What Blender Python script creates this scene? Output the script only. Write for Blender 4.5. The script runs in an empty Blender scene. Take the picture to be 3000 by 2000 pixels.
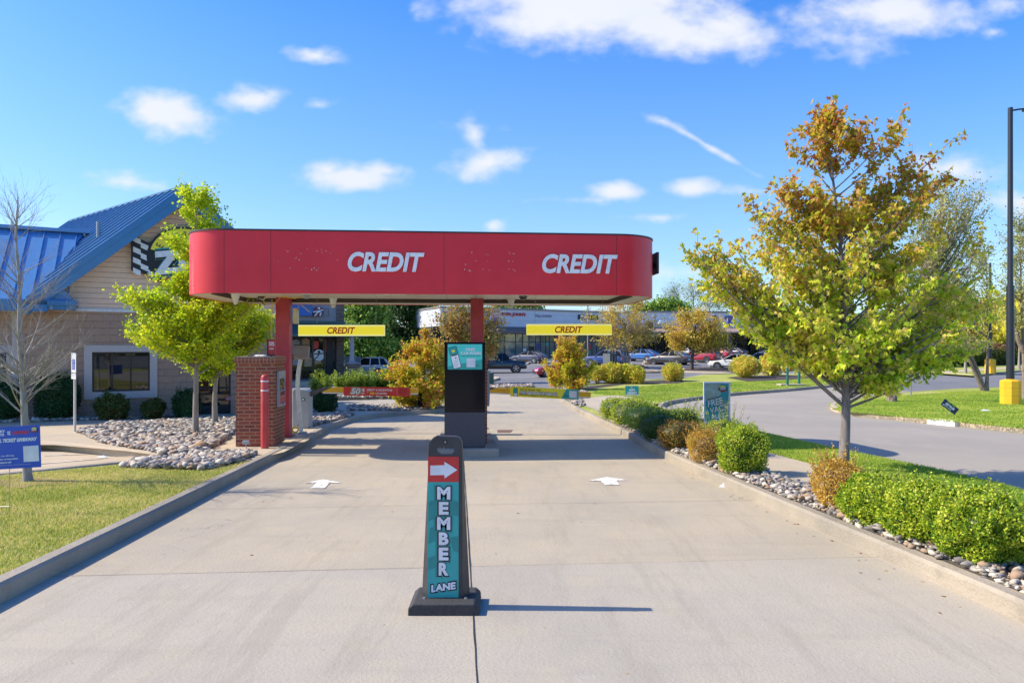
import bpy, bmesh, math, random
import numpy as np
from mathutils import Vector, Matrix
from mathutils.geometry import tessellate_polygon

R = math.radians
scene = bpy.context.scene
col = scene.collection
random.seed(7)
rng = np.random.default_rng(11)

# ------------------------------------------------------------------ camera
F = 2000.0          # focal length in pixels of a 3000 pixel wide picture
EYE = 1.65
CU, HV = 1500.0, 1020.0
cam_d = bpy.data.cameras.new('camera')
cam = bpy.data.objects.new('camera', cam_d)
col.objects.link(cam)
cam.location = (0, 0, EYE)
cam.rotation_euler = (R(90), 0, 0)
cam_d.sensor_width = 36.0
cam_d.lens = 36.0 * F / 3000.0
cam_d.shift_y = (HV - 1000.0) / 3000.0
cam_d.clip_end = 6000
cam_d.clip_start = 0.05
scene.camera = cam

# ------------------------------------------------------------------ light
SUN_EL = R(41.5)
SUN_DIR = Vector((-1.0, 0.035, math.tan(SUN_EL))).normalized()      # towards the sun
sun_d = bpy.data.lights.new('sun', 'SUN')
sun_d.energy = 3.25
sun_d.angle = R(0.5)
sun_d.color = (1.0, 0.905, 0.745)
sun = bpy.data.objects.new('sun', sun_d)
col.objects.link(sun)
sun.rotation_euler = (-SUN_DIR).to_track_quat('-Z', 'Y').to_euler()

scene.view_settings.view_transform = 'Standard'
scene.view_settings.look = 'None'
scene.view_settings.gamma = 1.0
scene.view_settings.exposure = 0.98
scene.view_settings.use_curve_mapping = False
scene.cycles.max_bounces = 8
scene.cycles.transparent_max_bounces = 8
scene.cycles.use_denoising = True

world = bpy.data.worlds.new('World')
scene.world = world
world.use_nodes = True
wn = world.node_tree
wn.nodes.clear()
def N(tree, typ, **kw):
    n = tree.nodes.new(typ)
    for k, v in kw.items():
        setattr(n, k, v)
    return n
def math_node(tree, op, a, b=None, c=None, clamp=False):
    n = tree.nodes.new('ShaderNodeMath'); n.operation = op; n.use_clamp = clamp
    for i, x in enumerate((a, b, c)):
        if x is None: continue
        if isinstance(x, (int, float)): n.inputs[i].default_value = x
        else: tree.links.new(x, n.inputs[i])
    return n.outputs[0]
def build_world():
    t = wn; L = t.links
    out = N(t, 'ShaderNodeOutputWorld'); bg = N(t, 'ShaderNodeBackground')
    sky = N(t, 'ShaderNodeTexSky'); sky.sky_type = 'NISHITA'; sky.sun_disc = False
    sky.sun_elevation = SUN_EL
    sky.sun_rotation = math.atan2(SUN_DIR.x, SUN_DIR.y)
    sky.air_density = 1.0; sky.dust_density = 0.6; sky.ozone_density = 1.6
    hs = N(t, 'ShaderNodeHueSaturation'); hs.inputs['Saturation'].default_value = 1.48
    hs.inputs['Value'].default_value = 0.95
    hs.inputs['Hue'].default_value = 0.515
    L.new(sky.outputs[0], hs.inputs['Color'])
    tc = N(t, 'ShaderNodeTexCoord'); sep = N(t, 'ShaderNodeSeparateXYZ')
    L.new(tc.outputs['Generated'], sep.inputs[0])
    yy = math_node(t, 'MAXIMUM', sep.outputs[1], 0.02)
    a = math_node(t, 'DIVIDE', sep.outputs[0], yy)       # direction of the sky, as seen to the north
    b = math_node(t, 'DIVIDE', sep.outputs[2], yy)
    cmb = N(t, 'ShaderNodeCombineXYZ'); L.new(a, cmb.inputs[0]); L.new(b, cmb.inputs[1])
    n1 = N(t, 'ShaderNodeTexNoise'); n1.inputs['Scale'].default_value = 11; n1.inputs['Detail'].default_value = 5
    n1.inputs['Roughness'].default_value = 0.55
    mp = N(t, 'ShaderNodeMapping'); mp.inputs['Scale'].default_value = (1, 1.5, 1)
    L.new(cmb.outputs[0], mp.inputs[0]); L.new(mp.outputs[0], n1.inputs['Vector'])
    n2 = N(t, 'ShaderNodeTexNoise'); n2.inputs['Scale'].default_value = 4; n2.inputs['Detail'].default_value = 5
    L.new(mp.outputs[0], n2.inputs['Vector'])
    n3 = N(t, 'ShaderNodeTexNoise'); n3.inputs['Scale'].default_value = 26; n3.inputs['Detail'].default_value = 3
    L.new(mp.outputs[0], n3.inputs['Vector'])
    nz = math_node(t, 'SUBTRACT', n1.outputs[0], 0.5)
    # clouds: centre u, v (picture-wide angles), half width, half height, density
    clouds = [(1750, 20, 420, 125, 1.3, 0), (1950, 90, 300, 75, 1.0, 0.1), (1480, 5, 180, 60, .9, 0), (2120, 80, 170, 80, .8, .2),
              (2620, 35, 270, 75, .95, 0), (2480, 115, 170, 50, .45, 0), (2350, 60, 130, 40, .4, 0), (2900, 20, 120, 40, .4, 0),
              (480, 335, 150, 62, 1.15, 0.12), (505, 372, 110, 40, .8, 0), (735, 293, 100, 40, .85, 0), (935, 308, 42, 15, .45, 0),
              (930, 165, 85, 22, .65, .1), (1020, 520, 155, 44, 1.15, 0), (960, 498, 60, 34, .9, 0), (1130, 500, 70, 30, .7, 0),
              (1420, 480, 130, 46, .85, -.1), (1390, 395, 35, 45, .5, .6), (1390, 370, 90, 14, .3, 0), (1810, 562, 85, 30, 1.0, 0),
              (2022, 553, 82, 30, 1.1, 0), (1930, 638, 75, 17, .65, 0), (1447, 660, 36, 22, .7, 0), (380, 535, 130, 22, .5, .1),
              (2800, 500, 170, 50, .6, 0), (2950, 590, 120, 34, .6, 0), (2000, 800, 120, 24, .4, 0), (1760, 585, 160, 10, .3, 0),
              (2230, 560, 200, 14, .3, 0), (1135, 675, 30, 10, .3, 0), (2910, 95, 36, 16, .4, 0),
              (2060, 420, 130, 11, .55, .58), (1940, 355, 60, 14, .5, .35)]
    acc = None
    for (u, v, hw, hh, dens, sh) in clouds:
        ca, cb = (u - CU) / F, (HV - v) / F
        da = math_node(t, 'SUBTRACT', a, ca); db = math_node(t, 'SUBTRACT', b, cb)
        db2 = math_node(t, 'MULTIPLY_ADD', da, sh, db)
        ea = math_node(t, 'DIVIDE', da, hw / F); eb = math_node(t, 'DIVIDE', db2, hh / F)
        r2 = math_node(t, 'ADD', math_node(t, 'MULTIPLY', ea, ea), math_node(t, 'MULTIPLY', eb, eb))
        m = math_node(t, 'MULTIPLY', math_node(t, 'SUBTRACT', 1.2, math_node(t, 'SQRT', r2)), dens)
        acc = m if acc is None else math_node(t, 'SMOOTH_MAX', acc, m, 0.25)
    nzl = math_node(t, 'SUBTRACT', n3.outputs[0], 0.5)
    acc = math_node(t, 'ADD', acc, math_node(t, 'MULTIPLY', nzl, 1.0))
    s = math_node(t, 'ADD', acc, math_node(t, 'MULTIPLY', nz, 1.5))
    mr = N(t, 'ShaderNodeMapRange'); mr.interpolation_type = 'SMOOTHSTEP'
    mr.inputs['From Min'].default_value = -0.12; mr.inputs['From Max'].default_value = 1.05
    L.new(s, mr.inputs['Value'])
    front = math_node(t, 'GREATER_THAN', sep.outputs[1], 0.05)
    # thin veil low over the horizon
    veil = math_node(t, 'MULTIPLY', math_node(t, 'SUBTRACT', 0.62, b, clamp=True), 1.25, clamp=True)
    veil = math_node(t, 'MULTIPLY', veil, 0.85)
    mask = math_node(t, 'MULTIPLY', mr.outputs[0], front)
    shade = N(t, 'ShaderNodeMix', data_type='RGBA')
    L.new(n2.outputs[0], shade.inputs[0])
    shade.inputs[6].default_value = (2.75, 2.95, 3.3, 1); shade.inputs[7].default_value = (3.4, 3.4, 3.45, 1)
    mix0 = N(t, 'ShaderNodeMix', data_type='RGBA'); L.new(veil, mix0.inputs[0])
    L.new(hs.outputs[0], mix0.inputs[6]); mix0.inputs[7].default_value = (1.20, 2.02, 3.15, 1)
    mix = N(t, 'ShaderNodeMix', data_type='RGBA'); L.new(math_node(t, 'MULTIPLY', mask, 0.96), mix.inputs[0])
    L.new(mix0.outputs[2], mix.inputs[6]); L.new(shade.outputs[2], mix.inputs[7])
    L.new(mix.outputs[2], bg.inputs[0]); bg.inputs[1].default_value = 0.15
    L.new(bg.outputs[0], out.inputs[0])
build_world()

# ------------------------------------------------------------------ terrain
def _sm(a, b, x):
    t = np.clip((np.asarray(x, float) - a) / (b - a), 0, 1)
    return t * t * (3 - 2 * t)
def G(x, y):
    """height of the paved ground"""
    x = np.asarray(x, float); y = np.asarray(y, float)
    t = np.clip((y - 26) / 16.0, 0, 1)
    h = (2*t**3 - 3*t**2 + 1) * -0.65 + (t**3 - 2*t**2 + t) * 16 * -0.025 + (-2*t**3 + 3*t**2) * -0.80
    b = np.where(y < 26, -0.025 * y, h)
    b = np.where(y > 60, -0.80 + 0.80 * _sm(60, 95, y), b)
    b = np.where(y < -20, 0.5, b)
    tilt = 0.012 * _sm(28, 52, y) * (np.tanh(x / 45.0) * 45.0)
    return b + tilt
def g(x, y): return float(G(x, y))
def at(u, v, h=0.0):
    """point of the ground (raised by h) on the line of sight of picture position u, v"""
    k = (v - HV) / F; a = (u - CU) / F
    d = 10.0
    lo, hi = 0.5, 400.0
    for _ in range(60):
        d = 0.5 * (lo + hi)
        if EYE - k * d > g(a * d, d) + h: lo = d
        else: hi = d
    return Vector((a * d, d, EYE - k * d))
def pts(lst, h=0.0): return [at(u, v, h).xy for (u, v) in lst]

# ------------------------------------------------------------------ objects
def tag(o, label=None, cat=None, group=None, kind=None):
    if label: o['label'] = label
    if cat: o['category'] = cat
    if group: o['group'] = group
    if kind: o['kind'] = kind
    return o
def thing(name, label, cat, loc=(0, 0, 0), rz=0.0, group=None):
    o = bpy.data.objects.new(name, None); col.objects.link(o)
    o.location = loc; o.rotation_euler = (0, 0, rz); o.empty_display_size = 0.2
    return tag(o, label, cat, group)
def copy_tree(o, parent=None):
    c = o.copy(); col.objects.link(c); c.parent = parent
    for ch in list(o.children): copy_tree(ch, c)
    return c
class MB:
    def __init__(self): self.v = []; self.f = []
    def add(self, vs, fs):
        n = len(self.v); self.v += [tuple(p) for p in vs]; self.f += [tuple(i + n for i in q) for q in fs]; return self
    def box(self, x0, x1, y0, y1, z0, z1):
        vs = [(x, y, z) for z in (z0, z1) for y in (y0, y1) for x in (x0, x1)]
        return self.add(vs, [(0, 2, 3, 1), (4, 5, 7, 6), (0, 1, 5, 4), (2, 6, 7, 3), (0, 4, 6, 2), (1, 3, 7, 5)])
    def obox(self, c, ax, ay, az):
        c = Vector(c); ax = Vector(ax); ay = Vector(ay); az = Vector(az)
        vs = [c + ax*i + ay*j + az*k for k in (-1, 1) for j in (-1, 1) for i in (-1, 1)]
        return self.add(vs, [(0, 2, 3, 1), (4, 5, 7, 6), (0, 1, 5, 4), (2, 6, 7, 3), (0, 4, 6, 2), (1, 3, 7, 5)])
    def tube(self, path, rad, n=8, cap=True):
        path = [Vector(p) for p in path]
        if isinstance(rad, (int, float)): rad = [rad] * len(path)
        vs = []; up = None
        for i, p in enumerate(path):
            d = (path[min(i+1, len(path)-1)] - path[max(i-1, 0)])
            d = d.normalized() if d.length > 1e-9 else Vector((0, 0, 1))
            if up is None:
                up = d.orthogonal().normalized()
            else:
                up = (up - d * up.dot(d))
                up = up.normalized() if up.length > 1e-6 else d.orthogonal().normalized()
            w = d.cross(up)
            for k in range(n):
                a = 2 * math.pi * k / n
                vs.append(p + (up * math.cos(a) + w * math.sin(a)) * rad[i])
        fs = []
        for i in range(len(path) - 1):
            for k in range(n):
                fs.append((i*n + k, i*n + (k+1) % n, (i+1)*n + (k+1) % n, (i+1)*n + k))
        if cap:
            fs.append(tuple(range(n-1, -1, -1))); m = (len(path)-1) * n
            fs.append(tuple(range(m, m+n)))
        return self.add(vs, fs)
    def cyl(self, p0, p1, r0, r1=None, n=16): return self.tube([p0, p1], [r0, r0 if r1 is None else r1], n)
    def lathe(self, prof, c=(0, 0, 0), n=24):
        vs = [(c[0] + r*math.cos(2*math.pi*k/n), c[1] + r*math.sin(2*math.pi*k/n), c[2] + z) for (r, z) in prof for k in range(n)]
        fs = [(i*n+k, i*n+(k+1) % n, (i+1)*n+(k+1) % n, (i+1)*n+k) for i in range(len(prof)-1) for k in range(n)]
        fs.append(tuple(range(n-1, -1, -1))); m = (len(prof)-1)*n; fs.append(tuple(range(m, m+n)))
        return self.add(vs, fs)
    def prism(self, outline, y0, y1, holes=()):
        """outline and holes in (x, z), extruded from y0 to y1"""
        loops = [[Vector((p[0], p[1], 0)) for p in L] for L in ([outline] + list(holes))]
        tris = tessellate_polygon(loops)
        flat = [p for L in loops for p in L]; n = len(flat)
        vs = [(p.x, y0, p.y) for p in flat] + [(p.x, y1, p.y) for p in flat]
        fs = [tuple(t) for t in tris] + [(t[2]+n, t[1]+n, t[0]+n) for t in tris]
        o = 0
        for L in loops:
            m = len(L)
            for i in range(m): fs.append((o+i, o+(i+1) % m, n+o+(i+1) % m, n+o+i))
            o += m
        return self.add(vs, fs)
    def quad(self, a, b, c, d): return self.add([a, b, c, d], [(0, 1, 2, 3)])
    def build(self, name, mat, parent=None, smooth=False, bevel=0.0, fix=True):
        me = bpy.data.meshes.new(name); me.from_pydata(self.v, [], self.f); me.update()
        if fix:
            bm = bmesh.new(); bm.from_mesh(me); bmesh.ops.recalc_face_normals(bm, faces=bm.faces); bm.to_mesh(me); bm.free()
        o = bpy.data.objects.new(name, me); col.objects.link(o); o.parent = parent
        if mat is not None: me.materials.append(mat)
        if smooth:
            me.shade_smooth(); me.set_sharp_from_angle(angle=R(38))
        if bevel:
            b = o.modifiers.new('bevel', 'BEVEL'); b.width = bevel; b.segments = 2; b.limit_method = 'ANGLE'
        return o
def structure(o): o['kind'] = 'structure'; return o
def np_mesh(name, V, Fc, mat, parent=None, smooth=False):
    """V (n,3), Fc (m,k) same number of corners"""
    me = bpy.data.meshes.new(name)
    V = np.asarray(V, np.float32); Fc = np.asarray(Fc, np.int32); k = Fc.shape[1]
    me.vertices.add(len(V)); me.vertices.foreach_set('co', V.ravel())
    me.loops.add(Fc.size); me.loops.foreach_set('vertex_index', Fc.ravel())
    me.polygons.add(len(Fc)); me.polygons.foreach_set('loop_start', np.arange(0, Fc.size, k, dtype=np.int32))
    me.update(calc_edges=True); me.validate()
    if mat is not None: me.materials.append(mat)
    if smooth: me.shade_smooth()
    o = bpy.data.objects.new(name, me); col.objects.link(o); o.parent = parent
    return o

# text, as solid letters
_txt_cache = {}
def text_geo(s, shear=0.0, bold=0.0, spacing=1.0):
    key = (s, shear, bold, spacing)
    if key in _txt_cache: return _txt_cache[key]
    c = bpy.data.curves.new('letters', 'FONT'); c.body = s; c.size = 1; c.shear = shear; c.offset = bold
    c.space_character = spacing; c.resolution_u = 4; c.extrude = 0.5; c.fill_mode = 'BOTH'
    o = bpy.data.objects.new('letters', c); col.objects.link(o)
    dg = bpy.context.evaluated_depsgraph_get(); dg.update()
    me = bpy.data.meshes.new_from_object(o.evaluated_get(dg))
    V = np.array([v.co[:] for v in me.vertices]); Fs = [tuple(p.vertices) for p in me.polygons]
    bpy.data.objects.remove(o); bpy.data.curves.remove(c); bpy.data.meshes.remove(me)
    _txt_cache[key] = (V, Fs); return V, Fs
def letter_at(mb, s, x0, x1, z0, z1, yf, thick=0.004, shear=0.0, bold=0.0, grow=0.0, rot=0.0, spacing=1.0):
    """letters filling x0..x1, z0..z1, front face at y = yf, facing -y"""
    V, Fs = text_geo(s, shear, bold, spacing)
    if not len(V): return mb
    mn = V.min(0); mx = V.max(0); sp = np.maximum(mx - mn, 1e-6)
    X = x0 + (V[:, 0] - mn[0]) / sp[0] * (x1 - x0); Z = z0 + (V[:, 1] - mn[1]) / sp[1] * (z1 - z0)
    Y = yf + (0.5 - V[:, 2]) * thick
    if rot:
        cx, cz = (x0+x1)/2, (z0+z1)/2; c, s_ = math.cos(rot), math.sin(rot)
        X, Z = cx + (X-cx)*c - (Z-cz)*s_, cz + (X-cx)*s_ + (Z-cz)*c
    return mb.add(np.stack([X, Y, Z], 1).tolist(), Fs)
def letters(parent, s, x0, x1, z0, z1, yf, mat, thick=0.004, shear=0.0, bold=0.0, rot=0.0, name='lettering', spacing=1.0):
    mb = MB(); letter_at(mb, s, x0, x1, z0, z1, yf, thick, shear, bold, rot=rot, spacing=spacing)
    return mb.build(name, mat, parent, fix=False)

# ------------------------------------------------------------------ materials
MATS = {}
def newmat(name):
    m = bpy.data.materials.new(name); m.use_nodes = True; MATS[name] = m
    t = m.node_tree; b = t.nodes['Principled BSDF']; return m, t, b
def c4(c): return (c[0], c[1], c[2], 1)
def hexc(r, g_, b):
    f = lambda x: (x/255/12.92 if x/255 <= .04045 else ((x/255+.055)/1.055)**2.4)
    return (f(r), f(g_), f(b))
def noise(t, scale, detail=5, rough=.6, coord='Object', vec=None, stretch=None):
    n = N(t, 'ShaderNodeTexNoise'); n.inputs['Scale'].default_value = scale
    n.inputs['Detail'].default_value = detail; n.inputs['Roughness'].default_value = rough
    if vec is None:
        tc = N(t, 'ShaderNodeTexCoord'); vec = tc.outputs[coord]
    if stretch:
        mp = N(t, 'ShaderNodeMapping'); mp.inputs['Scale'].default_value = stretch
        t.links.new(vec, mp.inputs[0]); vec = mp.outputs[0]
    t.links.new(vec, n.inputs['Vector']); return n.outputs[0]
def mixc(t, fac, a, b, blend='MIX'):
    n = N(t, 'ShaderNodeMix', data_type='RGBA'); n.blend_type = blend
    for i, x in ((0, fac), (6, a), (7, b)):
        if isinstance(x, (int, float)): n.inputs[i].default_value = x
        elif isinstance(x, tuple): n.inputs[i].default_value = c4(x)
        else: t.links.new(x, n.inputs[i])
    return n.outputs[2]
def rampf(t, f, a, b):
    n = N(t, 'ShaderNodeMapRange'); n.interpolation_type = 'SMOOTHSTEP'
    n.inputs['From Min'].default_value = a; n.inputs['From Max'].default_value = b
    t.links.new(f, n.inputs['Value']); return n.outputs[0]
def bump(t, b, h, dist, strength=1.0):
    n = N(t, 'ShaderNodeBump'); n.inputs['Distance'].default_value = dist; n.inputs['Strength'].default_value = strength
    t.links.new(h, n.inputs['Height']); t.links.new(n.outputs[0], b.inputs['Normal'])
def M(name, c, c2=None, scale=8, rough=.6, metal=0, bmp=0, spec=.5, coat=0, lo=.35, hi=.65, bscale=None, emit=0):
    if name in MATS: return MATS[name]
    m, t, b = newmat(name)
    if c2 is None: c2 = tuple(x * .86 for x in c)
    f = noise(t, scale)
    t.links.new(mixc(t, rampf(t, f, lo, hi), c, c2), b.inputs['Base Color'])
    b.inputs['Roughness'].default_value = rough; b.inputs['Metallic'].default_value = metal
    b.inputs['Specular IOR Level'].default_value = spec; b.inputs['Coat Weight'].default_value = coat
    b.inputs['Coat Roughness'].default_value = .06
    if bmp: bump(t, b, noise(t, bscale or scale * 6, 6), bmp)
    if emit:
        b.inputs['Emission Color'].default_value = c4(c); b.inputs['Emission Strength'].default_value = emit
    return m
def mat_concrete(name, base, base2, stain, joint=False, streak=True, bmp=.004):
    m, t, b = newmat(name)
    n1 = noise(t, .35, 6, .65); n2 = noise(t, 2.2, 8, .7); n3 = noise(t, 45, 3, .7)
    c = mixc(t, rampf(t, n1, .35, .66), base, base2)
    c = mixc(t, math_node(t, 'MULTIPLY', rampf(t, n2, .48, .75), .55), c, stain)
    n4 = noise(t, 1.3, 6, .7, stretch=(.3, 2.6, 1))
    c = mixc(t, math_node(t, 'MULTIPLY', rampf(t, n4, .5, .72), .22), c, tuple(x*.62 for x in base))
    c = mixc(t, math_node(t, 'MULTIPLY', rampf(t, n4, .3, .12), .25), c, tuple(min(x*1.35, 1) for x in base))
    c = mixc(t, math_node(t, 'MULTIPLY', rampf(t, n3, .45, .75), .3), c, tuple(x*.7 for x in base))
    n5 = noise(t, 3.2, 9, .75, stretch=(1, .12, 1))
    c = mixc(t, math_node(t, 'MULTIPLY', rampf(t, n5, .50, .66), .36), c, tuple(x*.66 for x in base))
    n6 = noise(t, .8, 8, .8)
    c = mixc(t, math_node(t, 'MULTIPLY', rampf(t, n6, .58, .66), .30), c, tuple(min(x*1.3, 1) for x in base2))
    v2 = N(t, 'ShaderNodeTexVoronoi'); v2.feature = 'DISTANCE_TO_EDGE'; v2.inputs['Scale'].default_value = .23
    tcc = N(t, 'ShaderNodeTexCoord'); wv = N(t, 'ShaderNodeVectorMath'); wv.operation = 'ADD'
    nn5 = N(t, 'ShaderNodeTexNoise'); nn5.inputs['Scale'].default_value = 2.5; nn5.inputs['Detail'].default_value = 6; t.links.new(tcc.outputs['Object'], nn5.inputs['Vector'])
    t.links.new(tcc.outputs['Object'], wv.inputs[0]); t.links.new(nn5.outputs['Color'], wv.inputs[1]); t.links.new(wv.outputs[0], v2.inputs['Vector'])
    crack = math_node(t, 'MULTIPLY', math_node(t, 'LESS_THAN', v2.outputs['Distance'], .0011), math_node(t, 'GREATER_THAN', n1, .56))
    c = mixc(t, math_node(t, 'MULTIPLY', crack, .45), c, (.12, .10, .08))
    v = N(t, 'ShaderNodeTexVoronoi'); v.inputs['Scale'].default_value = 5.5
    tc = N(t, 'ShaderNodeTexCoord'); t.links.new(tc.outputs['Object'], v.inputs['Vector'])
    spot = math_node(t, 'MULTIPLY', math_node(t, 'LESS_THAN', v.outputs['Distance'], .035), rampf(t, n2, .5, .56))
    c = mixc(t, math_node(t, 'MULTIPLY', spot, .7), c, (.08, .07, .06))
    t.links.new(c, b.inputs['Base Color']); b.inputs['Roughness'].default_value = .85
    b.inputs['Specular IOR Level'].default_value = .3
    bump(t, b, math_node(t, 'ADD', n3, math_node(t, 'MULTIPLY', n2, .8)), bmp)
    return m
def mat_asphalt(name, a, b_, stain):
    m, t, b = newmat(name)
    n1 = noise(t, .16, 6, .65); n2 = noise(t, 1.1, 8, .7, stretch=(1, .35, 1)); n3 = noise(t, 60, 3, .8)
    c = mixc(t, rampf(t, n1, .35, .65), a, b_)
    c = mixc(t, math_node(t, 'MULTIPLY', rampf(t, n2, .5, .75), .5), c, stain)
    c = mixc(t, math_node(t, 'MULTIPLY', rampf(t, n3, .4, .7), .35), c, tuple(x*.6 for x in a))
    t.links.new(c, b.inputs['Base Color']); b.inputs['Roughness'].default_value = .9
    b.inputs['Specular IOR Level'].default_value = .25
    bump(t, b, n3, .004); return m
def wallvec(t):
    tc = N(t, 'ShaderNodeTexCoord'); s = N(t, 'ShaderNodeSeparateXYZ'); t.links.new(tc.outputs['Object'], s.inputs[0])
    cb = N(t, 'ShaderNodeCombineXYZ')
    t.links.new(math_node(t, 'ADD', s.outputs[0], s.outputs[1]), cb.inputs[0]); t.links.new(s.outputs[2], cb.inputs[1])
    return cb.outputs[0]
def mat_brick(name, c1, c2, mortar, bw, rh, ms, offset=.5, var=None, bmp=.006, nb=.004, ns=40, rough=.85):
    m, t, b = newmat(name); v = wallvec(t)
    br = N(t, 'ShaderNodeTexBrick'); t.links.new(v, br.inputs['Vector'])
    br.offset = offset
    for k, x in (('Scale', 1), ('Mortar Size', ms), ('Mortar Smooth', .2), ('Bias', -.15), ('Brick Width', bw), ('Row Height', rh)):
        br.inputs[k].default_value = x
    br.inputs['Color1'].default_value = c4(c1); br.inputs['Color2'].default_value = c4(c2); br.inputs['Mortar'].default_value = c4(mortar)
    n = noise(t, ns, 6, .7); n2 = noise(t, 3, 5, .6)
    c = mixc(t, math_node(t, 'MULTIPLY', rampf(t, n, .35, .7), .4), br.outputs['Color'], tuple(x*.55 for x in c1))
    c = mixc(t, math_node(t, 'MULTIPLY', rampf(t, n2, .5, .75), .3), c, var or tuple(min(1, x*1.5) for x in c1))
    t.links.new(c, b.inputs['Base Color']); b.inputs['Roughness'].default_value = rough
    b.inputs['Specular IOR Level'].default_value = .25
    h = math_node(t, 'ADD', math_node(t, 'MULTIPLY', br.outputs['Fac'], -1.0), math_node(t, 'MULTIPLY', n, nb / bmp))
    bump(t, b, h, bmp); return m
def mat_leaf(name, cols, trans=.45, zgrad=None, rough=.5, clump=None, gain=1.2):
    """cols: 3-5 colours picked per leaf; zgrad=(z0,z1,colour, amount) adds another colour with height"""
    m, t, b = newmat(name)
    geo = N(t, 'ShaderNodeNewGeometry'); rp = N(t, 'ShaderNodeValToRGB')
    rp.color_ramp.interpolation = 'LINEAR'
    els = rp.color_ramp.elements
    cols = [tuple(min(.9, x*gain) for x in c) for c in cols]
    while len(els) < len(cols): els.new(.5)
    for i, c in enumerate(cols): els[i].position = i / (len(cols) - 1); els[i].color = c4(c)
    f = geo.outputs['Random Per Island']
    nz = noise(t, clump or 1.6, 3, .6)
    f2 = math_node(t, 'MULTIPLY_ADD', math_node(t, 'SUBTRACT', nz, .5), 1.5, f, clamp=True)
    t.links.new(f2, rp.inputs[0]); c = rp.outputs[0]
    if zgrad:
        tc = N(t, 'ShaderNodeTexCoord'); s = N(t, 'ShaderNodeSeparateXYZ'); t.links.new(tc.outputs['Object'], s.inputs[0])
        ff = rampf(t, s.outputs[2], zgrad[0], zgrad[1])
        f3 = math_node(t, 'MULTIPLY', math_node(t, 'ADD', math_node(t, 'MULTIPLY', f, .8), .35), math_node(t, 'MULTIPLY', ff, zgrad[3]), clamp=True)
        c = mixc(t, f3, c, zgrad[2])
    t.links.new(c, b.inputs['Base Color']); b.inputs['Roughness'].default_value = rough
    b.inputs['Specular IOR Level'].default_value = .35
    tr = N(t, 'ShaderNodeBsdfTranslucent'); t.links.new(c, tr.inputs['Color'])
    ms = N(t, 'ShaderNodeMixShader'); ms.inputs[0].default_value = trans
    t.links.new(b.outputs[0], ms.inputs[1]); t.links.new(tr.outputs[0], ms.inputs[2])
    t.links.new(ms.outputs[0], t.nodes['Material Output'].inputs['Surface']); return m
def mat_bark(name, a, b_, scale=14):
    m, t, b = newmat(name)
    n = noise(t, scale, 8, .7, stretch=(1, 1, .25)); n2 = noise(t, 3, 4, .6)
    c = mixc(t, rampf(t, n, .35, .68), a, b_); c = mixc(t, math_node(t, 'MULTIPLY', rampf(t, n2, .5, .7), .4), c, tuple(x*.6 for x in a))
    t.links.new(c, b.inputs['Base Color']); b.inputs['Roughness'].default_value = .9
    bump(t, b, n, .01); return m
def mat_glass(name, tint=(.02, .025, .03), rough=.03, warp=0.0, ior=1.75):
    m, t, b = newmat(name)
    b.inputs['Base Color'].default_value = c4(tint); b.inputs['Roughness'].default_value = rough
    b.inputs['Specular IOR Level'].default_value = .5; b.inputs['IOR'].default_value = ior
    if warp: bump(t, b, noise(t, 2.5, 2), warp)
    return m
def mat_paint(name, c, rough=.3, flake=0.0):
    return M(name, c, tuple(x*.9 for x in c), scale=2, rough=rough, metal=flake, coat=.8)

# ------------------------------------------------------------------ ground sheets
M_lane = mat_concrete('lane_concrete', (.46, .388, .275), (.385, .337, .255), (.50, .40, .25))
M_walk = mat_concrete('walk_concrete', (.54, .44, .30), (.45, .38, .28), (.52, .40, .25))
M_kerb = mat_concrete('kerb_concrete', (.42, .355, .265), (.28, .25, .20), (.17, .145, .115), bmp=.01)
M_drive = mat_asphalt('drive_asphalt', (.38, .335, .27), (.32, .285, .235), (.44, .385, .305))
M_lot = mat_asphalt('lot_asphalt', (.17, .17, .175), (.22, .215, .21), (.28, .27, .255))
M_line = M('white_road_paint', (.80, .79, .75), (.46, .41, .33), scale=16, rough=.85, lo=.47, hi=.60)
M_faded = M('faded_road_paint', (.66, .62, .54), (.52, .43, .31), scale=7, rough=.85, lo=.40, hi=.58)
M_mulch = M('mulch', (.045, .032, .028), (.10, .075, .06), scale=25, rough=1, bmp=.03)
def mat_grass_ground():
    m, t, b = newmat('lawn_soil')
    n = noise(t, .5, 6, .65); n2 = noise(t, 9, 6, .7)
    c = mixc(t, rampf(t, n, .38, .62), (.30, .36, .06), (.50, .46, .14))
    c = mixc(t, rampf(t, n2, .4, .7), c, (.20, .27, .04))
    n3 = noise(t, .9, 5, .7)
    c = mixc(t, math_node(t, 'MULTIPLY', rampf(t, n3, .56, .72), .6), c, (.44, .34, .15))
    t.links.new(c, b.inputs['Base Color']); b.inputs['Roughness'].default_value = 1
    b.inputs['Specular IOR Level'].default_value = .1
    bump(t, b, n2, .03); return m
M_lawn = mat_grass_ground()
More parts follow.
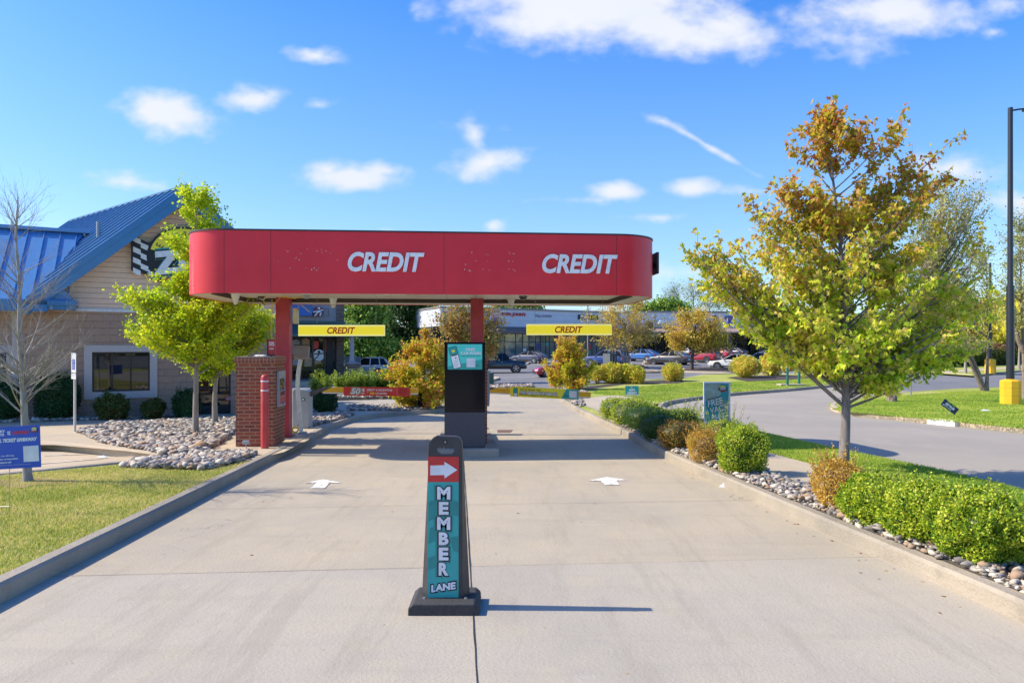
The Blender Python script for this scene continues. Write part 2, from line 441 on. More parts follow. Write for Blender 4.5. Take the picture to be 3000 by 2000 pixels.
def sheet(name, poly, h, mat, cell=1.0, parent=None, kind='structure'):
    bm = bmesh.new(); vs = [bm.verts.new((p[0], p[1], 0)) for p in poly]
    f = bm.faces.new(vs); bm.normal_update()
    if f.normal.z < 0: f.normal_flip()
    bmesh.ops.triangulate(bm, faces=bm.faces[:])
    xs = [p[0] for p in poly]; ys = [p[1] for p in poly]
    for ax, lo, hi in ((0, min(xs), max(xs)), (1, min(ys), max(ys))):
        k = math.ceil(lo / cell) * cell
        while k < hi:
            co = (k, 0, 0) if ax == 0 else (0, k, 0); no = (1, 0, 0) if ax == 0 else (0, 1, 0)
            bmesh.ops.bisect_plane(bm, geom=bm.verts[:] + bm.edges[:] + bm.faces[:], dist=1e-5, plane_co=co, plane_no=no)
            k += cell
    for v in bm.verts: v.co.z = g(v.co.x, v.co.y) + h
    me = bpy.data.meshes.new(name); bm.to_mesh(me); bm.free(); me.materials.append(mat)
    o = bpy.data.objects.new(name, me); col.objects.link(o); o.parent = parent
    if kind: o['kind'] = kind
    return o
# the one sheet that reaches the horizon
def base_ground():
    xs = sorted(set(list(range(-120, 121, 4)) + [-2500, -1200, -600, -300, -180, 180, 300, 600, 1200, 2500]))
    ys = sorted(set(list(range(-24, 133, 2)) + [-600, -200, -60, 160, 220, 320, 500, 900, 1600, 2600]))
    V = [(x, y, g(x, y) - .05) for y in ys for x in xs]; n = len(xs)
    Fc = [(j*n+i, j*n+i+1, (j+1)*n+i+1, (j+1)*n+i) for j in range(len(ys)-1) for i in range(n-1)]
    structure(np_mesh('ground', V, Fc, M_lawn))
base_ground()
sheet('parking_lot', [(-62, 28), (-62, 106), (95, 106), (95, -9), (4.4, -9), (4.4, 28)], -.022, M_lot, cell=2)
sheet('parking_lot', [(-62, -70), (-62, -9.5), (95, -9.5), (95, -70)], -.02, M_lot, cell=6)
sheet('driveway', pts([(1850, 1195), (1930, 1150), (2140, 1137), (2480, 1108), (2580, 1103), (2625, 1140), (2700, 1151), (3400, 1185), (3700, 1300)]) + [(16, -6), (4.5, -6), (4.5, 10)], -.012, M_drive)

M_lane2 = mat_concrete('lane_concrete_grey', (.45, .392, .297), (.375, .337, .27), (.48, .405, .28))
def KL(y): return Vector((-3.53 - .0797*(y-4.71), y))     # left kerb face at the lane
def KR(y): return Vector((3.16 - .0797*(y-5.71), y))      # right kerb face
left_curve = [KL(y) for y in (-5, 0, 4, 8, 12, 15.5)] + pts([(952, 1267), (1005, 1243), (1063, 1228), (1110, 1221), (1165, 1217.5), (1240, 1213), (1302, 1208), (1362, 1201), (1392, 1194), (1400, 1188), (1385, 1184)]) + pts([(1300, 1184), (1180, 1185), (1017, 1188)], .14)
right_curve = [KR(y) for y in (-5, 0, 4, 8, 11.5)] + pts([(1860, 1297), (1827, 1276), (1762, 1244), (1700, 1212), (1658, 1186), (1634, 1167), (1632, 1161)]) + pts([(1650, 1152)], .13)
lane_poly = [(-4.2, -5)] + [KL(14) - Vector((.3, 0))] + [(-12, 17), (-16, 41.5), (5.6, 41.5), (5.0, 20), (3.9, 12), (4.2, 4), (4.6, -5)]
sheet('drive_through_lane', lane_poly, 0.0, M_lane)

_yb = at(1400, 1660).y
sheet('lane_slab', [(KL(-4).x, -4), (KL(_yb).x, _yb-.25), (0, _yb+.02), (KR(_yb).x, _yb+.27), (KR(-4).x, -4)], .003, M_lane2)
def kerb(name, line, top=.14, width=.16, side=1, mat=None, kind='structure'):
    """line: base of the face towards the road; the kerb body lies to its left for side=+1"""
    P = [Vector((p[0], p[1])) for p in line]; Q = []
    for a, b in zip(P[:-1], P[1:]):
        n = max(1, int((b-a).length / .8))
        for i in range(n): Q.append(a.lerp(b, i/n))
    Q.append(P[-1])
    for _ in range(2):
        Q = [Q[0]] + [(Q[i-1] + Q[i]*2 + Q[i+1]) / 4 for i in range(1, len(Q)-1)] + [Q[-1]]
    sec = [(0.0, -.06), (.012, top-.025), (.035, top), (width-.02, top), (width, top-.012), (width, -.06)]
    V = []; m = len(sec)
    for i, p in enumerate(Q):
        d = (Q[min(i+1, len(Q)-1)] - Q[max(i-1, 0)]).normalized(); nrm = Vector((-d.y, d.x)) * side
        for (o, z) in sec:
            q = p + nrm * o; V.append((q.x, q.y, g(q.x, q.y) + z))
    Fc = [(i*m+k, i*m+k+1, (i+1)*m+k+1, (i+1)*m+k) for i in range(len(Q)-1) for k in range(m-1)]
    mb = MB(); mb.add(V, Fc + [tuple(range(m)), tuple(range((len(Q)-1)*m, len(Q)*m))])
    o = mb.build(name, mat or M_kerb); o['kind'] = kind; return o, Q
kerb('kerb', left_curve, side=1)
kerb('kerb', right_curve, side=-1)
def off(line, d):
    out = []
    for i, p in enumerate(line):
        a = line[max(i-1, 0)]; b = line[min(i+1, len(line)-1)]; t = (Vector(b)-Vector(a)).normalized()
        out.append(Vector(p) + Vector((-t.y, t.x)) * d)
    return out

# left side: walkway pad, lawn, parking bay
lc_in = off(left_curve, .10)
lawn_edge = pts([(606, 1377), (500, 1371), (360, 1369), (398, 1354), (0, 1391), (-700, 1462)], .12)
left_lawn = sheet('lawn', [(-13, -5), lc_in[0]] + [Vector(p) for p in (off([KL(y) for y in (0, 4, 8, 11.0)], .10))] + lawn_edge, .115, M_lawn, cell=.5)
walk_poly = pts([(606, 1377), (500, 1371), (360, 1369), (395, 1354), (510, 1341), (370, 1322), (160, 1304), (-300, 1300)], .12) + [(-21, 13), (-21, 19)] + pts([(100, 1215), (820, 1195), (900, 1182), (1017, 1187)], .12) + list(reversed([Vector(p) for p in lc_in[5:]])) + [Vector(p) for p in off([KL(14), KL(12)], .10)]
sheet('walkway', walk_poly, .128, M_walk, cell=1)
sheet('parking_bay', pts([(510, 1352), (398, 1362), (0, 1398), (-900, 1480), (-900, 1300), (-300, 1296), (160, 1300), (370, 1330)], 0), -.004, M_walk)
kerb('kerb', pts([(-500, 1297), (0, 1303), (160, 1311), (370, 1345), (520, 1353)], 0), side=1, mat=M_walk)
kerb('kerb', list(reversed(pts([(-700, 1463), (0, 1391), (250, 1367), (398, 1352), (430, 1349)], .12))), top=.135, width=.2, side=-1)
for (a, b) in (((300, 1343), (0, 1368)), ((255, 1330), (130, 1334)), ((150, 1316), (120, 1308))):
    pa, pb = at(*a), at(*b); d = (pb - pa).xy.normalized(); n = Vector((-d.y, d.x)) * .04
    sheet('parking_line', [pa.xy + n, pb.xy + n, pb.xy - n, pa.xy - n], .004, M_faded)

soil = pts([(-60, 1412), (20, 1404), (90, 1400), (180, 1403), (235, 1411), (170, 1420), (110, 1421), (60, 1430), (0, 1424)], .12)
sheet('bare_soil', soil, .128, M('bare_brown_soil', (.26, .16, .09), (.40, .30, .14), scale=6, rough=1, bmp=.02, lo=.4, hi=.55), cell=.5)
# right side verge
mid_top = pts([(1650, 1150), (1720, 1128), (1885, 1112), (2000, 1108), (2060, 1097), (2165, 1094), (2350, 1097), (2480, 1099), (2610, 1106), (2600, 1112)], .13)
drive_up = pts([(2466, 1122), (2300, 1138), (2140, 1150), (2000, 1166), (1945, 1176), (1918, 1185), (1930, 1197), (1975, 1213), (2060, 1240), (2140, 1246), (2300, 1280), (2451, 1313), (2756, 1376), (3000, 1434)], .13) + [Vector((6.1, 3.0)), Vector((6.3, -5))]
rc_in = off(right_curve, -.10)
sheet('lawn', [Vector(p) for p in rc_in] + mid_top + drive_up, .125, M_lawn, cell=1)
kerb('kerb', list(reversed(pts([(2610, 1109), (2600, 1115), (2466, 1129), (2300, 1145), (2140, 1157), (2000, 1174), (1945, 1184), (1921, 1193), (1931, 1203), (1975, 1219), (2040, 1240)], 0))), side=-1, width=.18)
kerb('kerb', list(reversed(pts([(2060, 1240), (2140, 1246), (2300, 1280), (2451, 1313), (2756, 1376), (3000, 1434)], .115))) , top=.125, width=.12, side=1, mat=M_walk)
kerb('kerb', pts([(1700, 1131), (1885, 1116), (2005, 1111), (2062, 1100), (2165, 1096), (2350, 1099), (2480, 1101), (2610, 1107)], 0), side=-1, mat=M_walk, width=.2)
sheet('sidewalk', [(3.62, 7.9), (3.32, 15), (2.95, 22), (2.5, 29)] + pts([(1700, 1168), (1790, 1158), (2000, 1141), (2300, 1121), (2330, 1119), (2330, 1127), (2000, 1153), (1850, 1165), (1800, 1178)], .13) + [(4.0, 25), (4.30, 15), (4.47, 11.8), (4.68, 9.8), (4.8, 7.9)], .136, M_walk, cell=1)
isl = pts([(2428, 1196), (2440, 1205), (2487, 1217), (2600, 1228), (2715, 1238), (3000, 1268), (3600, 1330)], 0)
isl_top = pts([(3600, 1112), (3000, 1137), (2800, 1144), (2660, 1154), (2525, 1170), (2455, 1184), (2430, 1190)], 0)
sheet('lawn', isl + isl_top, .125, M_lawn, cell=1)
_, islq = kerb('kerb', isl_top[-3:] + isl[:], side=1, width=.18, mat=M_walk)
wk = pts([(2715, 1239.5), (2738, 1242), (2760, 1244.2), (2795, 1248)], 0)
kerb('kerb_paint', [q + Vector((0, -.014)) for q in wk], top=.146, width=.19, side=1, mat=M('white_kerb_paint', (.8, .8, .78), rough=.7))
kerb('kerb', list(reversed(isl_top[:-1])), side=-1, width=.14)
far_lawn = pts([(2680, 1086), (2690, 1090), (2850, 1101), (2920, 1092), (3000, 1084), (3700, 1056), (3700, 1038), (2680, 1062)], .1)
sheet('lawn', far_lawn, .11, M_lawn, cell=2)
kerb('kerb', pts([(2680, 1090), (2760, 1096), (2850, 1103), (2920, 1095), (3000, 1087), (3700, 1058)], 0), side=1, mat=M_walk, width=.2)
sheet('sidewalk', pts([(2740, 1094), (3000, 1076), (3700, 1054), (3700, 1050), (3000, 1071), (2800, 1084)], .1), .118, M_walk, cell=2)
# planting strip between the washing lane and the street
strip = pts([(880, 1172), (1000, 1164), (1150, 1159), (1300, 1150), (1420, 1138), (1500, 1133), (1560, 1131), (1560, 1123), (1400, 1124), (1180, 1129), (1000, 1133), (860, 1140)], .13)
sheet('planting_strip', strip, .12, M_mulch, cell=1)
kerb('kerb', pts([(880, 1180), (1000, 1172), (1150, 1167), (1300, 1157), (1420, 1144), (1500, 1139), (1565, 1136)], 0), side=1, width=.2)
# little islands of the car park
def island(px, mat, h=.12, km=None):
    P = pts(px, 0)
    sheet('traffic_island', P, h, mat, cell=2); kerb('kerb', P + [P[0]], side=1 if area2(P) > 0 else -1, mat=km or M_walk, width=.2, top=h+.015)
def area2(P): return sum(P[i-1][0]*P[i][1] - P[i][0]*P[i-1][1] for i in range(len(P)))
M_dry = M('dry_soil', (.30, .22, .13), (.20, .14, .08), scale=2, rough=1, bmp=.02)
island([(1500, 1072), (1551, 1067), (1545, 1060), (1500, 1062)], M_dry)
island([(1440, 1118), (1461, 1112), (1461, 1107), (1400, 1108), (1400, 1117)], M_walk)
island([(1885, 1066), (1930, 1064), (1928, 1057), (1885, 1056)], M_dry)
island([(1880, 1093), (1931, 1092), (1930, 1088), (1880, 1087)], M_dry)
island([(1700, 1086), (1790, 1083), (1900, 1078), (1890, 1070), (1700, 1072)], M_mulch)
island([(2000, 1090), (2170, 1094), (2175, 1082), (2080, 1078), (1998, 1080)], M_mulch)
island([(2040, 1062), (2120, 1062), (2120, 1056), (2040, 1056)], M_dry)
for k in range(9):
    a, b = at(1440 + k*17, 1099 - k*.3), at(1462 + k*17, 1109 - k*.5)
for (a, b) in (((1440, 1101), (1560, 1099)), ((1446, 1108), (1560, 1104)), ((1560, 1104), (1620, 1098)), ((1650, 1092), (1730, 1090)), ((1930, 1076), (2010, 1074)), ((2380, 1085), (2380, 1097)), ((1640, 1078), (1700, 1076))):
    pa, pb = at(*a), at(*b); d = (pb - pa).xy.normalized(); n = Vector((-d.y, d.x)) * .07
    sheet('parking_line', [pa.xy + n, pb.xy + n, pb.xy - n, pa.xy - n], .01, M_line, cell=2)

# joints of the slab
M_joint = M('joint_tar', (.03, .028, .025), rough=.9)
def strip_line(a, b, w, h=.007, mat=None, name='slab_joint', wob=0.0, seg=1):
    a = Vector(a[:2]); b = Vector(b[:2]); d = (b-a).normalized(); n = Vector((-d.y, d.x)) * w / 2
    L = [a.lerp(b, i/seg) + n.normalized()*random.uniform(-wob, wob) for i in range(seg+1)]
    sheet(name, [p + n*random.uniform(.6, 1.2) for p in L] + [p - n*random.uniform(.6, 1.2) for p in reversed(L)], h, mat or M_joint)
s0 = at(1398, 2000); sd = Vector((-.0797, 1))
strip_line(s0.xy - sd*4, s0.xy + sd*8.6, .010, wob=.0012, seg=60)
strip_line(Vector((-.95, 16.7)), Vector((-1.7, 26)), .012, wob=.003, seg=20)
M_joint2 = M('joint_grit', (.14, .12, .10), (.3, .26, .2), rough=.9, scale=30)
for v in (1660, 1478, 1272):
    c = at(1400, v); pr = Vector((1, .0797))
    yl = c.xy + pr * (-3.5 - .02*c.y); 
    strip_line(c.xy - pr*(c.x - KL(c.y).x - .02), c.xy + pr*(KR(c.y).x - c.x - .02), .007 if v > 1300 else .012, mat=M_joint2, wob=.003, seg=40)
for v in (1165, 1205):
    c = at(1500, v); strip_line(c.xy + Vector((-2, -.1)), c.xy + Vector((2, .1)), .02, mat=M_joint2)
# arrows painted on the lanes
def arrow(px, name='painted_arrow'):
    P = pts(px, 0); sheet(name, P, .008, M_line, cell=.5)
arrow([(889, 1416), (947, 1405), (1001, 1415), (966, 1415), (951, 1431), (908, 1431), (926, 1416)])
arrow([(1721, 1409), (1778, 1398), (1841, 1407), (1805, 1408), (1816, 1421), (1773, 1421), (1760, 1409)])
# rusty trench drain by the kiosk island
o = sheet('drain_grate', pts([(1457, 1267), (1495, 1267), (1503, 1259), (1457, 1259)], 0), .006, M('rusty_iron', (.22, .11, .07), (.12, .07, .05), scale=30, rough=.8))
o['kind'] = ''; del o['kind']; tag(o, 'rusty iron drain grate in the lane behind the kiosk island', 'drain grate')

# ------------------------------------------------------------------ stones, grass, foliage
def tri_sample(poly, n):
    tr = tessellate_polygon([[Vector((p[0], p[1], 0)) for p in poly]])
    A = np.array([[poly[i][0:2] for i in t] for t in tr], float)
    ar = np.abs((A[:, 1, 0]-A[:, 0, 0])*(A[:, 2, 1]-A[:, 0, 1]) - (A[:, 2, 0]-A[:, 0, 0])*(A[:, 1, 1]-A[:, 0, 1])) / 2
    k = rng.choice(len(A), n, p=ar/ar.sum()); r1 = np.sqrt(rng.random(n)); r2 = rng.random(n)
    w = np.stack([1-r1, r1*(1-r2), r1*r2], 1)
    return np.einsum('nk,nkd->nd', w, A[k]), ar.sum()
def rotz(a):
    c, s, z, o = np.cos(a), np.sin(a), np.zeros_like(a), np.ones_like(a)
    return np.stack([np.stack([c, -s, z], -1), np.stack([s, c, z], -1), np.stack([z, z, o], -1)], -2)
def randrot(n):
    q = rng.normal(size=(n, 4)); q /= np.linalg.norm(q, axis=1, keepdims=True)
    w, x, y, z = q.T
    return np.stack([np.stack([1-2*(y*y+z*z), 2*(x*y-z*w), 2*(x*z+y*w)], -1), np.stack([2*(x*y+z*w), 1-2*(x*x+z*z), 2*(y*z-x*w)], -1), np.stack([2*(x*z-y*w), 2*(y*z+x*w), 1-2*(x*x+y*y)], -1)], -2)
def ico(sub):
    bm = bmesh.new(); bmesh.ops.create_icosphere(bm, subdivisions=sub, radius=1)
    V = np.array([v.co[:] for v in bm.verts]); Fc = np.array([[v.index for v in f.verts] for f in bm.faces]); bm.free(); return V, Fc
def mat_stone():
    m, t, b = newmat('river_stone')
    geo = N(t, 'ShaderNodeNewGeometry'); rp = N(t, 'ShaderNodeValToRGB'); e = rp.color_ramp.elements
    cols = [(.15, .14, .13), (.34, .30, .26), (.50, .43, .34), (.38, .25, .15), (.24, .22, .20), (.62, .54, .43), (.38, .34, .29)]
    while len(e) < len(cols): e.new(.5)
    for i, c in enumerate(cols): e[i].position = i/(len(cols)-1); e[i].color = c4(c)
    rp.color_ramp.interpolation = 'CONSTANT'
    t.links.new(geo.outputs['Random Per Island'], rp.inputs[0])
    n = noise(t, 22, 6, .7)
    c = mixc(t, math_node(t, 'MULTIPLY', rampf(t, n, .4, .7), .4), rp.outputs[0], (.30, .26, .21))
    t.links.new(c, b.inputs['Base Color']); b.inputs['Roughness'].default_value = .85
    bump(t, b, n, .008); return m
M_stone = mat_stone()
SV, SF = ico(2)
def stones(name, poly, n, s0, s1, h, label, sub=True):
    P, A = tri_sample(poly, n)
    s = s0 + (s1-s0) * rng.random(n)**2.2
    sub = False; base = SV if sub else ICO1[0]; Fc = SF if sub else ICO1[1]; n0 = n
    k = len(base)
    V = np.repeat(base[None], n, 0)*(1 + .22*rng.normal(size=(n, len(base), 1)))
    # lumpy: clamp against a few random planes
    for _ in range(4):
        d = rng.normal(size=(n, 1, 3)); d /= np.linalg.norm(d, axis=2, keepdims=True)
        t = (V*d).sum(2, keepdims=True); lim = .36 + .4*rng.random((n, 1, 1))
        V = V - d * np.maximum(t-lim, 0) * .9
    sc = np.stack([np.ones(n), .5+.4*rng.random(n), .28+.3*rng.random(n)], 1) * s[:, None]
    V = V * sc[:, None, :]
    tilt = rng.normal(0, .35, n); Rm = rotz(rng.random(n)*6.28)
    c, s_ = np.cos(tilt), np.sin(tilt); z = np.zeros(n); o = np.ones(n)
    Rx = np.stack([np.stack([o, z, z], -1), np.stack([z, c, -s_], -1), np.stack([z, s_, c], -1)], -2)
    V = np.einsum('nij,njk,nvk->nvi', Rm, Rx, V)
    zz = G(P[:, 0], P[:, 1]) + h + s*.15 + rng.random(n)*.05
    V += np.concatenate([P, zz[:, None]], 1)[:, None, :]
    Fa = (Fc[None] + (np.arange(n)*k)[:, None, None]).reshape(-1, 3)
    o = np_mesh(name, V.reshape(-1, 3), Fa, M_stone)
    return tag(o, label, 'stones', kind='stuff')
ICO1 = ico(1)
M_bedsoil = M('bed_soil', (.13, .11, .09), (.22, .19, .15), scale=18, rough=1, bmp=.03)
bed1 = pts([(226, 1263), (330, 1243), (560, 1232), (700, 1230), (690, 1262), (668, 1285), (612, 1318), (540, 1333), (505, 1335), (400, 1316), (300, 1297)], .13)
sheet('stone_bed', bed1, .136, M_bedsoil)
stones('river_stones', bed1, 13000, .032, .12, .13, 'bed of grey and tan river stones around the two ginkgo trees')
bed2 = pts([(362, 1369), (400, 1351), (510, 1341), (620, 1329), (752, 1331), (690, 1354), (606, 1376), (490, 1373)], .13)
sheet('stone_bed', bed2, .140, M_bedsoil)
stones('river_stones', bed2, 3400, .028, .105, .13, 'small heap of river stones between the lawn and the brick kiosk pad')
# along the wall
wn_ = Vector((-.474, .8805)); wd_ = Vector((.8805, .474)); WC = 23.15
def wall_pt(s, off): # s metres along the wall from the gable centre
    o = Vector((-9.97, 20.94)); return o + wd_*s + wn_*off
bedw = [wall_pt(-14, -.05), wall_pt(-14, -.85), wall_pt(0, -.85), wall_pt(.3, -.05)]
sheet('stone_bed', bedw, .134, M_bedsoil)
stones('river_stones', bedw, 2200, .04, .12, .12, 'shaded strip of river stones at the foot of the car wash wall')
bed3 = pts([(912, 1224), (912, 1250), (997, 1229), (1038, 1216), (975, 1200), (930, 1195)], .13)
sheet('stone_bed', bed3, .140, M_bedsoil)
stones('river_stones', bed3, 2200, .04, .11, .13, 'river stones around the dark round shrub behind the grey barrier box')
bed4 = pts([(1019, 1189), (1019, 1203), (1165, 1203), (1240, 1200), (1302, 1195), (1360, 1192), (1330, 1187), (1180, 1188)], .13)
sheet('stone_bed', bed4, .140, M_bedsoil)
stones('river_stones', bed4, 2600, .04, .11, .13, 'river stones in the median under the left red and yellow bush')
bed5 = [Vector(p) for p in off([p for p in right_curve if 2.5 < p.y < 21], -.135)] + [Vector((2.75, 22)), Vector((3.0, 19)), Vector((3.35, 14)), Vector((3.62, 9)), Vector((3.8, 8)), Vector((4.6, 7.2)), Vector((4.7, 3.2))]
sheet('stone_bed', bed5, .146, M_bedsoil)
stones('river_stones', bed5, 9000, .022, .075, .135, 'river stones in the narrow bed between the right kerb and the clipped hedges')
bed6 = pts([(1640, 1158), (1660, 1170), (1700, 1192), (1712, 1188), (1700, 1170), (1728, 1160), (1722, 1148), (1655, 1146)], .13)
sheet('stone_bed', bed6, .142, M_bedsoil)
stones('river_stones', bed6, 500, .06, .16, .13, 'river stones at the tip of the right barrier arm')
bed7 = pts([(980, 1166), (1150, 1161), (1300, 1152), (1420, 1140), (1500, 1135), (1560, 1132), (1560, 1126), (1400, 1128), (1200, 1150), (1000, 1158)], .13)
stones('river_stones', bed7, 2400, .06, .16, .125, 'river stones on the planting strip beyond the washing lane', sub=False)
bed8 = pts([(1660, 1142), (1728, 1130), (1885, 1115), (1990, 1111), (2015, 1116), (1990, 1122), (1830, 1126), (1720, 1140)], .13)
sheet('mulch_bed', bed8, .136, M_mulch)
bed9 = pts([(2130, 1106), (2180, 1100), (2300, 1098), (2420, 1106), (2330, 1110), (2270, 1116), (2190, 1117)], .13)
sheet('mulch_bed', bed9, .14, M_mulch)
bed10 = pts([(2685, 1076), (2900, 1070), (3100, 1062), (3100, 1056), (2900, 1060), (2685, 1064)], .1)
sheet('mulch_bed', bed10, .125, M_mulch, cell=2)
# single boulders
def boulder(u, v, s, label, color):
    V = SV.copy() * np.array([1, .8, .62]) * s
    V += rng.normal(0, .05*s, (len(V), 3)) * 0
    for _ in range(6):
        d = rng.normal(size=3); d /= np.linalg.norm(d); t = V @ d; lim = s*.68; V = V - d[None]*np.maximum(t-lim, 0)[:, None]*.8
    p = at(u, v, .13); o = np_mesh('boulder', V, SF, color, smooth=True); o.location = (p.x, p.y, p.z + s*.35); tag(o, label, 'boulder')
    return o
M_tanstone = M('tan_sandstone', (.42, .27, .14), (.30, .19, .10), scale=9, rough=.9, bmp=.01)
boulder(2125, 1384, .09, 'round tan boulder at the foot of the last green shrub in the middle hedge', M_tanstone)
boulder(590, 1316, .16, 'brown flat boulder among the stones left of the brick kiosk', M_tanstone)
boulder(418, 1361, .14, 'grey boulder at the left tip of the small stone heap', M_stone)
boulder(548, 1368, .13, 'reddish grey boulder at the lawn edge of the small stone heap', M('red_granite', (.30, .22, .18), (.2, .16, .14), scale=12, rough=.9, bmp=.01))
boulder(1189, 1190, .12, 'pale grey boulder in front of the left autumn bush', M_stone)

def grass(name, poly, n, hgt, w, h0, mat, label, ymax=None):
    P, A = tri_sample(poly, n)
    a = rng.random(n)*6.28; hh = hgt*(.45+.8*rng.random(n)); lean = rng.normal(0, .45, (n, 2))*hh[:, None]
    z = G(P[:, 0], P[:, 1]) + h0
    B = np.concatenate([P, z[:, None]], 1); dx = np.stack([np.cos(a), np.sin(a), np.zeros(n)], 1)*w/2
    mid = B + np.stack([lean[:, 0]*.35, lean[:, 1]*.35, hh*.6], 1); T = B + np.stack([lean[:, 0], lean[:, 1], hh], 1)
    V = np.stack([B-dx, B+dx, mid+dx*.7, mid-dx*.7, T], 1).reshape(-1, 3)
    i = np.arange(n)*5
    Fc = np.concatenate([np.stack([i, i+1, i+2], 1), np.stack([i, i+2, i+3], 1), np.stack([i+3, i+2, i+4], 1)])
    o = np_mesh(name, V, Fc, mat); return tag(o, label, 'grass', kind='stuff')
M_blade = mat_leaf('grass_blade', [(.14, .20, .025), (.24, .28, .04), (.38, .36, .08), (.52, .44, .16), (.60, .47, .24)], trans=.4, clump=.7, gain=1.5)
M_blade2 = mat_leaf('grass_blade_green', [(.11, .22, .02), (.22, .34, .03), (.36, .44, .05), (.52, .50, .10)], trans=.4, clump=.4, gain=1.3)
ll = [Vector(p) for p in off([KL(y) for y in (3.6, 6, 8, 11.0)], .15)] + pts([(606, 1377), (500, 1371), (360, 1369), (398, 1358), (0, 1394), (-250, 1420)], .12) + [Vector((-7.2, 4.2))]
grass('grass', ll, 150000, .035, .006, .11, M_blade, 'patchy yellow green grass of the lawn on the left')
rl = [Vector((4.75, 7.6)), Vector((4.72, 9.8)), Vector((4.5, 11.8)), Vector((4.33, 15)), Vector((4.05, 25))] + pts([(1830, 1175), (1918, 1188), (1975, 1213), (2060, 1240), (2140, 1246), (2300, 1280), (2451, 1313), (2756, 1376), (3000, 1434)], .13) + [Vector((5.6, 5))]
grass('grass', rl, 120000, .04, .009, .12, M_blade2, 'green grass strip between the sidewalk and the driveway')
ml = pts([(1730, 1152), (1760, 1142), (2010, 1121), (2180, 1119), (2420, 1108), (2590, 1110), (2466, 1122), (2300, 1137), (2140, 1149), (2000, 1165), (1930, 1176), (1860, 1164), (1790, 1158)], .13)
grass('grass', ml, 90000, .055, .03, .12, M_blade2, 'bright grass between the street hedges and the driveway')
il = pts([(2440, 1199), (2500, 1208), (2715, 1227), (3000, 1255), (3060, 1258), (3060, 1140), (3000, 1141), (2800, 1148), (2660, 1158), (2525, 1173)], .13)
grass('grass', il, 160000, .05, .02, .12, M_blade2, 'sunny grass island round the yellow pole base')

# leaf shapes (x across, y along)
LEAF_OVAL = (np.array([(0, 0, 0), (.28, .35, .05), (.22, .75, .04), (0, 1, -.04), (-.22, .75, .04), (-.28, .35, .05)]), [(0, 1, 2), (0, 2, 3), (0, 3, 4), (0, 4, 5)])
LEAF_MAPLE = (np.array([(0, 0, 0), (.32, .12, .10), (.22, .34, .10), (.44, .62, .16), (.15, .62, .10), (0, 1.05, -.12), (-.15, .62, .10), (-.44, .62, .16), (-.22, .34, .10), (-.32, .12, .10)]),
              [(0, 1, 2), (0, 2, 4), (2, 3, 4), (0, 4, 5), (0, 5, 6), (6, 7, 8), (0, 6, 8), (0, 8, 9)])
LEAF_FAN = (np.array([(0, 0, 0), (.42, .55, .05), (.22, .85, .0), (0, .74, .07), (-.22, .85, 0), (-.42, .55, .05)]), [(0, 1, 2), (0, 2, 3), (0, 3, 4), (0, 4, 5)])
LEAF_QUAD = (np.array([(0, 0, 0), (.4, .45, .08), (0, 1, 0), (-.4, .45, .08)]), [(0, 1, 2), (0, 2, 3)])
def leaf_rot(n, droop=.0, up=None):
    """random orientation; droop>0 lets the blades hang"""
    d = rng.normal(size=(n, 3)); d[:, 2] -= droop
    if up is not None: d += up
    d /= np.linalg.norm(d, axis=1, keepdims=True)
    r = rng.normal(size=(n, 3)); x = np.cross(d, r); x /= np.linalg.norm(x, axis=1, keepdims=True); z = np.cross(x, d)
    return np.stack([x, d, z], -1)
def leaves(name, P, size, shape, mat, parent=None, droop=0.0, var=.35, up=None):
    P = np.asarray(P); n = len(P); T, Fc = shape; k = len(T); Fc = np.array(Fc)
    s = size*(1-var + 2*var*rng.random(n))
    V = np.einsum('nij,vj->nvi', leaf_rot(n, droop, up), T) * s[:, None, None] + P[:, None, :]
    Fa = (Fc[None] + (np.arange(n)*k)[:, None, None]).reshape(-1, 3)
    return np_mesh(name, V.reshape(-1, 3), Fa, mat, parent)
def bez(p0, p1, p2, n):
    return [p0*(1-t)**2 + p1*2*t*(1-t) + p2*t*t for t in [i/(n-1) for i in range(n)]]
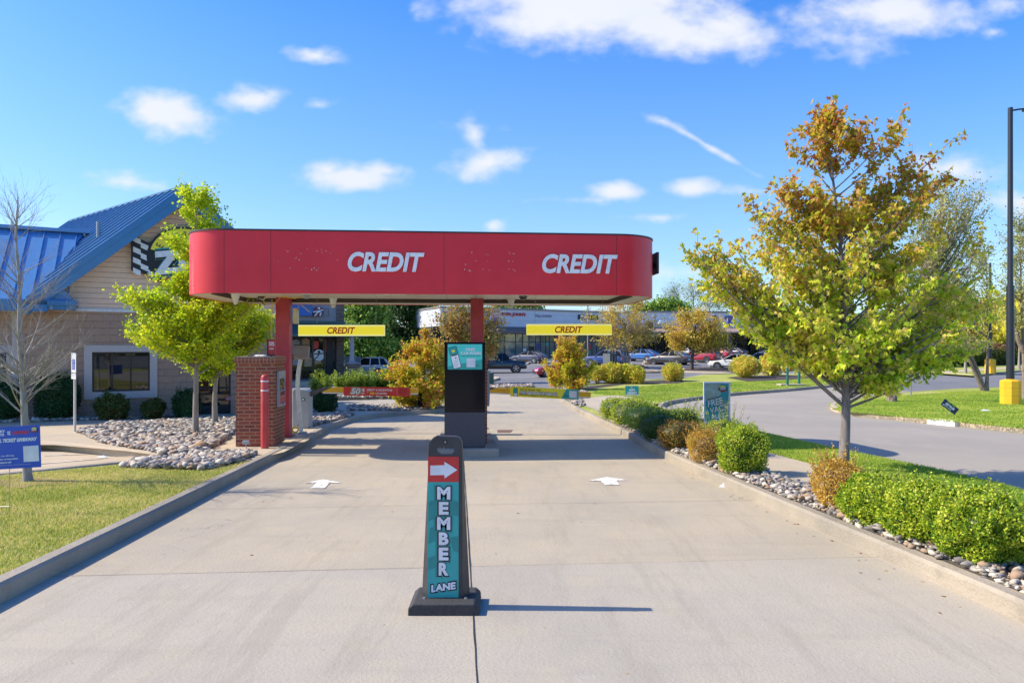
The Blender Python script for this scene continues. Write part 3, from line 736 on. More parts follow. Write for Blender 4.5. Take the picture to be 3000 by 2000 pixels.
def make_tree(name, label, cat, base, trunk, trunk_r, lobes, n_limb, twigs, per_twig, twig_len, leaf_size, shape, mat_l, mat_b, group=None,
              droop=.6, limb_r=.02, spread=.05, rise=.45, leaf_part='crown', seed=1, low=.25, bare=False, bare_sub=0, jitter=1.0, low_frac=None):
    """trunk: points relative to the base; lobes: (x, y, z, rx, ry, rz, weight)"""
    rr = random.Random(seed); root = thing(name, label, cat, base, 0, group)
    tp = [Vector(p) for p in trunk]
    tb = MB(); m = len(tp); n_ = 4
    # smooth trunk
    path = []
    for i in range(m-1):
        for k in range(n_): path.append(tp[i].lerp(tp[i+1], k/n_))
    path.append(tp[-1])
    for _ in range(3): path = [path[0]] + [(path[i-1]+path[i]*2+path[i+1])/4 for i in range(1, len(path)-1)] + [path[-1]]
    H = path[-1].z
    rad = [trunk_r*(1 - .90*(i/(len(path)-1))**.8) * (1.25 if i == 0 else 1) for i in range(len(path))]
    tb.tube(path, rad, 10)
    def trunk_at(z):
        for i in range(len(path)-1):
            if path[i].z <= z <= path[i+1].z:
                t = (z-path[i].z)/max(1e-6, path[i+1].z-path[i].z); return path[i].lerp(path[i+1], t), rad[i]
        return (path[0], rad[0]) if z < path[0].z else (path[-1], rad[-1])
    W = [l[6] for l in lobes]; LP = []
    for i in range(n_limb):
        l = rr.choices(lobes, W)[0]
        while True:
            q = Vector((rr.uniform(-1, 1), rr.uniform(-1, 1), rr.uniform(-1, 1)))
            if .2 < q.length <= 1: break
        q = q * (q.length ** -.35)      # towards the shell
        tgt = Vector((l[0]+q.x*l[3], l[1]+q.y*l[4], l[2]+q.z*l[5]))
        hd = Vector((tgt.x, tgt.y)).length
        z0 = max((low + rr.uniform(-.02, .14))*H, tgt.z - hd*rise*rr.uniform(.8, 1.5) - .1)
        z0 = min(z0, H*.97, max(tgt.z-.1*hd, low*H))
        p0, r0 = trunk_at(z0)
        ctl = p0.lerp(tgt, .5) + Vector((0, 0, -.10*hd*rr.uniform(.2, 1.3))) + Vector((rr.uniform(-1, 1), rr.uniform(-1, 1), 0))*.08*hd
        L = bez(p0, ctl, tgt, 8); r1 = min(r0*.7, limb_r*(.5 + .7*hd))
        tb.tube(L, [r1*(1-.85*k/7) for k in range(8)], 5, cap=False)
        ln = (tgt-p0).length
        for k in range(twigs):
            t = rr.uniform(.35 if not bare else .12, 1.0)**.8; a = L[min(6, int(t*7))].lerp(L[min(7, int(t*7)+1)], t*7 - int(t*7)) if t < 1 else L[-1]
            d = (L[min(7, int(t*7)+1)] - L[max(0, int(t*7)-1)]).normalized()
            d = (d*1.0 + Vector((rr.gauss(0, .6), rr.gauss(0, .6), rr.gauss(.15, .45)))*jitter).normalized()
            tl = twig_len*rr.uniform(.5, 1.3)
            e = a + d*tl
            if not bare or True:
                mid = a.lerp(e, .5) + Vector((rr.uniform(-1, 1), rr.uniform(-1, 1), rr.uniform(-1, 1)))*.07*tl
                tr = max(.0018, r1*.22)
                tb.tube([a, mid, e], [tr, tr*.75, tr*.4], 3, cap=False)
                for q2 in range(bare_sub):
                    t2 = rr.uniform(.3, .95); s = a.lerp(e, t2); d2 = (d + Vector((rr.gauss(0, .5), rr.gauss(0, .5), rr.gauss(.25, .4)))).normalized()
                    tb.tube([s, s + d2*tl*rr.uniform(.25, .5)], [tr*.6, tr*.25], 3, cap=False)
            for q2 in range(per_twig):
                t2 = rr.uniform(.1, 1.08); s = a.lerp(e, t2)
                LP.append((s.x + rr.gauss(0, spread), s.y + rr.gauss(0, spread), s.z + rr.gauss(0, spread)))
    tb.build('trunk', mat_b, root, smooth=True, fix=False)
    if LP: leaves(leaf_part, LP, leaf_size, shape, mat_l, root, droop=droop)
    return root
def make_shrub(name, label, base, rx, ry, rz, n, leaf, mat_l, mat_b, cat='shrub', group=None, power=2.6, rough_=.10, shape=LEAF_OVAL, sprigs=30, sprig_len=.08, core=.72, up=.5, seed=3, lift=.0, stems=14, core_mat=None, flatb=.0):
    rr = random.Random(seed); root = thing(name, label, cat, base, rr.uniform(0, 6.28) if abs(rx-ry) < 1e-6 else 0, group)
    st = np.random.default_rng(seed)
    d = st.normal(size=(n, 3)); d /= np.linalg.norm(d, axis=1, keepdims=True)
    # superellipsoid radius
    a = np.abs(d); rad = (a[:, 0]**power + a[:, 1]**power + a[:, 2]**power)**(-1/power)
    ph = st.random((7, 3))*6.28; fr = st.normal(0, 2.6, (7, 3))
    lump = sum(np.sin(d @ fr[i] * 1.7 + ph[i, 0]) for i in range(7)) / 7
    r = rad*(1 + rough_*2.2*lump)*(1 - np.abs(st.normal(0, .10, n)))
    inner = st.random(n) < .22; r = np.where(inner, r*st.uniform(.7, 1, n), r)
    cz = rz*(1-flatb)
    P = d*r[:, None]*np.array([rx, ry, rz]) + np.array([0, 0, cz+lift])
    P = P[P[:, 2] > .02]
    SP = []
    sb = MB()
    for i in range(stems):
        an = rr.uniform(0, 6.28); q = Vector((math.cos(an)*rx*.6, math.sin(an)*ry*.6, rz*rr.uniform(1.0, 1.5)))
        b0 = Vector((math.cos(an)*rx*.12, math.sin(an)*ry*.12, -.03))
        sb.tube([b0, b0.lerp(q, .5) + Vector((0, 0, -.05)), q], [.012+.01*rz, .01, .004], 5, cap=False)
    for i in range(sprigs):
        dd = Vector((rr.gauss(0, 1), rr.gauss(0, 1), abs(rr.gauss(.7, .7)))).normalized()
        pw = (abs(dd.x)**power + abs(dd.y)**power + abs(dd.z)**power)**(-1/power)
        p = Vector((dd.x*rx*pw, dd.y*ry*pw, dd.z*rz*pw + cz + lift))*.97
        e = p + (dd*.5 + Vector((0, 0, .8)))*sprig_len*rr.uniform(.4, 1.3)
        sb.tube([p*.9, e], [.003, .0015], 3, cap=False)
        for k in range(16):
            q = p.lerp(e, k/15); SP.append((q.x+rr.gauss(0, leaf*.3), q.y+rr.gauss(0, leaf*.3), q.z+rr.gauss(0, leaf*.3)))
    if SP: P = np.concatenate([P, np.array(SP)])
    sb.build('stems', mat_b, root, smooth=True, fix=False)
    if core:
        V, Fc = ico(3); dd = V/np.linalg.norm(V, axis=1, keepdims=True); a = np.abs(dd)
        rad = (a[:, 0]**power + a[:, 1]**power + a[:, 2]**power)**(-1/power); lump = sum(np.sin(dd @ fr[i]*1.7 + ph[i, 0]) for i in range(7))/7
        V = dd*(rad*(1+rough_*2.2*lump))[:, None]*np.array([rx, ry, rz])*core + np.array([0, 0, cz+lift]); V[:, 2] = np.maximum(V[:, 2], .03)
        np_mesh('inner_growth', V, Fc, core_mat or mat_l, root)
    leaves('foliage', P, leaf, shape, mat_l, root, droop=0, up=np.array([0, 0, up*.5]))
    return root

# ------------------------------------------------------------------ shared paints
M_red = M('canopy_red', (.80, .028, .042), (.72, .022, .034), scale=.8, rough=.42, spec=.35, coat=.08)
M_red2 = M('column_red', (.48, .05, .07), (.40, .04, .055), scale=3, rough=.45)
M_white = M('white_plastic', (.78, .79, .80), rough=.45)
M_black = M('black_plastic', (.018, .018, .02), (.03, .03, .032), scale=6, rough=.42)
M_beige = M('beige_enamel', (.68, .61, .51), (.62, .56, .47), scale=2, rough=.5)
M_brown = M('brown_enamel', (.06, .045, .035), rough=.5)
M_yellow = M('sign_yellow', (.95, .84, .035), (.93, .80, .03), scale=3, rough=.4)
M_paleyel = M('pale_yellow_trim', (.95, .90, .35), rough=.4)
M_orange = M('sign_orange_red', (.68, .05, .015), rough=.45)
M_teal = M('sign_teal', hexc(52, 168, 160), hexc(46, 156, 150), scale=3, rough=.4)
M_teal2 = M('sign_dark_teal', hexc(38, 140, 135), rough=.4)
M_signred = M('sign_red', hexc(205, 52, 48), rough=.42)
M_ink = M('ink_black', (.012, .012, .016), rough=.5)
M_steel = M('brushed_steel', (.45, .45, .46), (.36, .36, .37), scale=10, rough=.3, metal=.9)
M_chrome = M('chrome_pipe', (.72, .71, .70), rough=.38, metal=.85)
M_grey = M('light_grey_metal', (.36, .38, .39), (.32, .34, .35), scale=4, rough=.4)
M_dgrey = M('dark_grey_metal', (.075, .075, .085), (.06, .06, .07), scale=60, rough=.5, spec=.3)
M_wire = M('galvanised_wire', (.4, .4, .4), rough=.4, metal=.6)
M_cable = M('yellow_cable', (.85, .55, .02), rough=.4)
M_kbrick = mat_brick('kiosk_brick', (.36, .095, .06), (.15, .055, .055), (.42, .27, .14), .203, .0675, .011, var=(.34, .09, .06), bmp=.008, nb=.003)
M_ksold = mat_brick('soldier_brick', (.33, .085, .06), (.24, .065, .055), (.42, .27, .15), .0675, .203, .010, offset=0.0, bmp=.008, nb=.003)
M_blacktop = M('cream_white', (.72, .70, .62), rough=.5)
LZ = math.atan(.0797)
def rz_pt(o, rz, x, y, z=0):
    return Vector((o[0] + x*math.cos(rz) - y*math.sin(rz), o[1] + x*math.sin(rz) + y*math.cos(rz), z))
def pl(o, rz, u, v, off=0.0):
    """x and z (world height) in a wall frame: o origin, wall turned by rz, off metres behind the wall"""
    n = Vector((-math.sin(rz), math.cos(rz))); c = n.dot(Vector((o[0], o[1]))) + off
    a = (u-CU)/F; d = c/(n.x*a + n.y); p = Vector((a*d, d)) - Vector((o[0], o[1]))
    return p.x*math.cos(rz) + p.y*math.sin(rz), EYE - (v-HV)/F*d

# ------------------------------------------------------------------ canopy
def build_canopy():
    O = (-1.55, 12.25, 0); c = thing('drive_through_canopy', 'long red canopy with rounded ends over the two washing lanes', 'canopy', O, LZ)
    hw, dp, rad, z0, z1 = 4.36, 3.15, .84, 2.62, 3.72
    def ring(inset, n=14):
        L = []; r = max(rad-inset, .05); x0, x1, y0, y1 = -hw+inset, hw-inset, inset, dp-inset
        for (cx, cy, a0) in ((x1-r, y0+r, -90), (x1-r, y1-r, 0), (x0+r, y1-r, 90), (x0+r, y0+r, 180)):
            for k in range(n+1):
                a = R(a0 + 90*k/n); L.append((cx+r*math.cos(a), cy+r*math.sin(a)))
        return L
    def wall(a, b, za, zb):
        mb = MB(); n = len(a)
        mb.add([(p[0], p[1], za) for p in a] + [(p[0], p[1], zb) for p in b], [(i, (i+1) % n, n+(i+1) % n, n+i) for i in range(n)]); return mb
    o0, o1 = ring(0), ring(.035); mb = MB(); n = len(o0)
    V = [(p[0], p[1], z0) for p in o0] + [(p[0], p[1], z1) for p in o0] + [(p[0], p[1], z1) for p in o1] + [(p[0], p[1], z0) for p in o1]
    mb.add(V, [(k*n+i, k*n+(i+1) % n, ((k+1) % 4)*n+(i+1) % n, ((k+1) % 4)*n+i) for k in range(4) for i in range(n)])
    f = mb.build('fascia', M_red, c, smooth=True)
    mb = MB(); T = ring(-.012); T2 = ring(.06)
    V = [(p[0], p[1], z1+.002) for p in T] + [(p[0], p[1], z1+.03) for p in T] + [(p[0], p[1], z1+.03) for p in T2] + [(p[0], p[1], z1+.002) for p in T2]
    mb.add(V, [(k*n+i, k*n+(i+1) % n, ((k+1) % 4)*n+(i+1) % n, ((k+1) % 4)*n+i) for k in range(4) for i in range(n)])
    mb.build('coping', M_brown, c, smooth=True)
    I0 = ring(.037); I1 = []
    for (cx, cy, a0) in ((hw-.97, .67, -90), (hw-.48, 2.69, 0), (-hw+.48, 2.69, 90), (-hw+.97, .67, 180)):
        rr_i = .55 if cy < 1 else .06
        for k in range(15): a = R(a0+90*k/14); I1.append((cx+rr_i*math.cos(a), cy+rr_i*math.sin(a)))
    mb = MB(); mb.add([(p[0], p[1], z0+.008) for p in I0] + [(p[0], p[1], z0+.02) for p in I1], [(i, (i+1) % n, n+(i+1) % n, n+i) for i in range(n)])
    mb.build('bottom_lip', M_beige, c)
    wall(I1, I1, z0+.02, z0+.12).build('inner_band', M_brown, c)
    # soffit of long trays
    sb = MB(); x = -hw+.44
    y0, y1 = .07, 2.77; k = 0
    while x < hw-.45:
        x2 = min(x+.61, hw-.44); ins = .9 if (x < -hw+.5 or x2 > hw-.5) else 0
        sb.box(x+.004, x2-.004, y0+.05+ins*.6, y1-.02, z0+.108+.002*(k % 2), z0+.18); x = x2; k += 1
    sb.box(-hw+.43, hw-.43, .72, 2.73, z0+.185, z0+.2)
    sb.build('soffit', M_beige, c)
    rb = MB(); rb.add([(p[0], p[1], z1-.04) for p in ring(.05)], [tuple(range(len(ring(.05))))]); rb.build('roof_deck', M_grey, c, fix=False)
    jm = M('panel_seam', (.10, .008, .012), rough=.6)
    for s in (-3.51, -2.71, .33, 3.48):
        MB().box(s-.003, s+.003, -.0015, .002, z0, z1).build('panel_seam', jm, c)
    # white letters standing off the fascia
    for (a, b) in ((-1.37, -.02), (2.10, 3.49)):
        letters(c, 'CREDIT', a, b, 3.01, 3.36, -.042, M('letter_white', (.93, .93, .93), rough=.5), thick=.022, shear=.22, bold=.034, name='letter_row')
    # screw holes of a removed sign
    random.seed(5); hm = M('bare_primer', (.6, .5, .45), rough=.7)
    for (cx, w) in ((-2.05, .55), (1.15, .5)):
        for k in range(22):
            px = cx + random.uniform(-w, w); pz = random.choice([3.36, 3.2, 3.05]) + random.gauss(0, .02); r = random.choice([.006, .008, .011])
            MB().prism([(px + r*math.cos(a*1.05), pz + r*math.sin(a*1.05)) for a in range(6)], -.0035, .001).build('screw_hole', hm, c)
    # lights
    lm = M('lamp_lens', (.85, .85, .8), rough=.25)
    for (x, y) in ((-.72, 1.0), (2.9, 1.0)):
        fr = MB().box(x-.3, x+.3, y-.17, y+.17, z0+.07, z0+.107).build('light_fixture', M_white, c, bevel=.02)
        MB().box(x-.2, x+.2, y-.1, y+.1, z0+.058, z0+.07).build('lens', lm, fr)
    # speaker box on the left column side
    return c
canopy = build_canopy()
def column(loc, label, cut=None):
    z = g(loc[0], loc[1]) + .14
    t = thing('canopy_column', label, 'column', (loc[0], loc[1], z), LZ)
    top = 2.725 - z
    mb = MB(); w = .14
    mb.box(-w, w, -w, w, .02, top); mb.build('shaft', M_red2, t, bevel=.006)
    MB().box(-.19, .19, -.19, .19, 0, .022).build('base_plate', M_red2, t)
    MB().box(-.22, .22, -.2, .2, top, top+.012).build('cap_plate', M_beige, t)
    return t
c1 = column((-4.86, 14.55), 'red square canopy column standing behind the left brick kiosk')
c2 = column((-.765, 14.9), 'red square canopy column behind the tall black display')

# small devices under the canopy
def cone_cam(u, v, dd, label, s=.17, eyes=False):
    a = (u-CU)/F; x, y = a*dd, dd; z = 2.73
    t = thing('security_camera', label, 'security camera', (x, y, z), LZ)
    MB().lathe([(s*.42, -.0), (s*.42, -.035), (s*.36, -.05), (s*.32, -.10), (s*.26, -.13)], n=18).build('housing', M_white, t, smooth=True)
    if eyes:
        MB().lathe([(s*.26, -.13), (s*.27, -.16), (s*.22, -.195), (s*.10, -.215)], n=18).build('turret', M_white, t, smooth=True)
        [MB().cyl((q, -s*.255, -.165), (q, -s*.275, -.165), .010, n=10).build('lens', M_ink, t) for q in (-.022, .022)]
    else:
        MB().lathe([(s*.26, -.13), (s*.22, -.17), (s*.14, -.22), (s*.05, -.235)], n=18).build('dome', M_white, t, smooth=True)
    return t
cone_cam(690, 870, 13.2, 'white cone shaped camera under the left end of the canopy', .22)
cone_cam(976, 880, 14.6, 'white turret camera under the canopy right of the left column', .2, True)
cone_cam(1497, 880, 14.9, 'white turret camera under the canopy above the right lane', .2, True)
def dome_cam(u, dd, label, dark):
    a = (u-CU)/F; t = thing('dome_camera', label, 'security camera', (a*dd, dd, 2.73), LZ)
    MB().lathe([(.11, 0), (.11, -.03), (.10, -.04)], n=20).build('mount', M_white, t, smooth=True)
    MB().lathe([(.085, -.04), (.08, -.07), (.06, -.1), (.03, -.115)], n=20).build('dome', dark, t, smooth=True)
dome_cam(897, 13.3, 'white dome camera beside the left chain of the left yellow sign', M_grey)
dome_cam(1533, 13.6, 'dome camera with a dark cover over the right lane', mat_glass('smoked_dome', (.03, .02, .02)))

def hanging_sign(u0, u1, v0, v1, dd, us, label):
    xa, xb = (u0-CU)/F*dd, (u1-CU)/F*dd; w = (xb-xa); zc0 = EYE - (v1-HV)/F*dd; zc1 = EYE - (v0-HV)/F*dd
    t = thing('hanging_sign', label, 'hanging sign', ((xa+xb)/2, dd, zc0), 0.0, 'yellow signs hung over the lanes'); h = zc1-zc0
    MB().box(-w/2, w/2, 0, .055, 0, h).build('sign_box', M('added_glow_pale_yellow', (.95, .90, .35), rough=.4, emit=.22), t, bevel=.004)  # glow added to box and face to brighten them under the canopy
    MB().box(-w/2+.005, w/2-.012, -.003, .001, h*.13, h*.86).build('sign_face', M('added_glow_yellow', (.95, .80, .03), (.93, .78, .03), scale=3, rough=.4, emit=.22), t)
    letters(t, 'CREDIT', -w*.165, w*.16, h*.2, h*.8, -.006, M_orange, thick=.004, shear=.22, bold=.03)
    for uu in us:
        x = (uu-CU)/F*dd - (xa+xb)/2; zt = 2.73 - zc0; ch = MB(); z = h + .012; k = 0
        while z < zt - .02:
            pts_ = [Vector((x + (.007*math.cos(a) if k % 2 else 0), .027 + (0 if k % 2 else .007*math.cos(a)), z + .014 + .016*math.sin(a))) for a in [i*math.pi/4 for i in range(9)]]
            ch.tube(pts_, .0022, 4, cap=False); z += .026; k += 1
        ch.build('chain', M_wire, t)
    return t
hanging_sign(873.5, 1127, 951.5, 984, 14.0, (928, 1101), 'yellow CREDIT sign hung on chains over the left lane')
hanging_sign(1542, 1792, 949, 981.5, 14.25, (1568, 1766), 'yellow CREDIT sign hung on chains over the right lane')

# loose yellow cable and junction mess under the soffit
t = thing('loose_cable', 'yellow cable drooping under the canopy and running down beside the left column', 'cable', (-5.1, 14.2, 2.75), 0)
mb = MB()
mb.tube([Vector(p) for p in ((-.05, 0, -.05), (.08, -.05, .02), (.25, -.1, .01), (.45, -.12, -.05), (.62, -.1, -.07), (.8, -.1, -.02), (.95, -.1, .05))], .011, 6)
mb.tube([Vector((.06 + .012*math.sin(i*1.3), .12 + .01*math.cos(i), -.08 - i*.165)) for i in range(8)], .009, 6)
mb.tube([Vector(p) for p in ((-.1, 0, -.02), (-.02, -.02, -.2), (.08, 0, -.24), (.2, .02, -.13), (.3, 0, -.02), (.36, 0, -.06))], .006, 5)
mb.build('yellow_cable', M_cable, t, smooth=True, fix=False)
mb = MB(); mb.tube([Vector(p) for p in ((-.15, 0, -.03), (-.05, -.05, .0), (.1, -.05, .02), (.4, -.02, .02), (.6, 0, .02))], .012, 6)
mb.tube([Vector(p) for p in ((-.15, 0, -.06), (-.08, 0, -.1), (-.02, 0, -.04))], .012, 6); mb.build('white_cable', M_white, t, smooth=True, fix=False)
mb = MB(); mb.tube([Vector(p) for p in ((-.12, 0, -.04), (-.1, .01, -.15), (-.05, .02, -.2))], .012, 6); mb.box(-.17, -.05, -.05, .05, -.05, .0); mb.build('junction_box', M_black, t)

# ------------------------------------------------------------------ payment kiosks
def terminal(parent, x, y0, y1, z0, z1):
    """pay station set in the +x side of a pillar"""
    def ux(a, b, p, q, r0, r1): return MB().box(a, b, p, q, r0, r1)
    w = y1-y0; h = z1-z0
    f = ux(x+.002, x+.05, y0, y1, z0, z1).build('pay_station', M_grey, parent, bevel=.006)
    ux(x+.048, x+.056, y0+.08*w, y0+.72*w, z0+.45*h, z0+.78*h).build('screen', mat_or('screen_glass'), f)
    ux(x+.048, x+.054, y0+.05*w, y0+.93*w, z0+.06*h, z0+.27*h).build('red_plate', M_signred, f, bevel=.01)
    ux(x+.048, x+.055, y0+.05*w, y0+.93*w, z0+.29*h, z0+.42*h).build('card_reader', M_signred, f)
    kb = MB()
    for i in range(3):
        for j in range(2): kb.box(x+.054, x+.062, y0+(.2+.22*i)*w, y0+(.34+.22*i)*w, z0+(.31+.06*j)*h, z0+(.355+.06*j)*h)
    kb.build('keypad', M_black, f)
    rg = MB(); n = 24
    rg.tube([Vector((x+.054, y0+.5*w+.46*w*math.cos(a*6.283/n), z0+.43*h+.38*h*math.sin(a*6.283/n))) for a in range(n+1)], .006, 5, cap=False); rg.build('ring', M('ring_blue_grey', (.2, .25, .3)), f)
    ux(x+.056, x+.06, y0+.4*w, y0+.6*w, z0+.06*h, z0+.14*h).build('bill_slot', M('blue_slot', (.05, .12, .3)), f)
    return f
def mat_or(n):
    return MATS[n] if n in MATS else mat_glass(n, (.03, .05, .05))
def brick_kiosk(o, w, d, h, label):
    z = g(o[0], o[1]) + .135
    t = thing('brick_kiosk', label, 'payment kiosk', (o[0], o[1], z), LZ)
    MB().box(-w/2, w/2, 0, d, 0, h-.10).build('brick_pillar', M_kbrick, t)
    cp = MB().box(-w/2-.022, w/2+.022, -.022, d+.022, h-.10, h).build('brick_cap', M_ksold, t)
    MB().box(-w/2-.01, w/2+.01, -.01, d+.01, h+.001, h+.02).build('cap_slab', M_kerb, t)
    terminal(t, w/2, .14, .62, .72, 1.40)
    return t, z
k1, kz1 = brick_kiosk((-4.815, 12.8), .71, .76, 1.66, 'red brick payment kiosk left of the left lane')
k2, kz2 = brick_kiosk((-.835, 13.05), .72, .8, 1.66, 'red brick payment kiosk mostly hidden behind the black display')
# things on the left kiosk
t = thing('kiosk_top_sign', 'small black framed red sign standing on the left brick kiosk', 'sign', tuple(rz_pt((-4.815, 12.8), LZ, .21, .3, kz1+1.68)), LZ + .35)
MB().box(-.02, .02, -.06, .06, 0, .012).build('foot', M_black, t)
MB().box(-.075, .075, -.02, .025, .01, .33).build('frame', M_black, t, bevel=.005)
MB().box(-.05, .068, -.024, -.019, .03, .315).build('poster', M_signred, t)
letters(t, '50%', -.04, .06, .20, .28, -.026, M_white, thick=.002, bold=.03)
letters(t, 'FIRST', -.03, .05, .13, .16, -.026, M_white, thick=.002, bold=.03)
t = thing('paper_scraps', 'crumpled white paper and a dark rag lying on the left brick kiosk', 'litter', tuple(rz_pt((-4.815, 12.8), LZ, -.03, .3, kz1+1.682)), LZ)
mb = MB(); random.seed(3)
for i in range(7):
    x = random.uniform(-.05, .16); mb.obox((x, random.uniform(-.05, .05), .012), (.025, .01, .004), (-.01, .02, .01), (0, 0, .006))
mb.build('paper', M_white, t)
mb = MB(); mb.obox((-.15, 0, .012), (.05, .01, .006), (-.01, .03, .006), (0, 0, .01)); mb.build('rag', M('navy_rag', (.03, .04, .08)), t, bevel=.005)

# island under the middle kiosk
def kiosk_island():
    z0 = 0
    P = [Vector((-1.36, 12.15)), Vector((-.235, 12.24)), Vector((-.56, 16.45)), Vector((-1.68, 16.36))]
    V = []; 
    mb = MB()
    def ringz(ins, h):
        L = []
        c = sum(P, Vector((0, 0)))/4
        for p in P:
            q = p + (c-p).normalized()*ins; L.append((q.x, q.y, g(q.x, q.y)+h))
        return L
    V = ringz(0, -.03) + ringz(0, .135) + ringz(.02, .15)
    mb.add(V, [(k*4+i, k*4+(i+1) % 4, (k+1)*4+(i+1) % 4, (k+1)*4+i) for k in range(2) for i in range(4)] + [(8, 9, 10, 11)])
    o = mb.build('kiosk_island', M_kerb); tag(o, 'raised concrete island between the two lanes', 'traffic island')
kiosk_island()

# black display in front of the middle kiosk
def display():
    d = 12.36; x0, x1 = (1302-CU)/F*d, (1421.5-CU)/F*d; zb = g(-.85, d)+.15; w = x1-x0
    t = thing('menu_display', 'tall black digital menu display with a teal screen area on top', 'display', ((x0+x1)/2, d, zb), .03)
    H = EYE - (1002-HV)/F*d - zb; px = H/311.0
    gz = lambda v: H - (v-1002)*px
    MB().box(-w/2, w/2, .012, .22, 0.0, H).build('cabinet', M_black, t, bevel=.006)
    MB().box(-w/2+.004, w/2-.004, -.006, .011, .02, gz(1208)).build('lower_panel', M_dgrey, t, bevel=.004)
    MB().box(-w/2+.004, w/2-.004, -.002, .011, gz(1206.5), H-.004).build('glass_panel', mat_glass('display_glass', (.004, .004, .008), .12, ior=1.35), t)
    MB().box(-w/2-.03, w/2+.02, -.04, .25, -.002, .012).build('base_plate', M_steel, t)
    sx0, sx1, sz0, sz1 = -w/2+.06, w/2-.055, gz(1082), gz(1008)
    sw = sx1-sx0; sh = sz1-sz0; X = lambda a: sx0+a*sw; Z = lambda b: sz1-b*sh
    lit = M('screen_teal', hexc(70, 190, 180), hexc(66, 184, 175), scale=3, rough=.4, emit=.10)
    s = MB().box(sx0, sx1, -.006, -.0025, sz0, sz1).build('screen', lit, t)
    yf = -.0075
    MB().prism([(X(0), Z(1)), (X(1), Z(1)), (X(1), Z(.6)), (X(0), Z(.88))], yf, -.0062).build('screen_wave', M('screen_teal_dark', hexc(45, 160, 150), rough=.4, emit=.05), s)
    def rot(pts_, a, c):
        return [(c[0]+(p[0]-c[0])*math.cos(a)-(p[1]-c[1])*math.sin(a), c[1]+(p[0]-c[0])*math.sin(a)+(p[1]-c[1])*math.cos(a)) for p in pts_]
    cx, cz = X(.21), Z(.53)
    def rr_(x0, x1, z0, z1, r=.012):
        L = []
        for (px_, pz_, a0) in ((x1-r, z0+r, -90), (x1-r, z1-r, 0), (x0+r, z1-r, 90), (x0+r, z0+r, 180)):
            for k in range(5): a = R(a0+22.5*k); L.append((px_+r*math.cos(a), pz_+r*math.sin(a)))
        return L
    tl = R(14)
    MB().prism(rot(rr_(cx-.075, cx+.075, cz-.2, cz+.2, .02), tl, (cx, cz)), yf-.003, yf).build('phone_picture', M_ink, s)
    MB().prism(rot(rr_(cx-.066, cx+.066, cz-.19, cz+.19, .016), tl, (cx, cz)), yf-.0045, yf-.003).build('phone_screen', M('screen_white', (.75, .8, .82), emit=.05), s)
    MB().prism(rot(rr_(cx-.066, cx+.066, cz+.04, cz+.19, .014), tl, (cx, cz)), yf-.0055, yf-.0045).build('phone_header', M_teal, s)
    a = MB(); a.prism(rot(rr_(cx-.05, cx+.05, cz+.035, cz+.055, .004), tl, (cx, cz)), yf-.0065, yf-.0056)
    for k in range(4): a.prism(rot([(cx-.05, cz-.06-k*.03), (cx+.045, cz-.06-k*.03), (cx+.045, cz-.063-k*.03), (cx-.05, cz-.063-k*.03)], tl, (cx, cz)), yf-.0055, yf-.0046)
    a.build('phone_text', M_ink, s)
    MB().prism(rot([(cx + .03*math.cos(q*.52), cz+.12+.026*math.sin(q*.52)) for q in range(12)], tl, (cx, cz)), yf-.007, yf-.0056).build('phone_emblem', M_yellow, s)
    MB().prism(rot([(cx + .012*math.cos(q*.52)+.012, cz-.01+.014*math.sin(q*.52)) for q in range(12)], tl, (cx, cz)), yf-.007, yf-.0046).build('phone_photo', M_signred, s)
    letters(s, 'FREE', X(.53), X(.8), Z(.265), Z(.155), yf-.002, M_white, .003, bold=.05)
    letters(s, 'CAR WASH', X(.38), X(.955), Z(.41), Z(.30), yf-.002, M_white, .003, bold=.05)
    letters(s, 'WHEN YOU DOWNLOAD THE APP', X(.39), X(.95), Z(.475), Z(.445), yf-.002, M_ink, .003, bold=.03)
    MB().box(X(.545), X(.80), yf-.002, yf, Z(.91), Z(.56)).build('white_square', M_white, s)
    letters(s, 'MEMBERS ONLY', X(.82), X(.92), Z(.86), Z(.83), yf-.002, M_ink, .003, bold=.02)
    # bollard cap standing behind
    return t
display()
t = thing('utility_box', 'small green metal box beside the middle kiosk', 'utility box', tuple(rz_pt((-.835, 13.05), LZ, .44, .5, kz2+1.13)), LZ)
MB().box(-.05, .07, -.1, .1, 0, .22).build('box', M('green_enamel', (.08, .17, .12), rough=.5), t, bevel=.01)
MB().lathe([(.03, .22), (.028, .25), (.01, .262)], n=12).build('cap', M_white, t, smooth=True)
# red bollard and stake at the left kiosk
def bollard(o, label):
    z = g(*o)+.135; t = thing('bollard', label, 'bollard', (o[0], o[1], z), 0)
    m = M('bollard_red', (.55, .035, .035), (.60, .07, .07), scale=2, rough=.4)
    MB().lathe([(.069, 0), (.069, 1.275), (.062, 1.315), (.045, 1.338), (.02, 1.345)], n=28).build('sleeve', m, t, smooth=True)
    for zz in (1.225, 1.055):
        MB().lathe([(.0695, zz-.011), (.0715, zz-.009), (.0715, zz+.009), (.0695, zz+.011)], n=28).build('reflective_band', M_white, t, smooth=True)
    MB().lathe([(.0695, 1.174), (.0705, 1.175), (.0705, 1.178), (.0695, 1.179)], n=28).build('seam_ring', M('faded_red', (.6, .2, .15)), t)
bollard((-4.545, 12.55), 'red bollard with two white bands in front of the left brick kiosk')
p = at(721, 1313, .13)
t = thing('meter_stake', 'small grey box on a short stake at the left brick kiosk', 'utility box', tuple(p), .1)
MB().cyl((0, 0, 0), (0, 0, .13), .01).build('stake', M_grey, t)
MB().box(-.06, .06, -.03, .03, .08, .145).build('box', M_grey, t, bevel=.006)

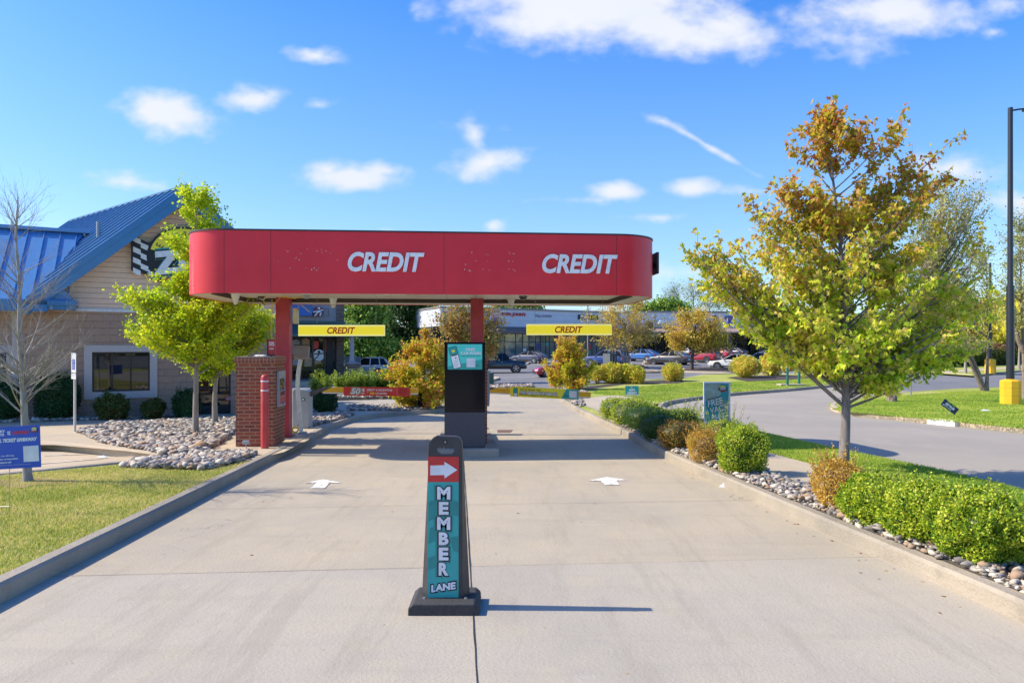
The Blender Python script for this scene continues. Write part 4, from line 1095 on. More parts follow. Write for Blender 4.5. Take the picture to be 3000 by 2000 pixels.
# three bent conduits with a grey box on top
p = at(884, 1271, .13)
t = thing('conduit_stand', 'three bent shiny conduits carrying a tilted grey box beside the left column', 'conduits', tuple(p), 0)
hz = EYE-(1052-HV)/F*p.y - p.z
for i in range(3):
    x = .02 - i*.038
    path = [Vector((x, .02*i, 0)), Vector((x-.03, .02*i, hz*.25)), Vector((x-.07, .02*i, hz*.5)), Vector((x-.085, .02*i, hz*.68)), Vector((x-.06, .02*i, hz*.86)), Vector((x-.015, .02*i, hz))]
    q = []
    for a, b in zip(path[:-1], path[1:]): q += [a, a.lerp(b, .5)]
    q.append(path[-1])
    for _ in range(2): q = [q[0]] + [(q[k-1]+q[k]*2+q[k+1])/4 for k in range(1, len(q)-1)] + [q[-1]]
    MB().tube(q, .015, 10).build('conduit', M_chrome, t, smooth=True)
mb = MB(); mb.obox((.0, 0, hz+.15), (.155, .03, .0), (-.02, .10, -.03), (.012, .0, .125)); b = mb.build('cable_box', M('taupe_enamel', (.28, .26, .24), (.24, .22, .2), rough=.5), t, bevel=.006)
MB().obox((.002, -.005, hz+.287), (.16, .03, .0), (-.02, .11, -.03), (0, 0, .008)).build('lid', M_dgrey, b)
mb = MB().box(-.05, .09, -.1, .1, 0, .05); mb.build('base_box', M_grey, t, bevel=.005)
p2 = at(866, 1268, .13)
t = thing('cable_coil', 'coil of yellow cable on the ground at the foot of the left column', 'cable', tuple(p2), 0)
mb = MB(); random.seed(8)
for k in range(6):
    c = Vector((random.uniform(-.02, .02), random.uniform(-.03, .03), .075+random.uniform(0, .02))); r = random.uniform(.05, .08); tl = random.uniform(-.5, .5)
    mb.tube([c + Vector((r*math.cos(a*.35), r*.5*math.sin(a*.35+tl), r*.9*math.sin(a*.35))) for a in range(19)], .007, 5, cap=False)
mb.build('cable', M_cable, t, smooth=True, fix=False)
t = thing('column_speaker', 'narrow beige box fixed to the right side of the left canopy column', 'speaker box', (-4.65, 14.56, 2.17), LZ)
MB().box(0, .085, -.12, .1, 0, .33).build('housing', M('cream_enamel', (.62, .57, .42), rough=.5), t, bevel=.008)
MB().box(.086, .1, -.02, .02, .28, .4).build('bracket', M_grey, t)

# ------------------------------------------------------------------ barriers
def barrier(px, dd, arm_u, v_arm, droop, label, face):
    x = (px-CU)/F*dd; z = g(x, dd)+.135
    t = thing('barrier_gate', label, 'barrier', (x, dd, z), 0.0)
    mb = MB(); w, h = .2, .95
    prof = [(-w+.02, 0), (w-.02, 0), (w, .03), (w, h-.1), (w-.05, h-.02), (-w+.04, h), (-w, h-.04), (-w, .03)]
    mb.prism(prof, -.16, .18); b = mb.build('housing', M_grey, t, bevel=.02)
    MB().cyl((.07, -.162, h*.74), (.07, -.175, h*.74), .042, n=20).build('badge', M_black, b)
    MB().cyl((.07, -.174, h*.74), (.07, -.18, h*.74), .026, n=20).build('badge_centre', M_white, b)
    rope = MB(); rope.tube([(.04, -.17, h*.28), (.0, -.19, h*.2), (-.05, -.2, h*.08), (-.08, -.2, .01)], .01, 6); rope.build('strap', M_dgrey, b)
    za = EYE-(v_arm-HV)/F*dd - z; x1 = (arm_u-px)/F*dd
    a = MB(); a.add([(p[0], y, p[1]) for y in (-.03, .03) for p in ((.16, za-.16), (.2, za-.02), (.5, za+.075), (.72, za+.075), (.42, za-.045), (.24, za-.14))],
                    [(0, 1, 2, 3, 4, 5), (11, 10, 9, 8, 7, 6)] + [(i, (i+1) % 6, 6+(i+1) % 6, 6+i) for i in range(6)])
    a.build('arm_elbow', M('taupe_arm', (.10, .085, .08), rough=.5), t)
    s = droop
    def bar(xa, xb, o0, o1, y0, y1):
        m = MB(); zz = lambda xx: za + s*(xx-.5)
        m.add([(xx, yy, zz(xx)+oo) for xx in (xa, xb) for yy in (y0, y1) for oo in (o0, o1)], [(0, 1, 3, 2), (4, 6, 7, 5), (0, 4, 5, 1), (2, 3, 7, 6), (0, 2, 6, 4), (1, 5, 7, 3)]); return m
    M_arm = M('arm_yellow', (.78, .45, .015), (.72, .40, .012), rough=.4)
    m = MB(); zz = lambda xx: za + s*(xx-.5)
    m.add([(xx, yy, z_) for yy in (-.035, .035) for (xx, z_) in ((.46, zz(.5)-.045), (.72, zz(.72)+.075), (x1, zz(x1)+.075), (x1, zz(x1)-.045))], [(0, 1, 2, 3), (7, 6, 5, 4)] + [(i, (i+1) % 4, 4+(i+1) % 4, 4+i) for i in range(4)])
    m.build('arm', M_arm, t)
    bar(.5, x1-.01, -.075, -.046, -.025, .025).build('rubber_edge', M_white, t)
    return t, za, zz
bg1, za1, zz1 = barrier(886, 16.6, 1225, 1143, -.012, 'grey barrier gate whose arm carries a red banner over the left lane', 0)
def banner(t, zz, x0, x1, h0, h1, mat):
    m = MB(); m.add([(xx, yy, zz(xx)+o) for xx in (x0, x1) for yy in (-.048, -.04) for o in (h0, h1)], [(0, 1, 3, 2), (4, 6, 7, 5), (0, 4, 5, 1), (2, 3, 7, 6), (0, 2, 6, 4), (1, 5, 7, 3)])
    return m.build('banner', mat, t)
k = 16.6/F; b0, b1 = (1008-886)*k, (1202-886)*k
bn = banner(bg1, zz1, b0, b1, -.115, .095, M('banner_red', hexc(214, 60, 50), rough=.5)); L = b1-b0
def slanted(parent, s, x0, x1, o0, o1, mat, yf=-.052, bold=.04, shear=.2, grow=0, zz=None, name='lettering', thick=.002):
    zc = (zz(x0)+zz(x1))/2; sl = math.atan((zz(x1)-zz(x0))/(x1-x0))
    return letters(parent, s, x0-grow, x1+grow, zc+o0-grow, zc+o1+grow, yf, mat, thick, shear=shear, bold=bold, rot=sl, name=name)
slanted(bn, '50', b0+.10*L, b0+.265*L, -.085, .075, M_paleyel, -.0505, .12, grow=.012, zz=zz1, name='lettering_outline', thick=.001)
slanted(bn, '50', b0+.10*L, b0+.265*L, -.085, .075, M_ink, -.052, .09, grow=.006, zz=zz1, name='lettering_shadow', thick=.001)
slanted(bn, '50', b0+.105*L, b0+.26*L, -.08, .07, M_white, -.054, .05, zz=zz1)
slanted(bn, '%', b0+.27*L, b0+.325*L, -.02, .06, M_white, -.052, .03, zz=zz1)
slanted(bn, 'OFF', b0+.262*L, b0+.32*L, -.08, -.04, M_white, -.052, .03, zz=zz1)
slanted(bn, 'FIRST 3 MONTHS', b0+.35*L, b0+.735*L, .0, .05, M_white, zz=zz1)
slanted(bn, 'OF', b0+.355*L, b0+.375*L, -.04, -.02, M_white, zz=zz1)
slanted(bn, 'ZIPS', b0+.39*L, b0+.465*L, -.075, -.03, M_yellow, zz=zz1)
slanted(bn, 'UNLIMITED', b0+.48*L, b0+.655*L, -.075, -.035, M_white, zz=zz1)
for i, s in enumerate(('INSTANT TIPS', 'UNLIMITED WASHES', 'NO CONTRACT')):
    slanted(bn, s, b0+.83*L, b0+.96*L, .035-i*.05, .055-i*.05, M('banner_dark_red', (.25, .02, .02)), bold=.02, zz=zz1)
mb = MB()
for i in range(3): mb.prism([(b0+.805*L + .008*math.cos(q*.8), zz1(b0+.8*L)+.045-i*.05+.008*math.sin(q*.8)) for q in range(8)], -.052, -.0485)
mb.build('bullet_dots', M_white, bn)
bg2, za2, zz2 = barrier(1366, 16.3, 1730, 1143, -.048, 'grey barrier gate whose arm carries a yellow banner over the right lane', 0)
k = 16.3/F; b0, b1 = (1495-1366)*k, (1694-1366)*k; L = b1-b0
bn = banner(bg2, zz2, b0, b1, -.115, .125, M_yellow)
m = MB(); zc = lambda f: zz2(b0+f*L)
m.prism([(b0+.745*L, zc(.745)-.115), (b1+.001, zc(1)-.115), (b1+.001, zc(1)+.125), (b0+.82*L, zc(.82)+.125)], -.0495, -.0482); m.build('banner_corner', M_teal, bn)
m = MB(); m.prism([(b0+.045*L, zc(.05)-.113), (b0+.108*L, zc(.1)-.113), (b0+.108*L, zc(.1)+.09), (b0+.045*L, zc(.05)+.09)], -.051, -.0482); m.build('phone_picture', M_ink, bn)
m = MB(); m.prism([(b0+.05*L, zc(.05)-.11), (b0+.102*L, zc(.1)-.11), (b0+.102*L, zc(.1)-.03), (b0+.05*L, zc(.05)-.03)], -.052, -.0512); m.build('phone_page', M_white, bn)
m = MB(); m.prism([(b0+.05*L, zc(.05)-.02), (b0+.102*L, zc(.1)-.02), (b0+.102*L, zc(.1)+.08), (b0+.05*L, zc(.05)+.08)], -.052, -.0512); m.build('phone_header', M_teal, bn)
slanted(bn, 'ARE YOU GETTING YOUR', b0+.14*L, b0+.445*L, .05, .08, M_ink, bold=.02, zz=zz2)
slanted(bn, 'MEMBER REWARDS?', b0+.135*L, b0+.69*L, -.045, .025, M_ink, -.0505, .11, grow=.008, zz=zz2, name='lettering_outline', thick=.0012)
slanted(bn, 'MEMBER REWARDS?', b0+.135*L, b0+.69*L, -.045, .025, M_white, -.0535, .04, zz=zz2)
slanted(bn, 'MIGRATE YOUR ACTIVE MEMBERSHIP TO THE APP & START GETTING REWARDS', b0+.13*L, b0+.72*L, -.08, -.06, M_ink, bold=.01, zz=zz2)
slanted(bn, 'GET THE APP', b0+.79*L, b0+.86*L, -.05, -.035, M_ink, bold=.01, shear=0, zz=zz2)
m = MB(); m.prism([(b0+.865*L, zc(.86)-.075), (b0+.975*L, zc(.97)-.075), (b0+.975*L, zc(.97)+.085), (b0+.865*L, zc(.86)+.085)], -.051, -.0496); m.build('white_square', M_white, bn)

# ------------------------------------------------------------------ member lane marker
def member_sign():
    d = 4.66; px = 427.0; zb = g(-.45, d)
    t = thing('lane_marker', 'black freestanding lane marker reading MEMBER LANE with a white arrow', 'lane sign', ((1306-CU)/F*d, d, zb), 0.0)
    X = lambda u: (u-1306)/px
    # foot
    w, dp = .235, .165
    mb = MB(); mb.prism([(-w, 0), (w-.004, 0), (w, .012), (w-.004, .055), (w-.035, .083), (-w+.035, .083), (-w+.002, .055)], -dp, dp)
    mb.build('rubber_foot', M('rubber_black', (.035, .035, .036), (.055, .052, .05), scale=50, rough=.75, bmp=.003), t, bevel=.008)
    # tapered body: rings of an outline with bevelled flanks
    body = MB(); zt = 1.035; h0 = .075
    def sec(z):
        f = (z-h0)/(zt-h0); half = .165 - .047*f; ff = .112; front = -(.055-.02*f); back = -front
        return [(-half, .012, z), (-ff, front, z), (ff+.004, front, z), (half, .012, z), (half-.01, back, z), (-half+.01, back, z)]
    rings = [sec(h0 + (zt-h0)*k/12) for k in range(13)]; V = [p for r in rings for p in r]
    body.add(V, [(k*6+i, k*6+(i+1) % 6, (k+1)*6+(i+1) % 6, (k+1)*6+i) for k in range(12) for i in range(6)] + [tuple(range(5, -1, -1)), tuple(range(72, 78))])
    m_b = M('marker_black', (.03, .03, .033), (.045, .045, .048), scale=8, rough=.42, bmp=.001)
    bo = body.build('body', m_b, t, bevel=.004)
    # head with a grip hole
    zz = zt - .002
    out = [(-.116, zz), (.118, zz), (.112, 1.125), (.10, 1.155), (.075, 1.168), (-.06, 1.172), (-.085, 1.158), (-.112, 1.13)]
    hole = [(-.055, 1.09), (-.055, 1.065), (-.035, 1.046), (.04, 1.046), (.058, 1.065), (.058, 1.09), (.04, 1.095), (.02, 1.09), (0, 1.097), (-.02, 1.091), (-.04, 1.096)]
    hd = MB(); hd.prism(out, -.034, .03, [hole]); hd.build('head', m_b, t, bevel=.003)
    MB().cyl((.0, -.034, 1.133), (.0, -.038, 1.133), .013, n=20).build('rivet_washer', M_ink, t)
    MB().cyl((.0, -.037, 1.133), (.0, -.041, 1.133), .006, n=14).build('rivet', M_steel, t)
    for s in (-1, 1): MB().lathe([(.012, 0), (.01, .01)], c=(s*.14, -.06, .083), n=10).build('clip', M_steel, t)
    # graphic panel follows the front face
    def fy(z): return -(.055-.02*(z-h0)/(zt-h0)) - .0015
    def panel(name, x0, x1, za, zb_, mat, e=0.0, par=None):
        m = MB(); m.add([(x0, fy(za)-e, za), (x1, fy(za)-e, za), (x1, fy(zb_)-e, zb_), (x0, fy(zb_)-e, zb_)] + [(x0, fy(za)-e+.0015, za), (x1, fy(za)-e+.0015, za), (x1, fy(zb_)-e+.0015, zb_), (x0, fy(zb_)-e+.0015, zb_)],
                        [(0, 1, 2, 3), (7, 6, 5, 4), (0, 4, 5, 1), (1, 5, 6, 2), (2, 6, 7, 3), (3, 7, 4, 0)]); return m.build(name, mat, par or t)
    zp0, zp1, zm = .088, 1.034, .862
    P1 = panel('teal_panel', X(1256), X(1345), zp0, zm, M_teal); P2 = panel('red_panel', X(1256), X(1345), zm+.001, zp1, M_signred)
    # flag pattern of the teal panel
    for (a, b, c, dd_) in (((1258, .70), (1290, .72), (1290, .60), (1258, .57)), ((1310, .72), (1344, .70), (1344, .60), (1316, .62)), ((1262, .52), (1288, .55), (1284, .44), (1258, .42)), ((1320, .46), (1344, .47), (1344, .36), (1330, .37)), ((1258, .32), (1285, .35), (1280, .26), (1258, .24))):
        m = MB(); m.add([(X(q[0]), fy(q[1])-.0006, q[1]+.03) for q in (a, b, c, dd_)], [(0, 3, 2, 1)]); m.build('flag_pattern', M_teal2, P1)
    ar = [(1263, .909), (1263, .973), (1304, .976), (1304, 1.0), (1341, .945), (1304, .888), (1304, .911)]
    m = MB(); m.prism([(X(a), b) for a, b in ar], fy(.91)-.004, fy(.91)-.0005); m.build('white_arrow', M_white, P2)
    y = .832
    for ch in 'MEMBER':
        hh = .086; xw = .045 if ch == 'M' else .033; xc = X(1302)
        for (nm, gr, mt, dy, sh_, bd) in (('lettering_shadow', .016, M_teal2, .001, -.006, .14), ('lettering_outline', .008, M_ink, .002, -.002, .12), ('lettering', 0, M_white, .0035, 0, .05)):
            m = MB(); letter_at(m, ch, xc-xw-gr+sh_, xc+xw+gr+sh_*.2, y-hh-gr+sh_, y+gr*.7, fy(y-.04)-dy-.001, .001, 0, bd); m.build(nm, mt, P1, fix=False)
        y -= .102
    for (nm, gr, mt, dy, bd) in (('lettering_outline', .008, M_ink, .002, .12), ('lettering', 0, M_white, .0035, .05)):
        m = MB(); letter_at(m, 'LANE', X(1265)-gr, X(1338)+gr, .135-gr, .183+gr, fy(.15)-dy-.001, .001, .12, bd, rot=R(8)); m.build(nm, mt, P1, fix=False)
member_sign()

# ------------------------------------------------------------------ signs on the ground
def poly_emblem(parent, cx, cz, r, yf):
    """the round emblem: yellow top, white word, red smile, chequered wings"""
    n = 28; e = MB(); e.prism([(cx+r*math.cos(a*6.283/n), cz+r*.82*math.sin(a*6.283/n)) for a in range(n)], yf-.001, yf); e.build('emblem_rim', M_ink, parent)
    r1 = r*.9
    e = MB(); e.prism([(cx+r1*math.cos(R(a)), cz+r1*.82*math.sin(R(a))) for a in range(12, 169, 6)], yf-.002, yf-.001); e.build('emblem_yellow', M_yellow, parent)
    e = MB(); e.prism([(cx+r1*math.cos(R(a)), cz+r1*.82*math.sin(R(a))) for a in range(-160, -19, 7)], yf-.002, yf-.001); e.build('emblem_red', M_signred, parent)
    e = MB()
    for i in range(3):
        for s in (-1, 1): e.box(cx+s*r*1.02-.18*r, cx+s*r*1.02+.18*r, yf-.0022, yf-.001, cz-.42*r+i*.34*r, cz-.30*r+i*.34*r)
    e.build('emblem_stripes', M_ink, parent)
    m = MB(); letter_at(m, 'ZIPS', cx-r*.85, cx+r*.85, cz-r*.32, cz+r*.36, yf-.0035, .001, .2, .1); m.build('emblem_word_edge', M_ink, parent, fix=False)
    m = MB(); letter_at(m, 'ZIPS', cx-r*.8, cx+r*.8, cz-r*.27, cz+r*.31, yf-.005, .001, .2, .04); m.build('emblem_word', M_white, parent, fix=False)
def vacs_sign():
    p = at(2100, 1262, .13); d = p.y; s = d/F; X = lambda u: (u-2100)*s; Z = lambda v: EYE-(v-HV)/F*d - p.z
    t = thing('poster_sign', 'white framed teal poster sign reading FREE VACS standing behind the hedge', 'poster sign', tuple(p), -.02)
    for u in (2073, 2127): MB().box(X(u)-.02, X(u)+.02, .0, .04, -.05, Z(1238)).build('leg', M_black, t)
    MB().box(X(2060), X(2063), -.01, .03, Z(1241), Z(1226)).build('corner_clip', M_black, t); MB().box(X(2138), X(2141), -.01, .03, Z(1241), Z(1226)).build('corner_clip', M_black, t)
    MB().prism([(X(2061), Z(1240)), (X(2139), Z(1240)), (X(2139), Z(1118)), (X(2061), Z(1118))], -.015, .03, [[(X(2066), Z(1235)), (X(2134), Z(1235)), (X(2134), Z(1123)), (X(2066), Z(1123))]]).build('frame', M_white, t, bevel=.003)
    po = MB().box(X(2066), X(2134), -.006, .02, Z(1235), Z(1123)).build('poster', M_teal, t)
    yf = -.0075
    MB().prism([(X(2067), Z(1124)), (X(2109), Z(1124)), (X(2116), Z(1135)), (X(2110), Z(1155)), (X(2095), Z(1168)), (X(2067), Z(1175))], yf, -.0062).build('pale_shape', M('poster_cream', (.45, .50, .36)), po)
    MB().prism([(X(2067), Z(1133)), (X(2080), Z(1136)), (X(2094), Z(1143)), (X(2096), Z(1147)), (X(2090), Z(1154)), (X(2083), Z(1145)), (X(2067), Z(1143))], yf-.001, yf-.0002).build('hose_drawing', M('poster_mint', (.5, .62, .52)), po)
    poly_emblem(po, X(2117), Z(1138), 12*s, yf-.0012)
    for (w_, x0, x1, z0, z1) in (('FREE', 2071, 2119, 1187, 1168), ('VACS', 2080, 2129, 1206, 1187)):
        m = MB(); letter_at(m, w_, X(x0)-.010, X(x1)+.010, Z(z0)-.010, Z(z1)+.010, yf-.002, .001, .2, .08, rot=R(15)); m.build('lettering_outline', M_ink, po, fix=False)
        m = MB(); letter_at(m, w_, X(x0), X(x1), Z(z0), Z(z1), yf-.004, .001, .2, .03, rot=R(15)); m.build('lettering', M('poster_white', (.80, .80, .70)), po, fix=False)
    m = MB(); letter_at(m, 'HEAD OVER TO THE', X(2072), X(2102), Z(1168), Z(1164), yf-.002, .001, .1, .02, rot=R(14)); m.build('lettering', M_ink, po, fix=False)
    m = MB(); letter_at(m, 'FUN', X(2086), X(2120), Z(1226), Z(1213), yf-.002, .001, 0, .07); letter_at(m, 'TO BE CONTINUED', X(2090), X(2128), Z(1232), Z(1228.5), yf-.002, .001, 0, .02); m.build('lettering', MATS['poster_white'], po, fix=False)
vacs_sign()
def yard_sign(u0, u1, v0, v1, vb, label, mat, name='yard_sign', d=None, rot=0.0, ry=0.0):
    uc = (u0+u1)/2; p = at(uc, vb, .13); dd = p.y; s = dd/F
    t = thing(name, label, 'yard sign', tuple(p), ry)
    X = lambda u: (u-uc)*s; Z = lambda v: EYE-(v-HV)/F*dd - p.z
    return t, X, Z, s
t, X, Z, s = yard_sign(1832, 1871, 1130, 1157, 1164, 'small teal yard sign reading NOW HIRING on the far sidewalk edge', M_teal)
for u in (1839, 1864): MB().cyl((X(u), .006, -.03), (X(u), .006, Z(1150)), .006, n=6).build('wire_leg', M_wire, t)
pn = MB().box(X(1832), X(1871), -.004, .004, Z(1157), Z(1130)).build('panel', M_teal, t)
m = MB(); m.box(X(1832), X(1871), -.0055, -.0042, Z(1157.2), Z(1154.6)); letter_at(m, 'NOW', X(1843), X(1861), Z(1145.5), Z(1138.5), -.006, .002, 0, .08); letter_at(m, 'HIRING', X(1838.5), X(1865), Z(1154), Z(1147), -.006, .002, 0, .08); m.build('lettering', M_white, pn, fix=False)
MB().prism([(X(1851)+2*s*math.cos(a), Z(1134)+2*s*math.sin(a)) for a in range(6)], -.006, -.0045).build('emblem', M_yellow, pn)
# tilted sign on the island
p = at(2760, 1224, .13); s = p.y/F
t = thing('tilted_yard_sign', 'navy yard sign reading SIGNS leaning sideways on the grass island', 'yard sign', tuple(p), 0)
c = Vector(((2782.5-2760)*s, 0, (1224-1191)*s)); a = R(-37); ax = Vector((math.cos(a), 0, math.sin(a))); az = Vector((-math.sin(a), 0, math.cos(a)))
hw_, hh_ = 25.5*s, 10.5*s
pn = MB().obox(c, ax*hw_, Vector((0, .004, 0)), az*hh_).build('panel', M('navy', (.012, .03, .10), rough=.5), t)
MB().tube([c - az*hh_ - ax*hw_*.7, c - az*hh_*1.2 - ax*hw_*.95 + Vector((-.15, 0, -.1)), Vector((-.1, 0, -.02))], .004, 5).build('wire_leg', M_wire, t)
MB().tube([c - az*hh_ + ax*hw_*.1, Vector((c.x-.06, 0, c.z-.36))], .004, 5).build('wire_leg', M_wire, t)
def tl(mat, txt, xa, xb, za, zb, bold=.06):
    V, Fs = text_geo(txt, 0, bold); mn = V.min(0); mx = V.max(0); sp = np.maximum(mx-mn, 1e-6)
    out = []
    for q in V:
        a_ = xa + (q[0]-mn[0])/sp[0]*(xb-xa); b_ = za + (q[1]-mn[1])/sp[1]*(zb-za); w = c + ax*hw_*a_ + az*hh_*b_; out.append((w.x, -.0045 - .002*(q[2]+.5), w.z))
    MB().add(out, Fs).build('lettering', mat, pn, fix=False)
tl(M_white, 'SIGNS', -.62, .62, -.25, .45, .08); tl(M_white, '859.577.4455', -.85, .35, -.75, -.4, .04); tl(M('lime', (.25, .6, .06)), 'YARD', -.6, -.1, .6, .88, .05); tl(MATS['lime'], 'FAST', .1, .55, .6, .88, .05)

# blue sign on the left lawn
def blue_sign():
    d = 7.05; zb = g(-5.2, d)+.11; s = d/F; uc = 30.0
    t = thing('blue_yard_sign', 'blue yard sign announcing a ticket giveaway on the left lawn', 'yard sign', ((uc-CU)*s, d, zb), .02)
    X = lambda u: (u-uc)*s; Z = lambda v: EYE-(v-HV)*s - zb
    for u in (27-80, 27, 0-40, 60):
        if u in (60,): continue
        MB().cyl((X(u), .006, -.05), (X(u), .006, Z(1300)), .0035, n=6).build('wire_leg', M_wire, t)
    MB().cyl((X(-53), .006, Z(1485)), (X(27), .006, Z(1483)), .0035, n=6).build('wire_rung', M_wire, t)
    sl = -.055
    def T(u, v): return (X(u), Z(v + sl*(u-115)))
    blue = M('sign_blue', hexc(48, 88, 190), hexc(42, 80, 180), scale=2, rough=.45)
    pn = MB().prism([T(-58, 1368), T(119.5, 1368), T(115.5, 1244), T(-60, 1244)], -.003, .003).build('panel', blue, t)
    yf = -.0042
    def tx(txt, u0, u1, v0, v1, mat, bold=.03, shear=0.0):
        m = MB(); uu = (u0+u1)/2; letter_at(m, txt, X(u0), X(u1), Z(v1+sl*(uu-115)), Z(v0+sl*(uu-115)), yf, .001, shear, bold, rot=-sl); m.build('lettering', mat, pn, fix=False)
    tx('KENTUCKY', -45, 16, 1253, 1261, M_white, .05); tx('WILDCATS', -45, 13, 1263.5, 1271, M_white, .05)
    tx('VS', 22, 31, 1257, 1270, M_white, .05, .15)
    tx('LOUISVILLE', 37, 85, 1258, 1268, M_signred, .05, .1)
    tx('FOOTBALL TICKET GIVEAWAY', -50, 109, 1279, 1290, M_white, .06, .25)
    tx('How to Enter? Step - Scan QR Code', -50, 42, 1327, 1332.5, M_white, .02); tx('to access sweepstakes', -20, 53, 1336.5, 1342, M_white, .03); tx('for a chance to win!', -15, 34, 1345.5, 1351, M_white, .03)
    tx('No purchase necessary. See official rules for details and dates. Giveaway rules apply.', -50, 90, 1356, 1358, M_white, .0)
    m = MB(); q = [(68, 1304), (112, 1304), (114.5, 1350), (70, 1350)]; m.prism([T(a, b) for a, b in q], yf-.001, yf+.001); m.build('white_square', M_white, pn)
    poly_emblem(pn, X(100), Z(1258.5), 9.5*s, yf)
blue_sign()
# disabled parking sign
p = at(218.5, 1263, .13)
t = thing('parking_sign', 'slim post with a white and blue disabled parking sign seen almost edge on', 'parking sign', tuple(p), R(-40))
hp = EYE-(1034-HV)/F*p.y - p.z; s = p.y/F
MB().box(-.03, .03, -.015, .025, 0, hp-.02).build('post', M('zinc_post', (.52, .52, .50), rough=.5, metal=.2), t)
q = MB().box(-.15, .15, -.022, -.017, hp-.45, hp); q.build('plate', M_white, t, bevel=.004)
MB().box(-.15, .15, -.022, -.017, hp-.60, hp-.47).build('small_plate', M_white, t, bevel=.004)
MB().box(-.09, .09, -.026, -.0225, hp-.38, hp-.14).build('blue_field', M('disabled_blue', (.02, .09, .42)), t)
m = MB(); m.cyl((-.01, -.0265, hp-.18), (-.01, -.028, hp-.18), .02, n=12); m.tube([(-.01, -.028, hp-.2), (0, -.028, hp-.27), (.05, -.028, hp-.28), (.06, -.028, hp-.34)], .008, 4)
m.tube([Vector((.0+.05*math.cos(a), -.028, hp-.31+.045*math.sin(a))) for a in [2.4+i*.4 for i in range(10)]], .006, 4); letter_at(m, 'VAN ACCESSIBLE', -.12, .12, hp-.55, hp-.52, -.0235, .001, 0, .02)
m.build('wheelchair_symbol', M_white, t)
# litter
p = at(2118, 1426, 0); t = MB().add([(-.06, 0, 0), (.05, -.02, .0), (.06, .05, .0), (.02, .02, .06), (.0, .03, .03)], [(0, 1, 3), (1, 2, 3), (0, 3, 4), (2, 4, 3), (0, 4, 2, 1)]).build('paper_scrap', M_white)
t.location = p; tag(t, 'crumpled white paper on the concrete by the right kerb', 'litter')
p = at(298, 1341, .0); t = MB().add([(-.1, 0, 0.01), (.08, -.03, .0), (.1, .05, .0), (0, .06, .03)], [(0, 1, 2, 3), (3, 2, 1, 0)]).build('paper_scrap', M_white, fix=False); t.location = p + Vector((0, 0, .01)); tag(t, 'flat white paper lying in the parking bay on the left', 'litter')
# fallen leaves
M_fall = mat_leaf('fallen_leaf', [(.20, .07, .03), (.35, .16, .05), (.12, .05, .03), (.40, .25, .08)], trans=.1)
def fallen(P, label):
    P = np.array(P); n = len(P); T, Fc = LEAF_OVAL; k = len(T); a = rng.random(n)*6.28; s = .02+.025*rng.random(n)
    V = np.einsum('nij,vj->nvi', rotz(a), T*np.array([1, 1, 1.6]))*s[:, None, None]
    V[:, :, 2] = np.abs(V[:, :, 2]) + .002; V += P[:, None, :]; Fa = (np.array(Fc)[None] + (np.arange(n)*k)[:, None, None]).reshape(-1, 3)
    o = np_mesh('fallen_leaves', V.reshape(-1, 3), Fa, M_fall); tag(o, label, 'leaves', kind='stuff')
L = []
for k in range(34):
    y = random.uniform(4, 13); x = KR(y).x - abs(random.gauss(.05, .12)) - .03; L.append((x, y, g(x, y)))
fallen(L, 'dry fallen leaves gathered along the right kerb')
L = []
for k in range(30):
    y = random.uniform(3.6, 14); x = random.uniform(KL(y).x+.1, KR(y).x-.2); L.append((x, y, g(x, y)))
fallen(L, 'few dry leaves scattered over the concrete lanes')

# ------------------------------------------------------------------ car wash building
BZ = R(28.3)
BO = (-9.97, 20.94)
M_cmu = mat_brick('split_face_block', (.46, .30, .21), (.41, .27, .19), (.35, .235, .17), .405, .203, .007, bmp=.012, nb=.012, ns=16, var=(.46, .33, .25))
M_siding = mat_brick('tan_siding', (.90, .62, .44), (.88, .60, .43), (.42, .30, .22), 60, .155, .006, offset=0, bmp=.01, nb=.0005)
M_trim = M('white_trim', (.72, .70, .68), rough=.6)
M_stucco = M('pale_surround', (.56, .48, .44), (.52, .45, .41), scale=20, rough=.9, bmp=.003)
M_roof = M('blue_roof', (.006, .15, .36), (.006, .135, .33), scale=2, rough=.32, metal=.0, coat=.5)
M_frame = M('dark_bronze_frame', (.02, .018, .022), rough=.4)
M_glass = mat_glass('window_glass', (.012, .014, .013), .02, .0)
def BL(u, v, off=0.0):
    x, z = pl(BO, BZ, u, v, off); return x, z
